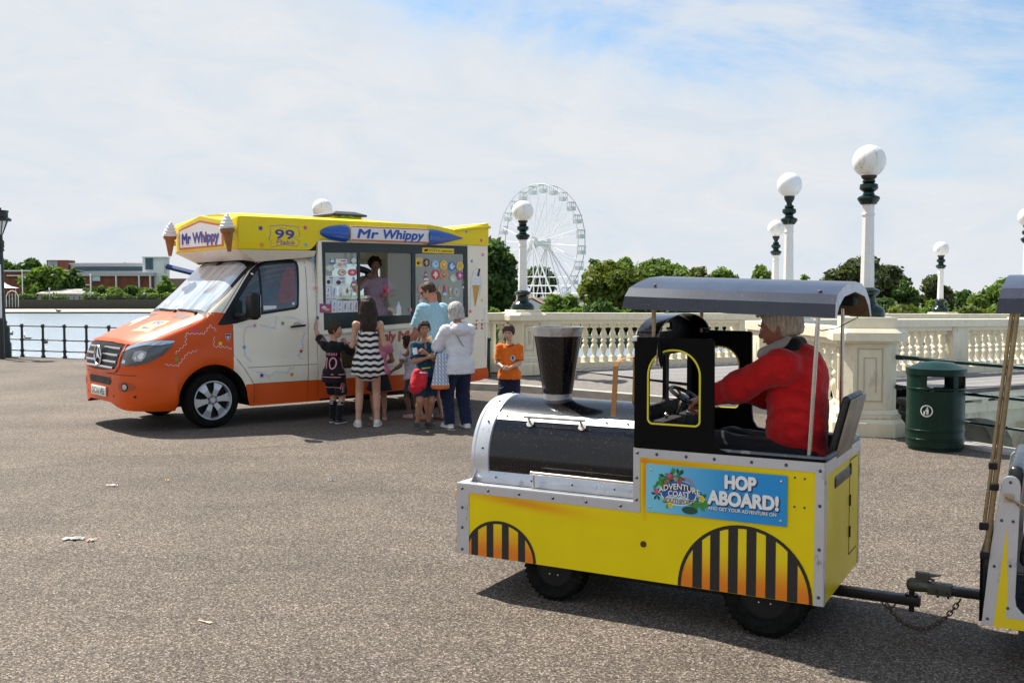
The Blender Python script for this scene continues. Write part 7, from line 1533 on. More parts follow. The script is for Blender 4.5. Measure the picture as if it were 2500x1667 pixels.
 b = MB(); b.bb(1.98, 2.42, .55, 1.0, 2.62, 2.69); b.build('roof_hatch', M_VYL, t, bevel=.01); b = MB(); b.add([(1.93, .5, 2.69), (2.47, .5, 2.69), (2.47, 1.05, 2.69), (1.93, 1.05, 2.69), (1.93, .5, 2.715), (2.47, .5, 2.715), (2.47, 1.05, 2.715), (1.93, 1.05, 2.715), (2.05, .62, 2.76), (2.35, .62, 2.76), (2.35, .93, 2.76), (2.05, .93, 2.76)], [(0, 1, 5, 4), (1, 2, 6, 5), (2, 3, 7, 6), (3, 0, 4, 7), (4, 5, 9, 8), (5, 6, 10, 9), (6, 7, 11, 10), (7, 4, 8, 11), (8, 9, 10, 11), (0, 3, 2, 1)]); b.build('hatch_lid', mat("black_hatch_lid", (.02, .02, .022), .5), t, smooth=False)
 b = MB(); b.tube([(2.05, .5, 2.67), (2.15, .52, 2.70), (2.25, .5, 2.675)], .012, 6); b.build('green_cord', mat("green_cord", (.05, .45, .05), .6), t)
 b = MB(); b.bb(3.055, 3.605, .000, .0075, 2.192, 2.272); cc = b.build('cctv_sign', mat("notice_yellow", (.85, .58, .02), .5), t, smooth=False)
 a = Art(); a.text("CCTV in operation", 3.175, 2.215, .036, M_VBK, 0, .02, 0, .415); a.poly([(3.085, 2.240), (3.150, 2.252), (3.155, 2.225), (3.100, 2.212), (3.098, 2.222), (3.088, 2.220)], M_VBK); a.line([(3.057, 2.194), (3.603, 2.194), (3.603, 2.270), (3.057, 2.270)], .003, M_VBK, 0, closed=True); a.lay('lettering', cc, (0, 0, 0), (1, 0, 0), (0, 0, 1), off=.0008)
 b = MB(); b.bb(1.70, 1.96, -.004, .0, .645, .985); sv = b.build('side_vent', M_VBK, t, smooth=False); a = Art(); GM = mat("brass_mesh", (.20, .16, .07), .5, metal=.6)
 for i in range(13): a.line([(1.72, .67 + i * .0235), (1.94, .68 + i * .0235)], .006, GM)
 for i in range(11): a.line([(1.725 + i * .0215, .665), (1.727 + i * .0215, .965)], .005, GM, 1)
 a.lay('mesh', sv, (0, -.004, 0), (1, 0, 0), (0, 0, 1), off=.0006)
 # -------- painted stars, squiggles and lettering
 z1 = lambda x, y: VN.yp(180 + x * .36994, 500 + y * .36994, 0); z2 = lambda x, y: VN.yp(740 + x * .36984, 500 + y * .36994, 0)
 C = dict(navy=(.04, .05, .28), blue=(.10, .32, .62), pink=(.72, .20, .30), red=(.62, .02, .05), green=(.05, .36, .06), orange=(.80, .25, .02), yellow=(.82, .62, .02), magenta=(.70, .02, .22), sky=(.12, .45, .62), lilac=(.38, .45, .66), brown=(.46, .07, .02))
 CM = {k: mat("art_" + k, v, .4, coat=.3) for k, v in C.items()}
 LW = mat("art_pale_lilac", (.72, .62, .66), .4, coat=.3)
 def stars(lst, f, name, bv, off=.003):
  a = Art()
  for (x, y, c, s) in lst:
   p = f(x, y); a.poly(star2(p.x, p.z, s, rot=(x * 7) % 40 - 20), CM[c])
  return a.lay(name, t, (0, -.5, 0), (1, 0, 0), (0, 0, 1), off=off, bvh=bv, direction=(0, 1, 0), res=None, depth=1)
 for (x, y, c, s) in ((1195, 797, 'pink', .034), (1380, 782, 'green', .034), (1125, 940, 'blue', .034), (1500, 965, 'red', .034), (1238, 1125, 'navy', .036), (1437, 1118, 'orange', .036), (803, 825, 'magenta', .034), (967, 915, 'yellow', .036), (683, 1018, 'green', .034)): stars([(x, y, c, s)], z1, 'painted_star', BV)
 BN = bvh_of(nw)
 for (x, y, c, s) in ((1578, 357, 'blue', .036), (1597, 547, 'pink', .034), (1608, 747, 'navy', .034)): stars([(x, y, c, s)], z1, 'painted_star', BVHTree.FromPolygons([Vector(v) for v in ((1, 0, 0), (4.3, 0, 0), (4.3, 0, 3), (1, 0, 3))], [(0, 1, 2, 3)]))
 flat = BVHTree.FromPolygons([Vector(v) for v in ((1, -.0, 0), (4.3, 0, 0), (4.3, 0, 3), (1, 0, 3))], [(0, 1, 2, 3)]); podf = BVHTree.FromPolygons([Vector(v) for v in ((.3, -.02, 2), (4.3, -.02, 2), (4.3, -.02, 3), (.3, -.02, 3))], [(0, 1, 2, 3)])
 for (x, y, c, s) in ((670, 935, 'pink', .036), (1185, 330, 'pink', .036), (1113, 372, 'blue', .032), (1180, 630, 'yellow', .034), (1103, 703, 'magenta', .034)): stars([(x, y, c, s)], z2, 'painted_star', flat)
 for (x, y, c, s) in ((1073, 180, 'blue', .032), (1170, 235, 'magenta', .034)): stars([(x, y, c, s)], z2, 'painted_star', podf)
 for (x, y, c, s) in ((1228, 155, 'navy', .040), (1522, 152, 'magenta', .038), (1236, 266, 'orange', .042), (1527, 265, 'sky', .036)): stars([(x, y, c, s)], z1, 'painted_star', podf)
 def squig(paths, f, m_, name, bv, amp=.010, wl=.055, wdt=.006):
  a = Art()
  for p in paths: a.line(wavy([(f(x, y).x, f(x, y).z) for x, y in p], amp, wl), wdt, m_)
  a.lay(name, t, (0, -.5, 0), (1, 0, 0), (0, 0, 1), off=.0025, bvh=bv, direction=(0, 1, 0), depth=1)
 squig([[(1175, 1030), (1132, 1005), (1120, 865), (1140, 805), (1195, 800)], [(1230, 795), (1330, 815), (1338, 745), (1352, 738)], [(1395, 740), (1450, 745), (1522, 775)], [(1525, 845), (1505, 900), (1516, 940), (1480, 995), (1516, 1025)], [(1165, 1090), (1230, 1108), (1290, 1132), (1332, 1100), (1412, 1110), (1420, 1078), (1458, 1075)]], z1, CM['lilac'], 'painted_squiggle', BV)
 squig([[(942, 830), (900, 795), (862, 850), (745, 850), (740, 920), (670, 985)], [(926, 868), (924, 935), (1020, 940), (1042, 958)], [(610, 1055), (692, 1062), (752, 980), (820, 960)]], z1, LW, 'painted_squiggle', BV)
 squig([[(1580, 378), (1578, 520)], [(1602, 570), (1602, 700)], [(1615, 770), (1600, 860), (1612, 930)]], z1, CM['lilac'], 'painted_squiggle', flat)
 squig([[(1105, 540), (1102, 680)], [(1175, 520), (1160, 610)], [(1195, 680), (1205, 1000)], [(640, 960), (655, 1010)], [(700, 940), (690, 1010)], [(270, 1110), (330, 1095)], [(560, 1060), (640, 1075)]], z2, CM['lilac'], 'painted_squiggle', flat)
 a = Art(); P = [z1(x, y) for x, y in ((1290, 140), (1380, 136), (1480, 148), (1486, 210), (1440, 214), (1488, 240), (1470, 276), (1380, 262), (1294, 282), (1298, 238), (1282, 236), (1290, 205), (1296, 200))]; a.line([(p.x, p.z) for p in P], .008, MV, 0, closed=True)
 p = z1(1325, 222); q = z1(1450, 222); a.text("99", p.x, p.z, .115, MV, 0, .05, 0, q.x - p.x); a.text("99", p.x, p.z, .115, NV, 1, .02, 0, q.x - p.x); p = z1(1332, 258); q = z1(1460, 258); a.text("Flake", p.x, p.z, .055, MV, 0, .03, .2, q.x - p.x - .02); a.line([(z1(x, y).x, z1(x, y).z) for x, y in ((1350, 160), (1365, 150), (1372, 165), (1385, 155), (1400, 163))], .005, MV)
 a.lay('flake_plaque', t, (0, -.5, 0), (1, 0, 0), (0, 0, 1), off=.002, bvh=podf, direction=(0, 1, 0), depth=1)
 a = Art(); p = z2(530, 912); q = z2(606, 912); BR2 = CM['brown']; OL2 = mat("art_letter_shade", (.78, .55, .40), .4)
 for m_, ly, bo, dx in ((OL2, 0, .06, .006), (BR2, 1, .06, 0)): a.text("nly", p.x + dx, p.z + .03 - dx, .13, m_, ly, bo, .12, q.x - p.x, rot=.02); p2, q2 = z2(628, 898), z2(745, 898); a.text("Ma", p2.x + dx, p2.z + .00 - dx, .14, m_, ly, bo, .10, q2.x - p2.x, rot=.02)
 for xx in (1143, 1180):
  p3 = z2(xx, 815); a.poly([(p3.x - .012, p3.z + .03), (p3.x + .010, p3.z + .03), (p3.x + .026, p3.z + .115), (p3.x + .010, p3.z + .13), (p3.x - .012, p3.z + .115)], BR2, 1); a.poly(circle2(p3.x, p3.z, .018, n=14), BR2, 1)
 a.lay('lettering', t, (0, -.0015, 0), (1, 0, 0), (0, 0, 1), off=.002)
 a = Art(); W_ = mat("art_white", (.80, .80, .80), .4); LG = mat("art_grey_line", (.35, .36, .40), .5); TN = mat("art_cone_tan", (.62, .36, .08), .5, var=.4, vscale=40); FB = mat("art_flake_brown", (.12, .02, .01), .5)
 c2 = lambda *pts: [(z2(x, y).x, z2(x, y).z) for x, y in pts]
 sw_ = c2((1143, 418), (1155, 430), (1165, 462), (1175, 480), (1172, 500), (1177, 520), (1165, 532), (1118, 532), (1102, 515), (1108, 498), (1106, 482), (1118, 468), (1120, 448), (1132, 432)); a.poly(sw_, W_, 0); a.line(sw_, .004, LG, 1, closed=True)
 for l in (((1120, 448), (1145, 458), (1162, 452)), ((1108, 482), (1140, 494), (1172, 482)), ((1106, 505), (1140, 516), (1174, 505))): a.line(c2(*l), .003, LG, 1)
 a.poly(c2((1118, 530), (1166, 530), (1162, 552), (1138, 668), (1132, 668), (1120, 552)), TN, 1); a.poly(c2((1158, 420), (1170, 424), (1160, 474), (1147, 470)), FB, 2); a.lay('painted_cone', t, (0, 0, 0), (1, 0, 0), (0, 0, 1), off=.002)
 a = Art(); sh = [(z1(x, y).x, z1(x, y).z) for x, y in ((1000, 852), (1034, 852), (1034, 875), (1018, 902), (1002, 878))]; a.poly(sh, NV, 0); s3 = [(z1(x, y).x, z1(x, y).z) for x, y in ((1006, 866), (1030, 866), (1018, 892))]; a.poly(s3, PY, 1); a.line(sh, .004, W_, 2, closed=True); side(a, 'shield_badge', t, off=.003)
 # -------- price pictures stuck on the panes (all generic lollies, cones and tubs)
 zp = lambda x, y: VN.yp(780 + x * .17857, 560 + y * .17857, .012)
 cols = dict(R=(.70, .05, .05), B=(.06, .22, .55), Y=(.80, .55, .06), W=(.80, .80, .80), P=(.80, .30, .40), G=(.12, .42, .08), K=(.05, .03, .025), O=(.80, .30, .05), S=(.30, .55, .75), T=(.62, .42, .22), V=(.40, .06, .22), L=(.45, .60, .45))
 SMt = {k: mat("sticker_" + k.lower(), v, .45, var=.25, vscale=60) for k, v in cols.items()}
 def sticker(x, y, w_, h_, shape, cc, seed=0):
  p = zp(x, y); a0, b0 = zp(x - w_ / 2, y), zp(x + w_ / 2, y); hw_ = (b0.x - a0.x) / 2; hh_ = abs(zp(x, y - h_ / 2).z - zp(x, y + h_ / 2).z) / 2; a = Art(); rr = random.Random(seed + x)
  if shape == 'o':
   a.poly(circle2(p.x, p.z, hw_, hh_, 22), SMt[cc[0]], 0); a.poly([(p.x + hw_ * (.55 + .2 * math.sin(5 * q + seed)) * math.cos(q), p.z + hh_ * (.55 + .2 * math.cos(4 * q)) * math.sin(q)) for q in [i * 6.283 / 18 for i in range(18)]], SMt[cc[1]], 1); a.poly(circle2(p.x + hw_ * .1, p.z + hh_ * .1, hw_ * .25, hh_ * .25, 10), SMt[cc[-1]], 2)
  elif shape == 'r':
   a.poly(rrect(p.x - hw_, p.x + hw_, p.z - hh_, p.z + hh_, .006, 2), SMt[cc[0]], 0)
   a.poly(circle2(p.x - hw_ * .25, p.z - hh_ * .2, hw_ * .42, hh_ * .42, 14), SMt[cc[1]], 1); a.poly([(p.x - hw_ * .1, p.z + hh_ * .45), (p.x + hw_ * .8, p.z + hh_ * .5), (p.x + hw_ * .8, p.z + hh_ * .75), (p.x - hw_ * .1, p.z + hh_ * .7)], SMt[cc[2]], 1)
   for k in range(3): a.line([(p.x + hw_ * .25, p.z + hh_ * (.2 - .25 * k)), (p.x + hw_ * .8, p.z + hh_ * (.2 - .25 * k))], .006, SMt['K'], 1)
  elif shape == 'c':  # cone or lolly on a stick
   a.poly([(p.x - hw_ * .55, p.z - hh_ * .1), (p.x - hw_, p.z + hh_ * .25), (p.x - hw_ * .6, p.z + hh_ * .7), (p.x, p.z + hh_), (p.x + hw_ * .6, p.z + hh_ * .7), (p.x + hw_, p.z + hh_ * .25), (p.x + hw_ * .55, p.z - hh_ * .1)], SMt[cc[0]], 0); a.poly([(p.x - hw_ * .6, p.z - hh_ * .1), (p.x + hw_ * .6, p.z - hh_ * .1), (p.x + hw_ * .12, p.z - hh_ * .8), (p.x - hw_ * .12, p.z - hh_ * .8)], SMt[cc[1]], 1); a.poly(circle2(p.x + hw_ * .1, p.z + hh_ * .35, hw_ * .4, hh_ * .22, 10), SMt[cc[2]], 1); a.poly([(p.x - hw_ * .6, p.z - hh_ * .82), (p.x + hw_ * .6, p.z - hh_ * .82), (p.x + hw_ * .6, p.z - hh_), (p.x - hw_ * .6, p.z - hh_)], SMt['W'], 1)
  elif shape == 'k':  # rocket lolly in stripes
   for k, ch in enumerate(cc):
    z0, z1_ = p.z - hh_ * .6 + 1.6 * hh_ * k / len(cc), p.z - hh_ * .6 + 1.6 * hh_ * (k + 1) / len(cc); w0, w1 = hw_ * (1 - .6 * k / len(cc)), hw_ * (1 - .6 * (k + 1) / len(cc)); a.poly([(p.x - w0, z0), (p.x + w0, z0), (p.x + w1, z1_), (p.x - w1, z1_)], SMt[ch], 0)
   a.poly([(p.x - hw_ * .2, p.z - hh_), (p.x + hw_ * .2, p.z - hh_), (p.x + hw_ * .2, p.z - hh_ * .6), (p.x - hw_ * .2, p.z - hh_ * .6)], SMt['T'], 0)
  elif shape == 'm':  # menu sheet of cones
   a.poly(rrect(p.x - hw_, p.x + hw_, p.z - hh_, p.z + hh_, .004, 2), SMt['W'], 0); n = max(1, int(round(hw_ / .045)))
   for k in range(n):
    xc = p.x - hw_ + (k + .5) * 2 * hw_ / n; s = hw_ / n; a.poly([(xc - s * .5, p.z - hh_ * .1), (xc + s * .5, p.z - hh_ * .1), (xc + s * .35, p.z + hh_ * .3), (xc, p.z + hh_ * .55), (xc - s * .35, p.z + hh_ * .3)], SMt[rr.choice('PSWT')], 1); a.line([(xc, p.z + hh_ * .2), (xc + s * .25, p.z + hh_ * .75)], .012, SMt[rr.choice('RVB')], 2); a.poly([(xc - s * .4, p.z - hh_ * .12), (xc + s * .4, p.z - hh_ * .12), (xc, p.z - hh_ * .6)], SMt[rr.choice('TSB')], 1); a.line([(xc - s * .6, p.z - hh_ * .78), (xc + s * .6, p.z - hh_ * .74)], .012, SMt['B'], 1)
    a.line([(xc - s * .95, p.z - hh_ * .95), (xc - s * .95, p.z + hh_ * .95)], .004, SMt['B'], 1)
  a.lay('menu_sticker', wf, (0, .012, 0), (1, 0, 0), (0, 0, 1), off=.001, step=.0005)
 stl = [(300, 470, 160, 130, 'r', 'WTR'), (468, 445, 80, 120, 'c', 'WLW'), (175, 445, 70, 100, 'k', 'BWS'), (140, 530, 135, 95, 'o', 'LWY'), (308, 590, 120, 100, 'o', 'TWK'), (450, 590, 125, 95, 'o', 'RPW'), (137, 705, 112, 140, 'r', 'WKB'), (280, 712, 158, 140, 'r', 'WKB'), (467, 725, 55, 150, 'k', 'WRSB'), (115, 880, 82, 190, 'm', ''), (197, 880, 75, 190, 'm', ''), (290, 865, 65, 170, 'c', 'WPW'), (378, 870, 50, 160, 'c', 'TWK'), (435, 870, 50, 165, 'c', 'WTS'), (513, 840, 55, 200, 'c', 'OTT'), (350, 1072, 375, 195, 'm', ''),
           (1360, 450, 90, 120, 'r', 'YKO'), (1465, 455, 85, 115, 'o', 'KTO'), (1585, 480, 105, 125, 'o', 'SWB'), (1698, 487, 108, 130, 'o', 'YOW'), (1812, 505, 105, 130, 'o', 'BWS'), (1920, 500, 100, 125, 'o', 'YTO'), (1458, 650, 65, 150, 'k', 'WRSR'), (1590, 620, 108, 135, 'o', 'RWW'), (1700, 622, 110, 130, 'o', 'OBY'), (1828, 670, 100, 110, 'o', 'LWY'), (1918, 632, 100, 120, 'o', 'VPW'), (1975, 760, 42, 150, 'k', 'WKGG'), (1385, 810, 75, 130, 'o', 'TPO'), (1640, 830, 45, 160, 'c', 'TWP'), (1712, 850, 45, 170, 'k', 'WBRR'), (1788, 855, 50, 180, 'c', 'TTW'), (1872, 860, 92, 120, 'o', 'SYR'), (1385, 960, 60, 120, 'k', 'WPT'), (1375, 1100, 60, 80, 'o', 'PRW'), (1245, 1100, 45, 60, 'o', 'PRW')]
 for i, s in enumerate(stl): sticker(*s, seed=i)
 a = Art(); pp = [VN.yp(780 + x * .17857, 560 + y * .17857, 0) for x, y in ((0, 1015), (160, 1020), (158, 1145), (2, 1140))]; a.poly([(p.x, p.z) for p in pp], SMt['V'], 0); c = sum(pp, Vector()) / 4; a.poly([(c.x - .05, c.z - .01), (c.x + .03, c.z - .035), (c.x + .075, c.z - .015), (c.x, c.z + .01)], SMt['Y'], 1); a.poly([(c.x - .06, c.z + .01), (c.x - .02, c.z - .02), (c.x + .02, c.z + .015), (c.x - .02, c.z + .035)], SMt['W'], 1); a.lay('menu_sticker', t, (0, 0, 0), (1, 0, 0), (0, 0, 1), off=.002)
 return t
van()
# ------------------------------------------------------------------ people
from mathutils import noise as mnoise
def wrinkle(V, Fq, amp, fr=(9, 9, 26), tilt=.5):
 if amp <= 0 or not len(V): return V
 a, b, c = V[Fq[:, 0]], V[Fq[:, 1]], V[Fq[:, 2]]; fn = np.cross(b - a, c - a); nr = np.zeros_like(V)
 for k in range(4): np.add.at(nr, Fq[:, k], fn)
 nr /= np.linalg.norm(nr, axis=1)[:, None] + 1e-12
 d = np.array([1 - abs(mnoise.noise((p[0] * fr[0], p[1] * fr[1], (p[2] + tilt * p[0]) * fr[2]))) * 2.6 + .5 * mnoise.noise((p[0] * 23, p[1] * 23 + 4, p[2] * 40)) for p in V]); return V + nr * (d * amp)[:, None]
def nrm(v): v = np.array(v, float); return v / max(np.linalg.norm(v), 1e-9)
def ik(a, c, l1, l2, hint):
 a, c = np.array(a, float), np.array(c, float); d = c - a; L_ = np.linalg.norm(d); L_ = min(L_, (l1 + l2) * .995); dn = nrm(d); c = a + dn * L_
 x = (l1 * l1 - l2 * l2 + L_ * L_) / (2 * L_); h = math.sqrt(max(l1 * l1 - x * x, 0)); hv = np.array(hint, float); hv = nrm(hv - dn * (hv @ dn)); return a + dn * x + hv * h, c
SKIN = lambda n, c: mat("skin_" + n, c, .5, var=.06, vscale=30, sheen=.1)
M_EYE = mat("eye_white", (.60, .58, .55), .3); M_PUP = mat("pupil_dark", (.02, .015, .012), .3); M_BROW = mat("brow_hair", (.05, .03, .02), .8); M_LIP = mat("lip", (.42, .15, .12), .5)
def hand_parts(w, d, n, L, thumb, curl=.5, spread=1.0, vox=.0035):
 """w wrist, d along the forearm, n palm-facing direction, L hand length; thumb side = cross(d, n) * thumb"""
 w, d = np.array(w, float), nrm(d); n = np.array(n, float); n = nrm(n - d * (n @ d)); s = np.cross(d, n) * thumb
 P = [cap(w - d * L * .15, w + d * L * .08, L * .15, L * .16, k=.01), cap(w + d * L * .10, w + d * L * .42, L * .19, L * .22, k=.012, fl=(n, 1.9))]
 lens = (.44, .50, .46, .36); offs = (.165, .055, -.055, -.16)
 for i in range(4):
  b0 = w + d * L * (.50 - .03 * abs(i - 1)) + s * L * offs[i]; a1 = curl * (1 + .12 * i); l1, l2 = L * lens[i] * .5, L * lens[i] * .5; r = L * .050
  dir1 = nrm(d * math.cos(a1) + n * math.sin(a1) + s * offs[i] * .5 * spread); m1 = b0 + dir1 * l1; a2 = a1 * 2.1; dir2 = nrm(d * math.cos(a2) + n * math.sin(a2) + s * offs[i] * .3 * spread); m2 = m1 + dir2 * l2
  P += [cap(b0 - d * L * .08, m1, r * 1.08, r, k=.004), cap(m1, m2, r, r * .82, k=.003)]
 t0 = w + d * L * .16 + s * L * .16; t1 = t0 + nrm(d * .75 + s * .75 + n * .35) * L * .20; t2 = t1 + nrm(d * .95 + s * .15 + n * (.3 + curl * .4)) * L * .20
 P += [cap(w + d * L * .12, t0, L * .09, L * .075, k=.008), cap(t0, t1, L * .075, L * .060, k=.006), cap(t1, t2, L * .058, L * .045, k=.003)]
 V, Fq = sdf_mesh(P, vox); return (V, Fq, 0)
def person(label, loc, rz, h, skin, hh=.135, g=1.0, head_yaw=0, head_pitch=0, arms=None, legs=None, lean=0.0, seated=False, hip=None, vox=None, hair=None, wear=(), face=True, shoulder=.105, belly=0.0, fem=0.0, child=0.0, group='people around the ice cream van', cat='person', handcurl=(.5, .5), palm=((0, 1, 0), (0, 1, 0)), fr=None, torso_twist=0, show_face=True, hvox=.0035, shrug=0.0, neck=1.0):
 """local frame: +Y the way the body faces, +X its right hand, Z up; h height; all poses in metres"""
 t = thing('person', label, cat, loc, rz, group); vox = vox or max(.008, .0062 * h)
 Minv = t.matrix_basis.inverted() if False else (Matrix.Translation(Vector(loc)) @ Matrix.Rotation(rz, 4, 'Z')).inverted()
 W = lambda p: np.array(Minv @ Vector(p))      # world -> local
 hz = .515 * h if hip is None else hip; hipc = np.array((0, 0, hz)); tl = (.815 - .515) * h; ln = lean
 upd = nrm((0, math.sin(ln), math.cos(ln))); chest = hipc + upd * tl * .72; nb = hipc + upd * tl * 1.10; shc = hipc + upd * tl * (.965 + shrug)
 sw = shoulder * h; shR, shL = shc + np.array((sw, 0, 0)), shc + np.array((-sw, 0, 0))
 cy, sy = math.cos(torso_twist), math.sin(torso_twist); tw = lambda p: np.array((p[0] * cy - p[1] * sy, p[0] * sy + p[1] * cy, p[2])); shR, shL = shc + tw(shR - shc), shc + tw(shL - shc)
 HH = hh * h; nk = nb + nrm(upd * .6 + np.array((0, .1, .8))) * .035 * h * neck
 Rz, Rx = Matrix.Rotation(head_yaw, 3, 'Z'), Matrix.Rotation(head_pitch, 3, 'X'); HM = np.array(Rz @ Rx); hc = nk + nrm(upd * .5 + np.array((0, 0, .5))) * HH * .30 + HM @ np.array((0, .02 * h, HH * .22)); Hp = lambda x, y, z: hc + HM @ (np.array((x, y, z)) * HH)
 hx = .052 * h * (1 + .1 * fem); lg = legs or {}; ank = {}; knee = {}
 for s, nm in ((1, 'R'), (-1, 'L')):
  a = lg.get('ank' + nm, (s * .055 * h, -.01 * h, .045 * h)); ank[nm] = W(a) if lg.get('world') else np.array(a, float)
  hj = hipc + np.array((s * hx, 0, -.005 * h)); kn, an = ik(hj, ank[nm], .245 * h, .235 * h, lg.get('hint' + nm, (s * .1, 1, 0))); knee[nm] = kn; ank[nm] = an; ank['h' + nm] = hj; ank['d' + nm] = nrm(lg.get('toe' + nm, (s * .2, 1, 0)))
 el_ = {}; wr = {}; arms = arms or {}
 for s, nm, sh in ((1, 'R', shR), (-1, 'L', shL)):
  wt = arms.get(nm); tgt = np.array((s * .15 * h, .03 * h, .50 * h)) if wt is None else (W(wt) if arms.get('world') else np.array(wt, float))
  el_[nm], wr[nm] = ik(sh, tgt, .165 * h, .145 * h, arms.get('hint' + nm, (s * .5, -1, -.2)))
 A = dict(upd=upd, hipc=hipc, chest=chest, nb=nb, shR=shR, shL=shL, shc=shc, h=h, HH=HH, hc=hc, HM=HM, Hp=Hp, el=el_, wr=wr, ank=ank, knee=knee, t=t, vox=vox, W=W, tl=tl)
 gg = g
 def torso(inf=0.0, k=.03):
  r = h * gg; P = []
  P.append(el(hipc + upd * (-.005 * h), (.083 * r * (1 + .12 * fem) + inf, .064 * r + inf, .070 * r + inf), k=k)); P.append(el(hipc + upd * .085 * h + np.array((0, belly * .5, 0)), (.072 * r * (1 - .08 * fem) + inf + belly * .6, .055 * r + inf + belly, .085 * r + inf), k=k))
  P.append(el(hipc + upd * .19 * h + np.array((0, .006 * h, 0)), (.082 * r + inf, .060 * r + inf, .10 * r + inf), k=k)); P.append(cap(shR * .90 + shc * .10 - upd * .012 * h, shL * .90 + shc * .10 - upd * .012 * h, .037 * r + inf, k=k)); P.append(cap(shc - upd * .0 * h, nb, .045 * r + inf, .032 * r + inf * .6, k=k)); return P
 B = torso() + [cap(nb - upd * .01 * h, nk + upd * .02 * h, .033 * h * gg ** .5, .031 * h * gg ** .5, k=.02)]
 for nm in 'RL':
  hj, kn, an = ank['h' + nm], knee[nm], ank[nm]; bk = -nrm(np.cross(np.cross(an - kn, (0, 1, 0)), an - kn)) if abs(nrm(an - kn)[1]) < .98 else np.array((0, 0, 0)); 
  B += [cap(hj, kn, .052 * h * gg, .034 * h * gg ** .5, k=.03), cap(kn, an, .032 * h * gg ** .5, .021 * h, k=.02), cap(kn * .80 + an * .20 + bk * .008 * h, kn * .45 + an * .55 + bk * .006 * h, .031 * h * gg ** .4, .024 * h, k=.025)]
  fd = ank['d' + nm]; B += [cap(an + np.array((0, 0, -.015 * h)), an + fd * .085 * h + np.array((0, 0, -.030 * h)), .022 * h, .017 * h, k=.02)]
  sh = shR if nm == 'R' else shL; e_, w_ = el_[nm], wr[nm]
  B += [el(sh, (.034 * h * gg, .034 * h * gg, .036 * h * gg), k=.02), cap(sh, e_, .029 * h * gg, .022 * h * gg ** .5, k=.02), cap(e_, w_, .0225 * h * gg ** .5, .0145 * h, k=.015), cap(e_ * .85 + w_ * .15, e_ * .6 + w_ * .4, .024 * h * gg ** .5, .021 * h, k=.02)]
 E = lambda c, r, k=.012, **kw: el(Hp(*c), tuple(np.array(r) * HH), M=HM, k=k, **kw)
 ch = child
 B += [E((0, -.05, .12), (.335, .40, .37)), E((0, .06, -.08), (.27, .31, .33), k=.02), E((0, .17, -.34), (.15 + .03 * ch, .15, .13), k=.02), E((0, .30, -.18), (.12, .09, .10), k=.02), cap(Hp(0, .345, .04), Hp(0, .43 - .05 * ch, -.09), .035 * HH, .06 * HH, k=.008), cap(Hp(-.12, .30, .08), Hp(.12, .30, .08), .055 * HH, k=.02)]
 for s in (-1, 1):
  B += [el(Hp(s * .335, -.02, -.03), tuple(np.array((.035, .075, .115)) * HH), M=HM, k=.006), E((s * .17, .24, -.10), (.09, .08, .09), k=.02)]; B.append(dict(el(Hp(s * .145, .385, .035), tuple(np.array((.075, .06, .045)) * HH), M=HM, k=.005), sub=True))
 parts = [(*sdf_mesh(B, vox * (.9 if h > .8 else 1)), 0)]
 for nm, s, ci in (('R', 1, 0), ('L', -1, 1)):
  dv = wr[nm] - el_[nm]; pl = palm[ci]; parts.append(hand_parts(wr[nm], dv if arms.get('dir' + nm) is None else arms['dir' + nm], pl, .100 * h, arms.get('thumb' + nm, 1), handcurl[ci], vox=hvox))
 sdf_obj('body', parts, [skin], t)
 if face and show_face:
  for s in (-1, 1):
   MB().ell(Hp(s * .145, .335, .03), (.055 * HH, .04 * HH, .034 * HH), n=12, k=8).build('eye', M_EYE, t); MB().ell(Hp(s * .145, .368, .028), (.026 * HH, .018 * HH, .028 * HH), n=10, k=6).build('pupil', M_PUP, t)
   MB().tube([Hp(s * .07, .385, .105), Hp(s * .15, .385, .13), Hp(s * .22, .34, .105)], [.014 * HH, .018 * HH, .01 * HH], 6).build('eyebrow', M_BROW, t)
  MB().tube([Hp(-.10, .375, -.222), Hp(0, .405, -.235), Hp(.10, .375, -.222)], [.010 * HH, .022 * HH, .010 * HH], 6).build('mouth', M_LIP, t)
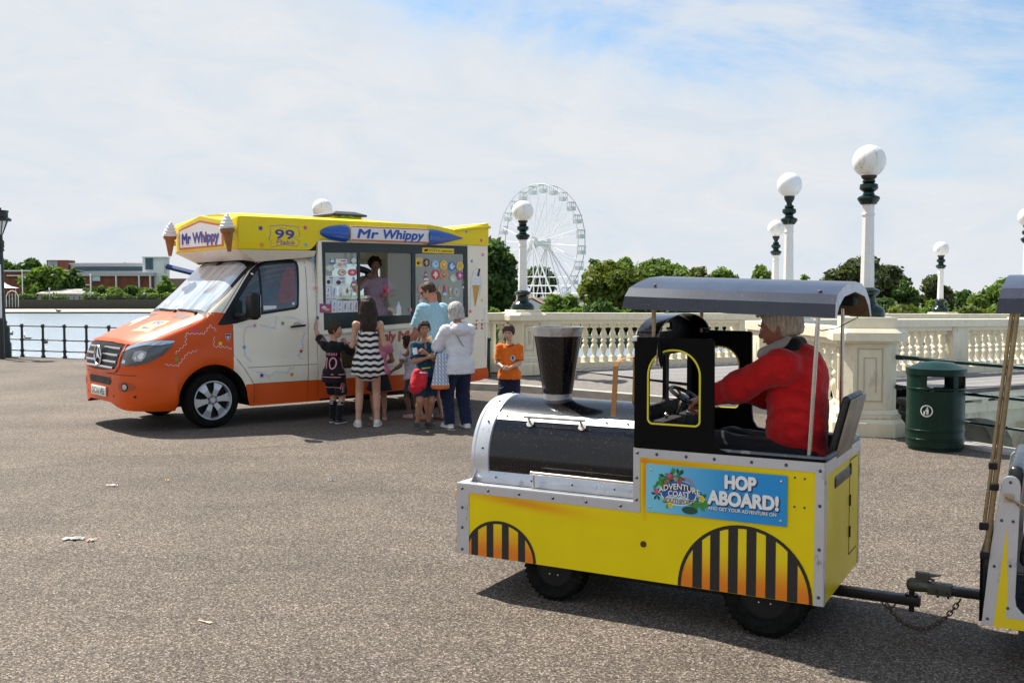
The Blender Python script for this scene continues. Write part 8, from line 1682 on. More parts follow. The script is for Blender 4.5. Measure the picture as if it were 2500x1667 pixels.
 for wv in wear:
  kind, nm_, m_ = wv[0], wv[1], wv[2]; o = wv[3] if len(wv) > 3 else {}
  inf = o.get('inf', .011) ; P = []; clips = []
  if kind == 'top':
   P = torso(inf, .035); zb = o.get('zb', .50); clips.append((hipc + upd * (zb - .515) * h, -upd)); 
   if o.get('flare'): P.append(cap(hipc + upd * .12 * h, hipc + upd * (zb - .53) * h, .070 * h * gg, .098 * h * gg + o['flare'], k=.03, fl=((0, 1, 0), 1.15)))
   elif not seated:
    P.append(cap(hipc + np.array((-.042 * h, 0, 0)), hipc + np.array((.042 * h, 0, 0)), .070 * h * gg + inf + .012, k=.03)); P.append(cap(hipc + np.array((-.042 * h, 0, -.06 * h)), hipc + np.array((.042 * h, 0, -.06 * h)), .070 * h * gg + inf + .014, k=.03)); P.append(cap(hipc + upd * .10 * h, hipc + upd * (zb - .55) * h, .078 * h * gg + inf, .099 * h * gg + inf, k=.03, fl=((0, 1, 0), 1.15)))
   sl = o.get('sleeve', .6)
   for q in 'RL':
    sh = A['sh' + q]; e_, w_ = el_[q], wr[q]
    if sl <= 0: continue
    if sl <= 1:
     en = sh + (e_ - sh) * sl; d_ = nrm(e_ - sh); P.append(cap(sh, sh + (e_ - sh) * (sl + .12), .037 * h * gg + inf * .7, .036 * h * gg + inf + o.get('wide', 0), k=.03, clip=[(en, d_)]))
    else:
     P.append(cap(sh, e_, .035 * h * gg + inf * .7, .028 * h * gg + inf, k=.03)); f_ = sl - 1; d_ = nrm(w_ - e_); P.append(cap(e_, e_ + (w_ - e_) * min(1.15, f_ + .1), .028 * h * gg + inf, .021 * h + inf * .8, k=.03, clip=[(e_ + (w_ - e_) * f_, d_)]))
     P.append(el(e_, (.032 * h * gg + inf,) * 3, k=.03))
   nk_ = nb - upd * .004 * h + np.array((0, .012 * h, 0)); P.append(dict(el(nb + upd * .028 * h + np.array((0, .020 * h, 0)), (.052 * h, .058 * h, .040 * h), k=.01), sub=True))
   if o.get('vneck'): P.append(dict(el(nb - upd * .03 * h + np.array((0, .075 * h, 0)), (.022 * h, .04 * h, .06 * h), k=.01), sub=True))
  elif kind in ('shorts', 'trousers'):
   P = [el(hipc + upd * (-.005 * h), (.086 * h * gg + inf, .068 * h * gg + inf, .072 * h * gg + inf), k=.03)]; f_ = o.get('len', .6); wide = o.get('wide', .012)
   for q in 'RL':
    hj, kn, an = ank['h' + q], knee[q], ank[q]
    if kind == 'shorts': d_ = nrm(kn - hj); P.append(cap(hj, kn + d_ * .05, .056 * h * gg + inf, .046 * h * gg + inf + wide, k=.035, clip=[(hj + (kn - hj) * f_, d_)]))
    else:
     P.append(cap(hj, kn, .054 * h * gg + inf, .037 * h * gg + inf + wide, k=.03)); d_ = nrm(an - kn); P.append(cap(kn, an + d_ * .03 * h, .037 * h * gg + inf + wide, .029 * h + inf + wide * 1.3, k=.03, clip=[(an + d_ * o.get('drop', .012) * h, d_)]))
   if not seated: clips.append((hipc + upd * (o.get('waist', .055)) * h, upd))
  elif kind == 'skirt':
   P = [cap(hipc + upd * .05 * h, hipc + upd * (o.get('zb', .36) - .535) * h, .072 * h * gg, .115 * h * gg + o.get('flare', 0), k=.02, fl=((0, 1, 0), 1.15))]; clips = [(hipc + upd * (o.get('zb', .36) - .515) * h, -upd), (hipc + upd * .05 * h, upd)]
  elif kind == 'sock':
   for q in 'RL':
    kn, an = knee[q], ank[q]; f_ = o.get('from', .25); P.append(cap(kn * .8 + an * .2, an, .031 * h + inf, .024 * h + inf, k=.02, clip=[(kn + (an - kn) * f_, kn - an)])); P.append(cap(kn * .7 + an * .3 + np.array((0, -.008 * h, 0)), kn * .45 + an * .55 + np.array((0, -.006 * h, 0)), .029 * h + inf, .024 * h + inf, k=.02, clip=[(kn + (an - kn) * f_, kn - an)])); P.append(cap(an, an + ank['d' + q] * .03 * h, .025 * h + inf, .022 * h + inf, k=.02))
  elif kind == 'shoe':
   for q in 'RL':
    an = ank[q]; fd = ank['d' + q]; fl_ = np.array((an[0], an[1], 0)); sv = np.array((0, 0, 1)); z0 = o.get('z0', an[2] - .045 * h); b0 = np.array((an[0], an[1], z0)); up_ = np.array((0, 0, 1)); L0 = .5
    Q = [cap(b0 - fd * .018 * h + up_ * .022 * h, b0 + fd * .088 * h + up_ * .019 * h, .025 * h, .021 * h, k=.02), cap(b0 + up_ * .045 * h - fd * .004 * h, b0 + fd * .03 * h + up_ * .030 * h, .026 * h, .022 * h, k=.02)]
    V, Fq = sdf_mesh(Q, max(.006, vox * .8), [(b0 + up_ * .003, -up_), (b0 + up_ * o.get('top', .058) * h, up_)]); so_ = sdf_obj('shoe', [(V, Fq, 0)], [m_], t)
    V, Fq = sdf_mesh([cap(b0 - fd * .018 * h + up_ * .008 * h, b0 + fd * .090 * h + up_ * .008 * h, .028 * h, .0245 * h, k=.01, fl=((0, 0, 1), 1.6))], max(.005, vox * .7), [(b0 + up_ * .001, -up_), (b0 + up_ * .016 * h, up_)]); sdf_obj('sole', [(V, Fq, 0)], [o.get('sole', m_)], so_)
   continue
  elif kind == 'sdf': P, clips = nm_[1](A); nm_ = nm_[0]
  if not P: continue
  if o.get('extra'): P = P + o['extra'](A)
  V, Fq = sdf_mesh(P, o.get('vox', vox), clips); V = wrinkle(V, Fq, o.get('wr', .0035), o.get('wf', (9, 9, 26))); ob = sdf_obj(nm_, [(V, Fq, 0)], m_ if isinstance(m_, list) else [m_], t); A[nm_] = ob
  if o.get('post'): o['post'](A, ob)
 if hair:
  m_, style = hair; P = []; clips = []
  if style in ('short', 'crop', 'bob', 'long', 'fringe', 'curly'):
   th = {'short': .035, 'crop': .018, 'bob': .06, 'long': .05, 'fringe': .045, 'curly': .06}[style]
   P = [E((0, -.06, .14), (.335 + th, .40 + th, .375 + th), k=.01)]
   fc = Hp(0, .22 if style != 'crop' else .17, .13); fn = HM @ np.array((0, 1, -.55)); P[0]['clip'] = [(fc, fn), (Hp(0, 0, -.16 if style != 'crop' else -.12), HM @ np.array((0, .25, -1)))]
   if style in ('short', 'crop', 'fringe', 'curly'): P.append(E((0, -.20, -.06), (.27 + th * .5, .24 + th, .26), k=.02)); P[-1]['clip'] = [(Hp(0, -.02, 0), HM @ np.array((0, 1, 0))), (Hp(0, 0, -.14 if style == 'crop' else -.22), HM @ np.array((0, 0, -1)))]
   for s in (-1, 1): P.append(E((s * .31, .03, .02), (.05 + th * .6, .07, .13), k=.01))
   if style in ('fringe', 'short'):
    rr = random.Random(int(h * 1000))
    for i in range(9): x = -.27 + .54 * i / 8; P.append(cap(Hp(x * .6, .18, .46), Hp(x + rr.uniform(-.03, .03), .365 - .5 * x * x, (.25 if style == 'fringe' else .31) + rr.uniform(0, .05)), .07 * HH, .035 * HH, k=.008))
   if style == 'bob':
    for a_ in range(-150, 151, 20):
     q = R(a_ - 90); P.append(cap(Hp(.30 * math.cos(q), -.08 + .34 * math.sin(q), .15), Hp(.355 * math.cos(q), -.09 + .375 * math.sin(q), -.36 if abs(a_) < 100 else -.27), .105 * HH, .075 * HH, k=.012))
   if style == 'curly':
    rr = random.Random(4)
    for i in range(46):
     q = nrm((rr.uniform(-1, 1), rr.uniform(-1, .25), rr.uniform(-.3, 1))); P.append(E((q[0] * .37, -.06 + q[1] * .44, .13 + q[2] * .41), (.09, .09, .09), k=.01))
   if style == 'long':
    rr = random.Random(9)
    for i in range(15):
     q = R(-172 + 164 * i / 14); x0, y0 = .32 * math.cos(q), -.06 + .38 * math.sin(q); x1 = .42 * math.cos(q) + rr.uniform(-.05, .05)
     e1 = Hp(x1, y0 - .06, -.45); e2 = Hp(.36 * math.cos(q) + rr.uniform(-.06, .06), -.52 + .05 * math.sin(q), -1.0 + rr.uniform(-.1, .1)); e3 = Hp(.22 * math.cos(q) + rr.uniform(-.08, .04), -.58, -1.55 + rr.uniform(-.22, .18)); P += [cap(Hp(x0, y0, .2), e1, .10 * HH, .105 * HH, k=.012), cap(e1, e2, .105 * HH, .085 * HH, k=.012), cap(e2, e3, .085 * HH, .03 * HH, k=.012)]
  V, Fq = sdf_mesh(P, vox * .75, clips); V = V + RNG.normal(size=V.shape) * .0011; V = wrinkle(V, Fq, .0028, (55, 55, 9), .3); sdf_obj('hair', [(V, Fq, 0)], [m_], t)
 return A
def m_cloth(name, col, rough=.85, var=.12, vs=14, bump=.006, bs=9): return mat(name, col, rough, var=var, vscale=vs, bump=bump, bscale=bs, spec=.2, sheen=.15)
def m_hair(name, c): return mat(name, c, .6, var=.6, vscale=1.0, bump=.008, bscale=1.0, spec=.35, stretch=(90, 90, 14))
def surf_art(a, name, par, ob, O, U, V_, d, off=.003, res=.03, step=.001): return a.lay(name, par, O, U, V_, off=off, bvh=bvh_of(ob), direction=d, res=res, step=step)
SK1, SK2, SK3, SK4 = SKIN('fair', (.50, .27, .17)), SKIN('tan', (.36, .17, .095)), SKIN('ruddy', (.46, .20, .125)), SKIN('light', (.56, .33, .22))
def people():
 vd = lambda px, py, off: VN.wld(*VN.yp(px, py, off))
 KB = m_cloth("kit_black", (.008, .008, .010)); PKM = mat("kit_pink", (.75, .28, .36), .7)
 p = (at(815, 900, 12.42).x, 12.42, 0); hw = vd(764, 790, -.03)
 def kit(A, ob):
  t = A['t']; h = A['h']; a = Art(); a.text("MESSI", 0, .075, .030, PKM, 0, .012, 0, .15, 'CENTER'); 
  a.line([(-.052, -.09), (-.046, .045)], .016, PKM); a.line([(.035 + .040 * math.cos(R(q)), -.022 + .068 * math.sin(R(q))) for q in range(0, 360, 18)], .015, PKM, 0, closed=True); a.line([(-.05, .045), (-.072, .02)], .013, PKM)
  c = A['hipc'] + np.array((0, -.6, .13 * h)); surf_art(a, 'lettering', t, ob, tuple(c), (1, 0, 0), (0, 0, 1), (0, 1, 0), res=.025)
  for s in (1, -1):
   a = Art(); a.line([(-.01, .17), (.0, .06), (.01, -.12)], .009, PKM); a.line([(-.14, -.125), (.14, -.125)], .010, PKM); a.poly([(-.022, .08), (.02, .06), (.016, .02), (-.016, .04)], PKM); surf_art(a, 'kit_stripe', t, ob, tuple(A['hipc'] + np.array((s * .6, 0, .09 * h + .015))), (0, s, 0), (0, 0, 1), (-s, 0, 0), res=.03)
  a = Art(); a.line([(-.14, 0), (.14, 0)], .009, PKM); surf_art(a, 'hem_stripe', t, ob, tuple(A['hipc'] + np.array((0, -.6, -.02 * h - .010))), (1, 0, 0), (0, 0, 1), (0, 1, 0), res=.025)
  for sd_ in (-1, 1):
   sh = A['shR'] if sd_ > 0 else A['shL']
   for k in (-1, 0, 1): a = Art(); a.line([(0, .018 * k), (.075, .018 * k)], .006, PKM); a.lay('shoulder_stripe', t, tuple(sh * .8 + A['shc'] * .2 + np.array((0, 0, .3))), (sd_, 0, 0), (0, sd_, 0), off=.003, bvh=bvh_of(ob), direction=(0, 0, -1), res=.02)
 def kitsh(A, ob):
  t = A['t']
  for k in (-1, 0, 1): a = Art(); a.line([(.016 * k, -.13), (.016 * k, .10)], .006, PKM); surf_art(a, 'shorts_stripe', t, ob, tuple(A['hipc'] + np.array((.5, -.01, -.10))), (0, 1, 0), (0, 0, 1), (-1, 0, 0), res=.04)
  a = Art(); a.line([(-.16, 0), (.16, 0)], .008, PKM); surf_art(a, 'shorts_hem', t, ob, tuple(A['hipc'] + np.array((0, -.5, -.168))), (1, 0, 0), (0, 0, 1), (0, 1, 0), res=.03)
 def socks(A, ob):
  for z in (0, .022, .044): a = Art(); a.line([(-.12, z), (.12, z)], .007, mat("sock_white", (.7, .7, .7), .8)); surf_art(a, 'sock_stripe', A['t'], ob, tuple(np.array((0, -.5, .245))), (1, 0, 0), (0, 0, 1), (0, 1, 0), res=.02)
 person('boy in black and pink football kit resting one raised hand on the van side', p, R(-22), 1.215, SK1, hh=.158, g=.92, head_yaw=R(-72), child=.6, arms=dict(world=True, L=tuple(hw), hintL=(-1, -.3, -.6), dirL=(0, .25, 1), R=tuple(Vector(p) + Vector((.14, .10, 1.01))), hintR=(.8, -.2, -1)), palm=((-.4, .3, 0), (.5, 1, 0)), handcurl=(.9, .12),
           legs=dict(ankR=(.075, -.02, .058), ankL=(-.06, .05, .058)), hair=(m_hair("hair_brown_short", (.055, .028, .014)), 'short'), wear=[('top', 'football_shirt', KB, dict(zb=.43, sleeve=.85, inf=.014, wide=.006, post=kit)), ('shorts', 'shorts', KB, dict(len=.86, inf=.012, wide=.012, post=kitsh)), ('sock', 'sock', KB, dict(inf=.004, post=socks)), ('shoe', 'shoe', mat("boot_black", (.015, .015, .015), .5), dict(sole=mat("boot_white", (.5, .5, .5), .6)))])
 m = bpy.data.materials.new('wavy_stripe_cloth'); m.use_nodes = True; tt, pb, L = tree_of(m); tc = N(tt, 'ShaderNodeTexCoord'); sp = N(tt, 'ShaderNodeSeparateXYZ'); L(tc.outputs['Object'], sp.inputs[0])
 wv = mth(tt, 'MULTIPLY', mth(tt, 'SINE', mth(tt, 'MULTIPLY', sp.outputs[0], 62.0)), .006); wv2 = mth(tt, 'MULTIPLY', mth(tt, 'SINE', mth(tt, 'MULTIPLY', sp.outputs[1], 45.0)), .006); zz = mth(tt, 'ADD', mth(tt, 'ADD', sp.outputs[2], wv), wv2); st = mth(tt, 'GREATER_THAN', mth(tt, 'FRACT', mth(tt, 'MULTIPLY', zz, 13.6)), .50)
 mx = N(tt, 'ShaderNodeMix', data_type='RGBA'); L(st, mx.inputs[0]); mx.inputs[6].default_value = (.012, .010, .012, 1); mx.inputs[7].default_value = (.72, .70, .66, 1); L(mx.outputs[2], pb.inputs['Base Color']); pb.inputs['Roughness'].default_value = .85
 def suit(A):
  h = A['h']; hipc, upd = A['hipc'], A['upd']; P = [el(hipc, (.098 * h, .075 * h, .080 * h), k=.03), cap(hipc + upd * .22 * h, hipc + upd * .02 * h, .077 * h, .090 * h, k=.03, fl=((0, 1, 0), 1.2)), cap(hipc + upd * .05 * h, hipc - upd * .05 * h, .09 * h, .108 * h, k=.03, fl=((0, 1, 0), 1.25))]
  for q in 'RL':
   hj, kn = A['ank']['h' + q], A['knee'][q]; d_ = nrm(kn - hj); P.append(cap(hj, hj + (kn - hj) * .5, .066 * h, .074 * h, k=.03, clip=[(hipc - upd * .105 * h, -upd)]))
  return P, [(hipc + upd * .235 * h, upd)]
 def straps(A, ob):
  h = A['h']
  for s in (1, -1): sh = A['shR'] if s > 0 else A['shL']; MB().tube([A['hipc'] + np.array((s * .055 * h, -.052 * h, .225 * h)), sh * .62 + A['shc'] * .38 + np.array((0, -.038 * h, .012 * h)), sh * .60 + A['shc'] * .4 + np.array((0, .0, .042 * h)), A['hipc'] + np.array((s * .05 * h, .062 * h, .235 * h))], .006, 6).build('strap', mat("strap_black", (.012, .01, .012), .8), A['t'])
 p = (-1.76, 12.15, 0)
 person('girl with very long dark hair in a wavy black and white striped playsuit', p, R(8), 1.55, SK1, hh=.140, g=.84, fem=1, head_pitch=R(4), head_yaw=R(10), shoulder=.094, show_face=False, arms=dict(R=(.16, .20, 1.00), hintR=(.25, -.5, -1), L=(-.16, .20, 1.00), hintL=(-.25, -.5, -1)), handcurl=(.8, .8), palm=((-.5, .2, 1), (.5, .2, 1)),
           legs=dict(ankR=(.105, -.03, .07), ankL=(-.125, -.03, .07), hintR=(0, 1, 0), hintL=(0, 1, 0)), hair=(m_hair("hair_dark_long", (.028, .014, .009)), 'long'), wear=[('sdf', ('playsuit', suit), m, dict(post=straps)), ('shoe', 'shoe', mat("trainer_offwhite", (.60, .57, .53), .6, var=.3, vscale=30), dict(sole=mat("sole_cream", (.66, .62, .54), .6)))])
 person('small child in pink top and black skirt, mostly hidden behind the striped playsuit', (-1.71, 12.78, 0), R(20), 1.18, SK2, hh=.16, child=.8, g=.92, fem=.5, show_face=False, arms=dict(R=(.12, .18, .72), hintR=(.6, -.6, -.8), L=(-.12, .16, .7)), hair=(m_hair("hair_dark_long", (.028, .014, .009)), 'short'), wear=[('top', 'top', m_cloth("pink_jersey", (.62, .22, .30)), dict(zb=.50, sleeve=.45)), ('skirt', 'skirt', m_cloth("black_cotton", (.012, .012, .014)), dict(zb=.33, flare=.055)), ('shoe', 'sandal', mat("sandal_tan", (.50, .33, .22), .5), dict(top=.030))])
 DEN = m_cloth("denim_blue", (.02, .075, .13)); q = (-1.30, 12.98, 0)
 person('small child in white top and flared denim skirt leaning towards the van', q, R(48), 1.02, SKIN('brown', (.17, .075, .04)), hh=.17, child=.9, g=.95, lean=.18, fem=.5, show_face=False, arms=dict(world=True, L=(-1.56, 12.80, .62), hintL=(-.5, -1, -.6), R=(-1.1, 13.1, .55)), hair=(m_hair("hair_dark_long", (.028, .014, .009)), 'short'),
           wear=[('top', 'top', m_cloth("white_jersey", (.68, .66, .68)), dict(zb=.50, sleeve=.5)), ('skirt', 'skirt', DEN, dict(zb=.345, flare=.045)), ('shoe', 'shoe', mat("trainer_pink", (.60, .36, .40), .6, var=.4, vscale=50), dict(sole=mat("sole_pink", (.5, .22, .28), .6)))])
 TEAL = m_cloth("navy_teal_shirt", (.010, .050, .085)); RED = m_cloth("red_jacket_cloth", (.55, .02, .03), bump=.012, bs=14)
 def jacket(A):
  h = A['h']; c = A['hipc']; P = [cap(c + np.array((.10, .05, .03)), c + np.array((.13, .07, -.13)), .06, .088, k=.03), cap(c + np.array((-.11, .04, .03)), c + np.array((-.14, .05, -.12)), .055, .075, k=.03), cap(c + np.array((-.08, -.05, .03)), c + np.array((.08, -.05, .03)), .05, k=.03), cap(c + np.array((0, -.05, 0)), c + np.array((0, -.07, -.16)), .07, .10, k=.03), cap(c + np.array((-.06, .06, .045)), c + np.array((.06, .07, .045)), .03, k=.02), cap(c + np.array((.04, .11, .02)), c + np.array((.07, .13, -.10)), .045, .05, k=.015)]
  return P, []
 def teal_art(A, ob):
  W_ = mat("print_white", (.7, .7, .7), .7); a = Art(); a.poly([(-.03, .05), (.02, .055), (.03, -.02), (-.035, -.03)], W_); surf_art(a, 'sleeve_print', A['t'], ob, tuple(A['shR'] * .6 + A['el']['R'] * .4 + np.array((.0, .5, 0))), (-1, 0, 0), (0, 0, 1), (0, -1, 0), res=.02)
  a = Art(); a.line([(-.06, 0), (.05, .012)], .014, mat("print_yellow", (.6, .6, .05), .7)); surf_art(a, 'chest_print', A['t'], ob, tuple(A['hipc'] + np.array((0, .5, .09))), (-1, 0, 0), (0, 0, 1), (0, -1, 0), res=.02)
  a = Art(); a.line([(-.10, 0), (.02, -.005)], .010, W_); surf_art(a, 'waist_cord', A['t'], A.get('tied_jacket', ob), tuple(A['hipc'] + np.array((0, .5, .045))), (-1, 0, 0), (0, 0, 1), (0, -1, 0), res=.02)
 p = (-1.06, 11.98, 0)
 person('smiling boy in dark teal football shirt with a red jacket tied round his waist', p, R(205), 1.245, SK2, hh=.158, child=.6, g=.95, head_yaw=R(-14), head_pitch=R(-3), arms=dict(R=(-.01, .15, .87), hintR=(.7, .2, -1), L=(.03, .13, .92), hintL=(-.7, .2, -1)), handcurl=(1.1, 1.0), palm=((-.3, -1, 0), (.3, -1, 0)), legs=dict(ankR=(.09, .0, .06), ankL=(-.06, -.03, .06), toeR=(.35, 1, 0), toeL=(-.3, 1, 0)),
           hair=(m_hair("hair_black_short", (.018, .012, .010)), 'short'), wear=[('sdf', ('tied_jacket', jacket), RED, {}), ('top', 'football_shirt', TEAL, dict(zb=.50, sleeve=.8, inf=.012, vneck=1, post=teal_art)), ('shorts', 'shorts', m_cloth("navy_shorts", (.010, .028, .055)), dict(len=.82, inf=.012, wide=.012)), ('shoe', 'shoe', mat("trainer_black", (.03, .03, .03), .6), dict(sole=mat("sole_grey", (.12, .12, .10), .7)))])
 m = m_cloth("heather_blue_tee", (.30, .50, .58), var=.18, vs=70, bump=.008, bs=5)
 p = (-1.0, 12.72, 0)
 A = person('tall man with short brown hair, sunglasses and a light blue T-shirt', p, R(52), 1.77, SK3, hh=.128, g=1.13, head_yaw=R(24), head_pitch=R(-24), belly=.02, lean=.03, arms=dict(L=(-.20, .24, .92), hintL=(-.6, -.8, -.8), R=(.22, .26, 1.02), hintR=(.8, -.7, -.8)), legs=dict(ankR=(.12, -.06, .075), ankL=(-.08, .02, .075)), show_face=False,
           hair=(m_hair("hair_brown_crop", (.065, .030, .014)), 'crop'), wear=[('top', 'tee_shirt', m, dict(zb=.455, sleeve=.80, inf=.016, wide=.010)), ('shorts', 'shorts', m_cloth("black_shorts", (.012, .012, .014)), dict(len=.85, inf=.014, wide=.018)), ('shoe', 'flip_flop', mat("flipflop_brown", (.10, .05, .04), .7), dict(top=.016))])
 Hp, HM = A['Hp'], A['HM']; b = MB()
 for s in (-1, 1): b.ell(Hp(s * .14, .37, .03), (.115 * A['HH'], .04 * A['HH'], .085 * A['HH']), n=14, k=8, M=Matrix(HM.tolist())); b.tube([Hp(s * .25, .33, .06), Hp(s * .34, .0, .06)], .012 * A['HH'], 6)
 b.tube([Hp(-.05, .40, .05), Hp(.05, .40, .05)], .012 * A['HH'], 6); b.build('sunglasses', mat("sunglass_black", (.01, .01, .01), .12), A['t'])
 b = MB(); b.ell(Hp(0, .19, -.34), (.17 * A['HH'], .17 * A['HH'], .12 * A['HH']), n=14, k=8); b.build('beard', mat("stubble_ginger", (.16, .06, .03), .9), A['t'])
 person('woman with long brown hair and dark trousers, hidden behind the man in light blue', (-1.02, 13.22, 0), R(40), 1.64, SK1, hh=.135, fem=1, show_face=False, legs=dict(ankR=(.13, -.02, .07), ankL=(-.12, .0, .07), toeR=(.9, .5, 0)), hair=(m_hair("hair_mid_brown", (.13, .065, .03)), 'bob'), wear=[('top', 'top', m_cloth("black_cotton", (.012, .012, .014)), dict(sleeve=.5)), ('trousers', 'trousers', m_cloth("black_cotton2", (.012, .012, .015)), dict(wide=.008)), ('shoe', 'shoe', mat("trainer_white", (.74, .74, .74), .5), dict(sole=mat("sole_white", (.75, .75, .73), .5)))])
 HOOD = m_cloth("white_hoodie", (.66, .65, .68), bump=.010, bs=7, var=.08)
 def hood(A):
  h = A['h']; nb = A['nb']; P = [el(nb + np.array((0, -.060 * h, -.030 * h)), (.085 * h, .045 * h, .055 * h), k=.02), cap(nb + np.array((-.055 * h, -.03 * h, .01 * h)), nb + np.array((-.03 * h, .045 * h, -.01 * h)), .022 * h, k=.02), cap(nb + np.array((.055 * h, -.03 * h, .01 * h)), nb + np.array((.03 * h, .045 * h, -.01 * h)), .022 * h, k=.02), cap(nb + np.array((-.05 * h, -.08 * h, -.035 * h)), nb + np.array((.05 * h, -.08 * h, -.035 * h)), .018 * h, k=.02)]; return P, []
 p = (-.66, 12.02, 0)
 A = person('elderly woman with grey bobbed hair in a white hooded top and navy jeans', p, R(28), 1.47, SK3, hh=.150, g=1.12, fem=.6, head_yaw=R(26), head_pitch=R(-6), show_face=False, arms=dict(L=(-.16, .30, 1.0), hintL=(-.6, -.5, -1), R=(.10, .28, .97), hintR=(.35, -.5, -1)), handcurl=(.9, .9), palm=((-.6, .2, .3), (.6, .2, .3)), legs=dict(ankR=(.10, -.04, .066), ankL=(-.10, .02, .066), toeR=(.0, 1, 0), toeL=(-.2, 1, 0)),
           hair=(m_hair("hair_grey", (.50, .47, .44)), 'bob'), wear=[('top', 'hooded_top', HOOD, dict(zb=.45, sleeve=1.88, inf=.022)), ('sdf', ('hood', hood), HOOD, {}), ('trousers', 'jeans', m_cloth("navy_denim", (.010, .016, .045)), dict(wide=.010)), ('shoe', 'shoe', mat("plimsoll_white", (.72, .70, .68), .5), dict(sole=mat("sole_white", (.75, .75, .73), .5)))])
 h = A['h']; o = A['hooded_top']; sp_ = [A['shL'] * .7 + A['shc'] * .3 + np.array((0, .02, .055)), A['shL'] * .62 + A['shc'] * .38 + np.array((0, -.085, .03)), A['chest'] + np.array((-.02, -.125, -.02)), A['hipc'] + np.array((.13, -.085, .10))]
 MB().tube(sp_, .008, 6).build('bag_strap', mat("strap_grey", (.28, .26, .25), .7), A['t'])
 b = MB(); Hp, HM = A['Hp'], A['HM']; 
 for s in (-1, 1): b.tube([Hp(s * .12, .42, .03), Hp(s * .24, .36, .05), Hp(s * .36, .05, .03)], .016 * A['HH'], 6)
 b.build('glasses', mat("tortoise_frame", (.06, .03, .02), .3), A['t'])
 wl = Matrix.Translation(Vector(p)) @ Matrix.Rotation(R(28), 4, 'Z') @ Vector(tuple(A['wr']['L'] * .55 + A['el']['L'] * .45))
 m = bpy.data.materials.new('patterned_bag_plastic'); m.use_nodes = True; tt, pb, L = tree_of(m); tc = N(tt, 'ShaderNodeTexCoord'); sp = N(tt, 'ShaderNodeSeparateXYZ'); L(tc.outputs['Object'], sp.inputs[0])
 z_ = mth(tt, 'MULTIPLY', sp.outputs[2], 21.0); x_ = mth(tt, 'MULTIPLY', sp.outputs[0], 26.0); fz = mth(tt, 'FRACT', z_); fx = mth(tt, 'FRACT', mth(tt, 'ADD', x_, mth(tt, 'MULTIPLY', fz, .5))); bl = mth(tt, 'MULTIPLY', mth(tt, 'LESS_THAN', fz, .62), mth(tt, 'LESS_THAN', fx, .62)); rd = mth(tt, 'MULTIPLY', mth(tt, 'GREATER_THAN', fz, .72), mth(tt, 'LESS_THAN', fz, .90))
 m1 = N(tt, 'ShaderNodeMix', data_type='RGBA'); L(bl, m1.inputs[0]); m1.inputs[6].default_value = (.70, .72, .76, 1); m1.inputs[7].default_value = (.16, .34, .56, 1); m2 = N(tt, 'ShaderNodeMix', data_type='RGBA'); L(rd, m2.inputs[0]); L(m1.outputs[2], m2.inputs[6]); m2.inputs[7].default_value = (.20, .05, .07, 1)
 lo = mth(tt, 'LESS_THAN', sp.outputs[2], .055); m3 = N(tt, 'ShaderNodeMix', data_type='RGBA'); L(lo, m3.inputs[0]); L(m2.outputs[2], m3.inputs[6]); m3.inputs[7].default_value = (.62, .16, .02, 1); L(m3.outputs[2], pb.inputs['Base Color']); pb.inputs['Roughness'].default_value = .4
 pt = at(1078, 900, 11.88); zb_, zt_ = at(1078, 950, 11.88).z, at(1078, 862, 11.88).z; t = thing('carrier_bag', 'blue, white and red patterned carrier bag with orange base hanging from the elderly woman', 'bag', (pt.x - .015, 11.86, zb_), R(15)); H_ = zt_ - zb_
 V, Fq = sdf_mesh([cap((0, 0, .06), (0.02, 0, H_ - .04), .105, .07, k=.02, fl=((0, 1, 0), 2.0)), cap((-.07, 0, .04), (.07, 0, .03), .04, k=.03)], .008, [((0, 0, .004), (0, 0, -1)), ((0, 0, H_), (0, 0, 1))]); V = V + .006 * np.sin(V[:, [1]] * 60 + V[:, [0]] * 35) * np.array((0, 1, 0)); sdf_obj('bag_body', [(V, Fq, 0)], [m], t)
 wb = Matrix.Rotation(-R(15), 3, 'Z') @ (Vector(wl) - Vector(t.location)); MB().tube([(-.07, -.01, H_ - .01), (wb.x - .01, wb.y - .01, wb.z + .01), (wb.x + .01, wb.y + .01, wb.z + .02), (.09, .01, H_ - .01)], .007, 6).build('bag_handle', mat("bag_white_plastic", (.7, .72, .76), .4), t)
 wl = Matrix.Translation(Vector(p)) @ Matrix.Rotation(R(28), 4, 'Z') @ Vector(tuple(A['wr']['L'])); t = thing('paper_wrap', 'tan paper wrap held up in the hand of the elderly woman', 'paper', tuple(wl + Vector((-.055, .02, .04))), R(20)); MB().lathe([(.008, -.05), (.045, .06), (.042, .062), (.004, -.045)], n=12, M=Matrix.Rotation(R(-35), 3, 'Y')).build('paper', mat("tan_paper", (.62, .42, .22), .8), t)
 ORG = m_cloth("orange_jersey", (.72, .15, .012)); NAV = m_cloth("navy_polyester", (.010, .012, .030)); MRN = mat("maroon_trim", (.08, .012, .03), .8)
 def crest(A, ob):
  t = A['t']; a = Art(); a.poly(circle2(0, 0, .030, .034, 20), mat("crest_pale_blue", (.42, .62, .70), .6)); a.poly([(-.012, .022), (.006, .024), (.014, .012), (.008, -.002), (.012, -.022), (-.002, -.012), (-.014, -.024), (-.010, -.004), (-.016, .008)], mat("crest_navy", (.03, .05, .18), .6), 1); surf_art(a, 'crest', t, ob, tuple(A['hipc'] + np.array((-.055, .5, .215))), (-1, 0, 0), (0, 0, 1), (0, -1, 0), res=.02)
  a = Art(); a.line([(.062 * math.cos(R(q)), .052 * math.sin(R(q))) for q in range(180, 361, 15)], .012, MRN); surf_art(a, 'collar', t, ob, tuple(A['nb'] + np.array((0, .5, .012))), (-1, 0, 0), (0, 0, 1), (0, -1, 0), res=.02)
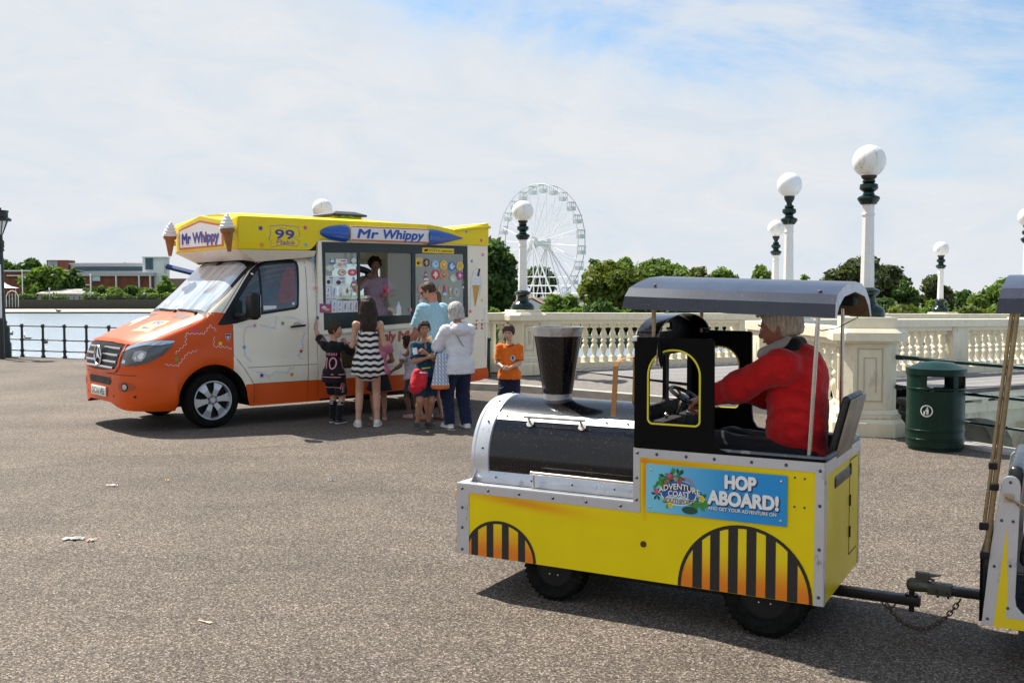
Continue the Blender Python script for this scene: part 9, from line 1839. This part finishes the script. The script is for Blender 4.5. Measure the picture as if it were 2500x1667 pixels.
  for s in 'RL':
   d = A['el'][s] - A['sh' + s]; MB().tube([A['sh' + s] + d * .795, A['sh' + s] + d * .83], .0505 * 1.0, 18).build('cuff', MRN, t)
  a = Art(); a.text("1", 0, -.01, .03, mat("print_white", (.7, .7, .7), .7), 0, .03, 0, None, 'CENTER'); surf_art(a, 'sleeve_print', t, ob, tuple(A['shL'] * .5 + A['el']['L'] * .5 + np.array((-.4, .4, 0))), nrm((-1, -1, 0)).tolist(), (0, 0, 1), nrm((1, -1, 0)).tolist(), res=.02)
 def tick(A, ob): a = Art(); a.line([(-.025, 0), (-.012, -.010), (.03, .012)], .006, mat("print_aqua", (.3, .6, .6), .6)); surf_art(a, 'shorts_print', A['t'], ob, tuple(A['hipc'] + np.array((.085, .5, -.15))), (-1, 0, 0), (0, 0, 1), (0, -1, 0), res=.02)
 person('boy in orange football shirt and navy shorts standing alone, looking down', (-.03, 12.35, 0), R(168), 1.195, SK4, hh=.160, child=.7, g=.93, head_yaw=R(-4), head_pitch=R(-16), arms=dict(R=(.045, .16, .72), hintR=(.6, -.5, -.9), L=(-.03, .16, .715), hintL=(-.6, -.5, -.9)), handcurl=(1.0, 1.0), palm=((-.5, -.5, .6), (.5, -.5, .6)), hair=(m_hair("hair_brown_short", (.055, .028, .014)), 'fringe'),
           wear=[('top', 'football_shirt', ORG, dict(zb=.475, sleeve=.82, inf=.008, wide=.004, post=crest)), ('shorts', 'shorts', NAV, dict(len=.84, inf=.012, wide=.012, post=tick)), ('shoe', 'shoe', mat("trainer_black", (.03, .03, .03), .6), {})])
 pv = VN.wld(2.66, .62, .53)
 PT = m_cloth("pale_pink_tee", (.56, .36, .42)); wl_ = lambda x, y, z: tuple(VN.wld(x, y, z))
 A = person('server in pale pink T-shirt leaning at the serving window of the van', tuple(pv), R(40 + 180 - 14), 1.58, SK2, hh=.138, g=1.08, fem=.6, head_pitch=R(-8), head_yaw=R(-6), arms=dict(world=True, R=wl_(2.40, .44, 1.84), hintR=(1, .1, -.8), L=wl_(2.62, .26, 1.60), hintL=(-1, 0, -.8)), handcurl=(.9, 1.0), palm=((-.3, 1, .2), (.5, .2, .4)), hair=(m_hair("hair_dark_curly", (.022, .013, .010)), 'curly'), wear=[('top', 'tee_shirt', PT, dict(zb=.46, sleeve=.8, inf=.014, wide=.01)), ('trousers', 'jeans', m_cloth("navy_jeans", (.012, .018, .05)), {})], group='people around the ice cream van')
 hl = VN.wld(2.605, .235, 1.64); t = thing('ice_lolly', 'red and white striped ice held by the server', 'ice lolly', tuple(hl), R(40)); MB().lathe([(.012, -.03), (.035, .0), (.040, .05), (.03, .09), (.012, .115), (.001, .12)], n=12).build('ice', mat("lolly_red", (.75, .04, .10), .4, dirt=((.8, .7, .7), 22, .52)), t)
 hc_ = VN.wld(2.42, .42, 1.94); t = thing('handset', 'black handset held beside the face of the server', 'handset', tuple(hc_), R(40)); MB().tube([(-.16, 0, .035), (-.05, 0, .01), (.03, 0, -.01), (.05, 0, -.015)], [.045, .045, .04, .02], 10).build('body', M_VBK, t); MB().tube([(-.02, 0, 0), (-.01, 0, -.09)], .022, 8).build('grip', M_VBK, t)
 JR = m_cloth("red_sweatshirt", (.56, .010, .012), bump=.035, bs=5, var=.16); tl_ = lambda x, y, z: tuple(TR.wld(x, y, z))
 def collar(A):
  nb = A['nb']; h = A['h']; P = [cap(nb + np.array((-.058, -.034, .040)), nb + np.array((.058, -.034, .040)), .036, k=.02), cap(nb + np.array((-.066, -.025, .022)), nb + np.array((-.045, .095, -.030)), .031, .024, k=.015), cap(nb + np.array((.066, -.025, .022)), nb + np.array((.045, .095, -.030)), .031, .024, k=.015)]; return P, []
 def shirtc(A):
  nb = A['nb']; P = [cap(nb + np.array((-.060, -.005, .050)), nb + np.array((-.050, .125, -.012)), .028, .024, k=.012, fl=((0, 0, 1), .8)), cap(nb + np.array((.060, -.005, .050)), nb + np.array((.050, .125, -.012)), .028, .024, k=.012, fl=((0, 0, 1), .8)), cap(nb + np.array((-.05, -.03, .018)), nb + np.array((.05, -.03, .018)), .022, k=.012)]; return P, []
 ds = TR.wld(1.765, .435, 0); base = Vector((ds.x, ds.y, .0))
 def drot(x, y): return x, y
 A = person('white-haired driver in a red sweatshirt steering the toy train', (base.x, base.y, .0), R(-29 + 90), 1.62, SKIN('driver', (.38, .145, .085)), hh=.150, g=1.04, hip=.80, lean=.13, belly=.03, seated=True, vox=.0072, hvox=.0028, head_yaw=R(-2), head_pitch=R(-14), shoulder=.112, show_face=True, shrug=.035, neck=.15,
               arms=dict(world=True, L=tl_(1.235, .40, 1.065), hintL=(-.75, -.2, -1), R=tl_(1.30, .60, 1.125), hintR=(.6, -.3, -1)), handcurl=(.95, 1.05), palm=((0, .2, -1), (.3, .25, -1)),
               legs=dict(ankR=(.11, .58, .50), ankL=(-.13, .56, .50), hintR=(.1, .3, 1), hintL=(-.1, .3, 1)), hair=(m_hair("hair_white", (.62, .53, .42)), 'short'),
               wear=[('trousers', 'trousers', m_cloth("black_trousers", (.010, .010, .012)), dict(wide=.01)), ('sdf', ('shirt_collar', shirtc), m_cloth("pale_shirt_cotton", (.48, .46, .44)), dict(vox=.005)), ('sdf', ('black_collar', collar), m_cloth("black_rib", (.012, .012, .013)), dict(vox=.005)), ('top', 'sweatshirt', JR, dict(zb=.445, sleeve=1.80, inf=.022, wr=.007, wf=(5, 5, 13), extra=lambda A: [el(A['chest'] + np.array((0, -.065, .03)), (.150, .095, .18), k=.06), el(A['chest'] + np.array((0, -.04, -.14)), (.155, .11, .17), k=.06)])), ('shoe', 'shoe', mat("boot_black", (.015, .015, .015), .5), {})])
people()
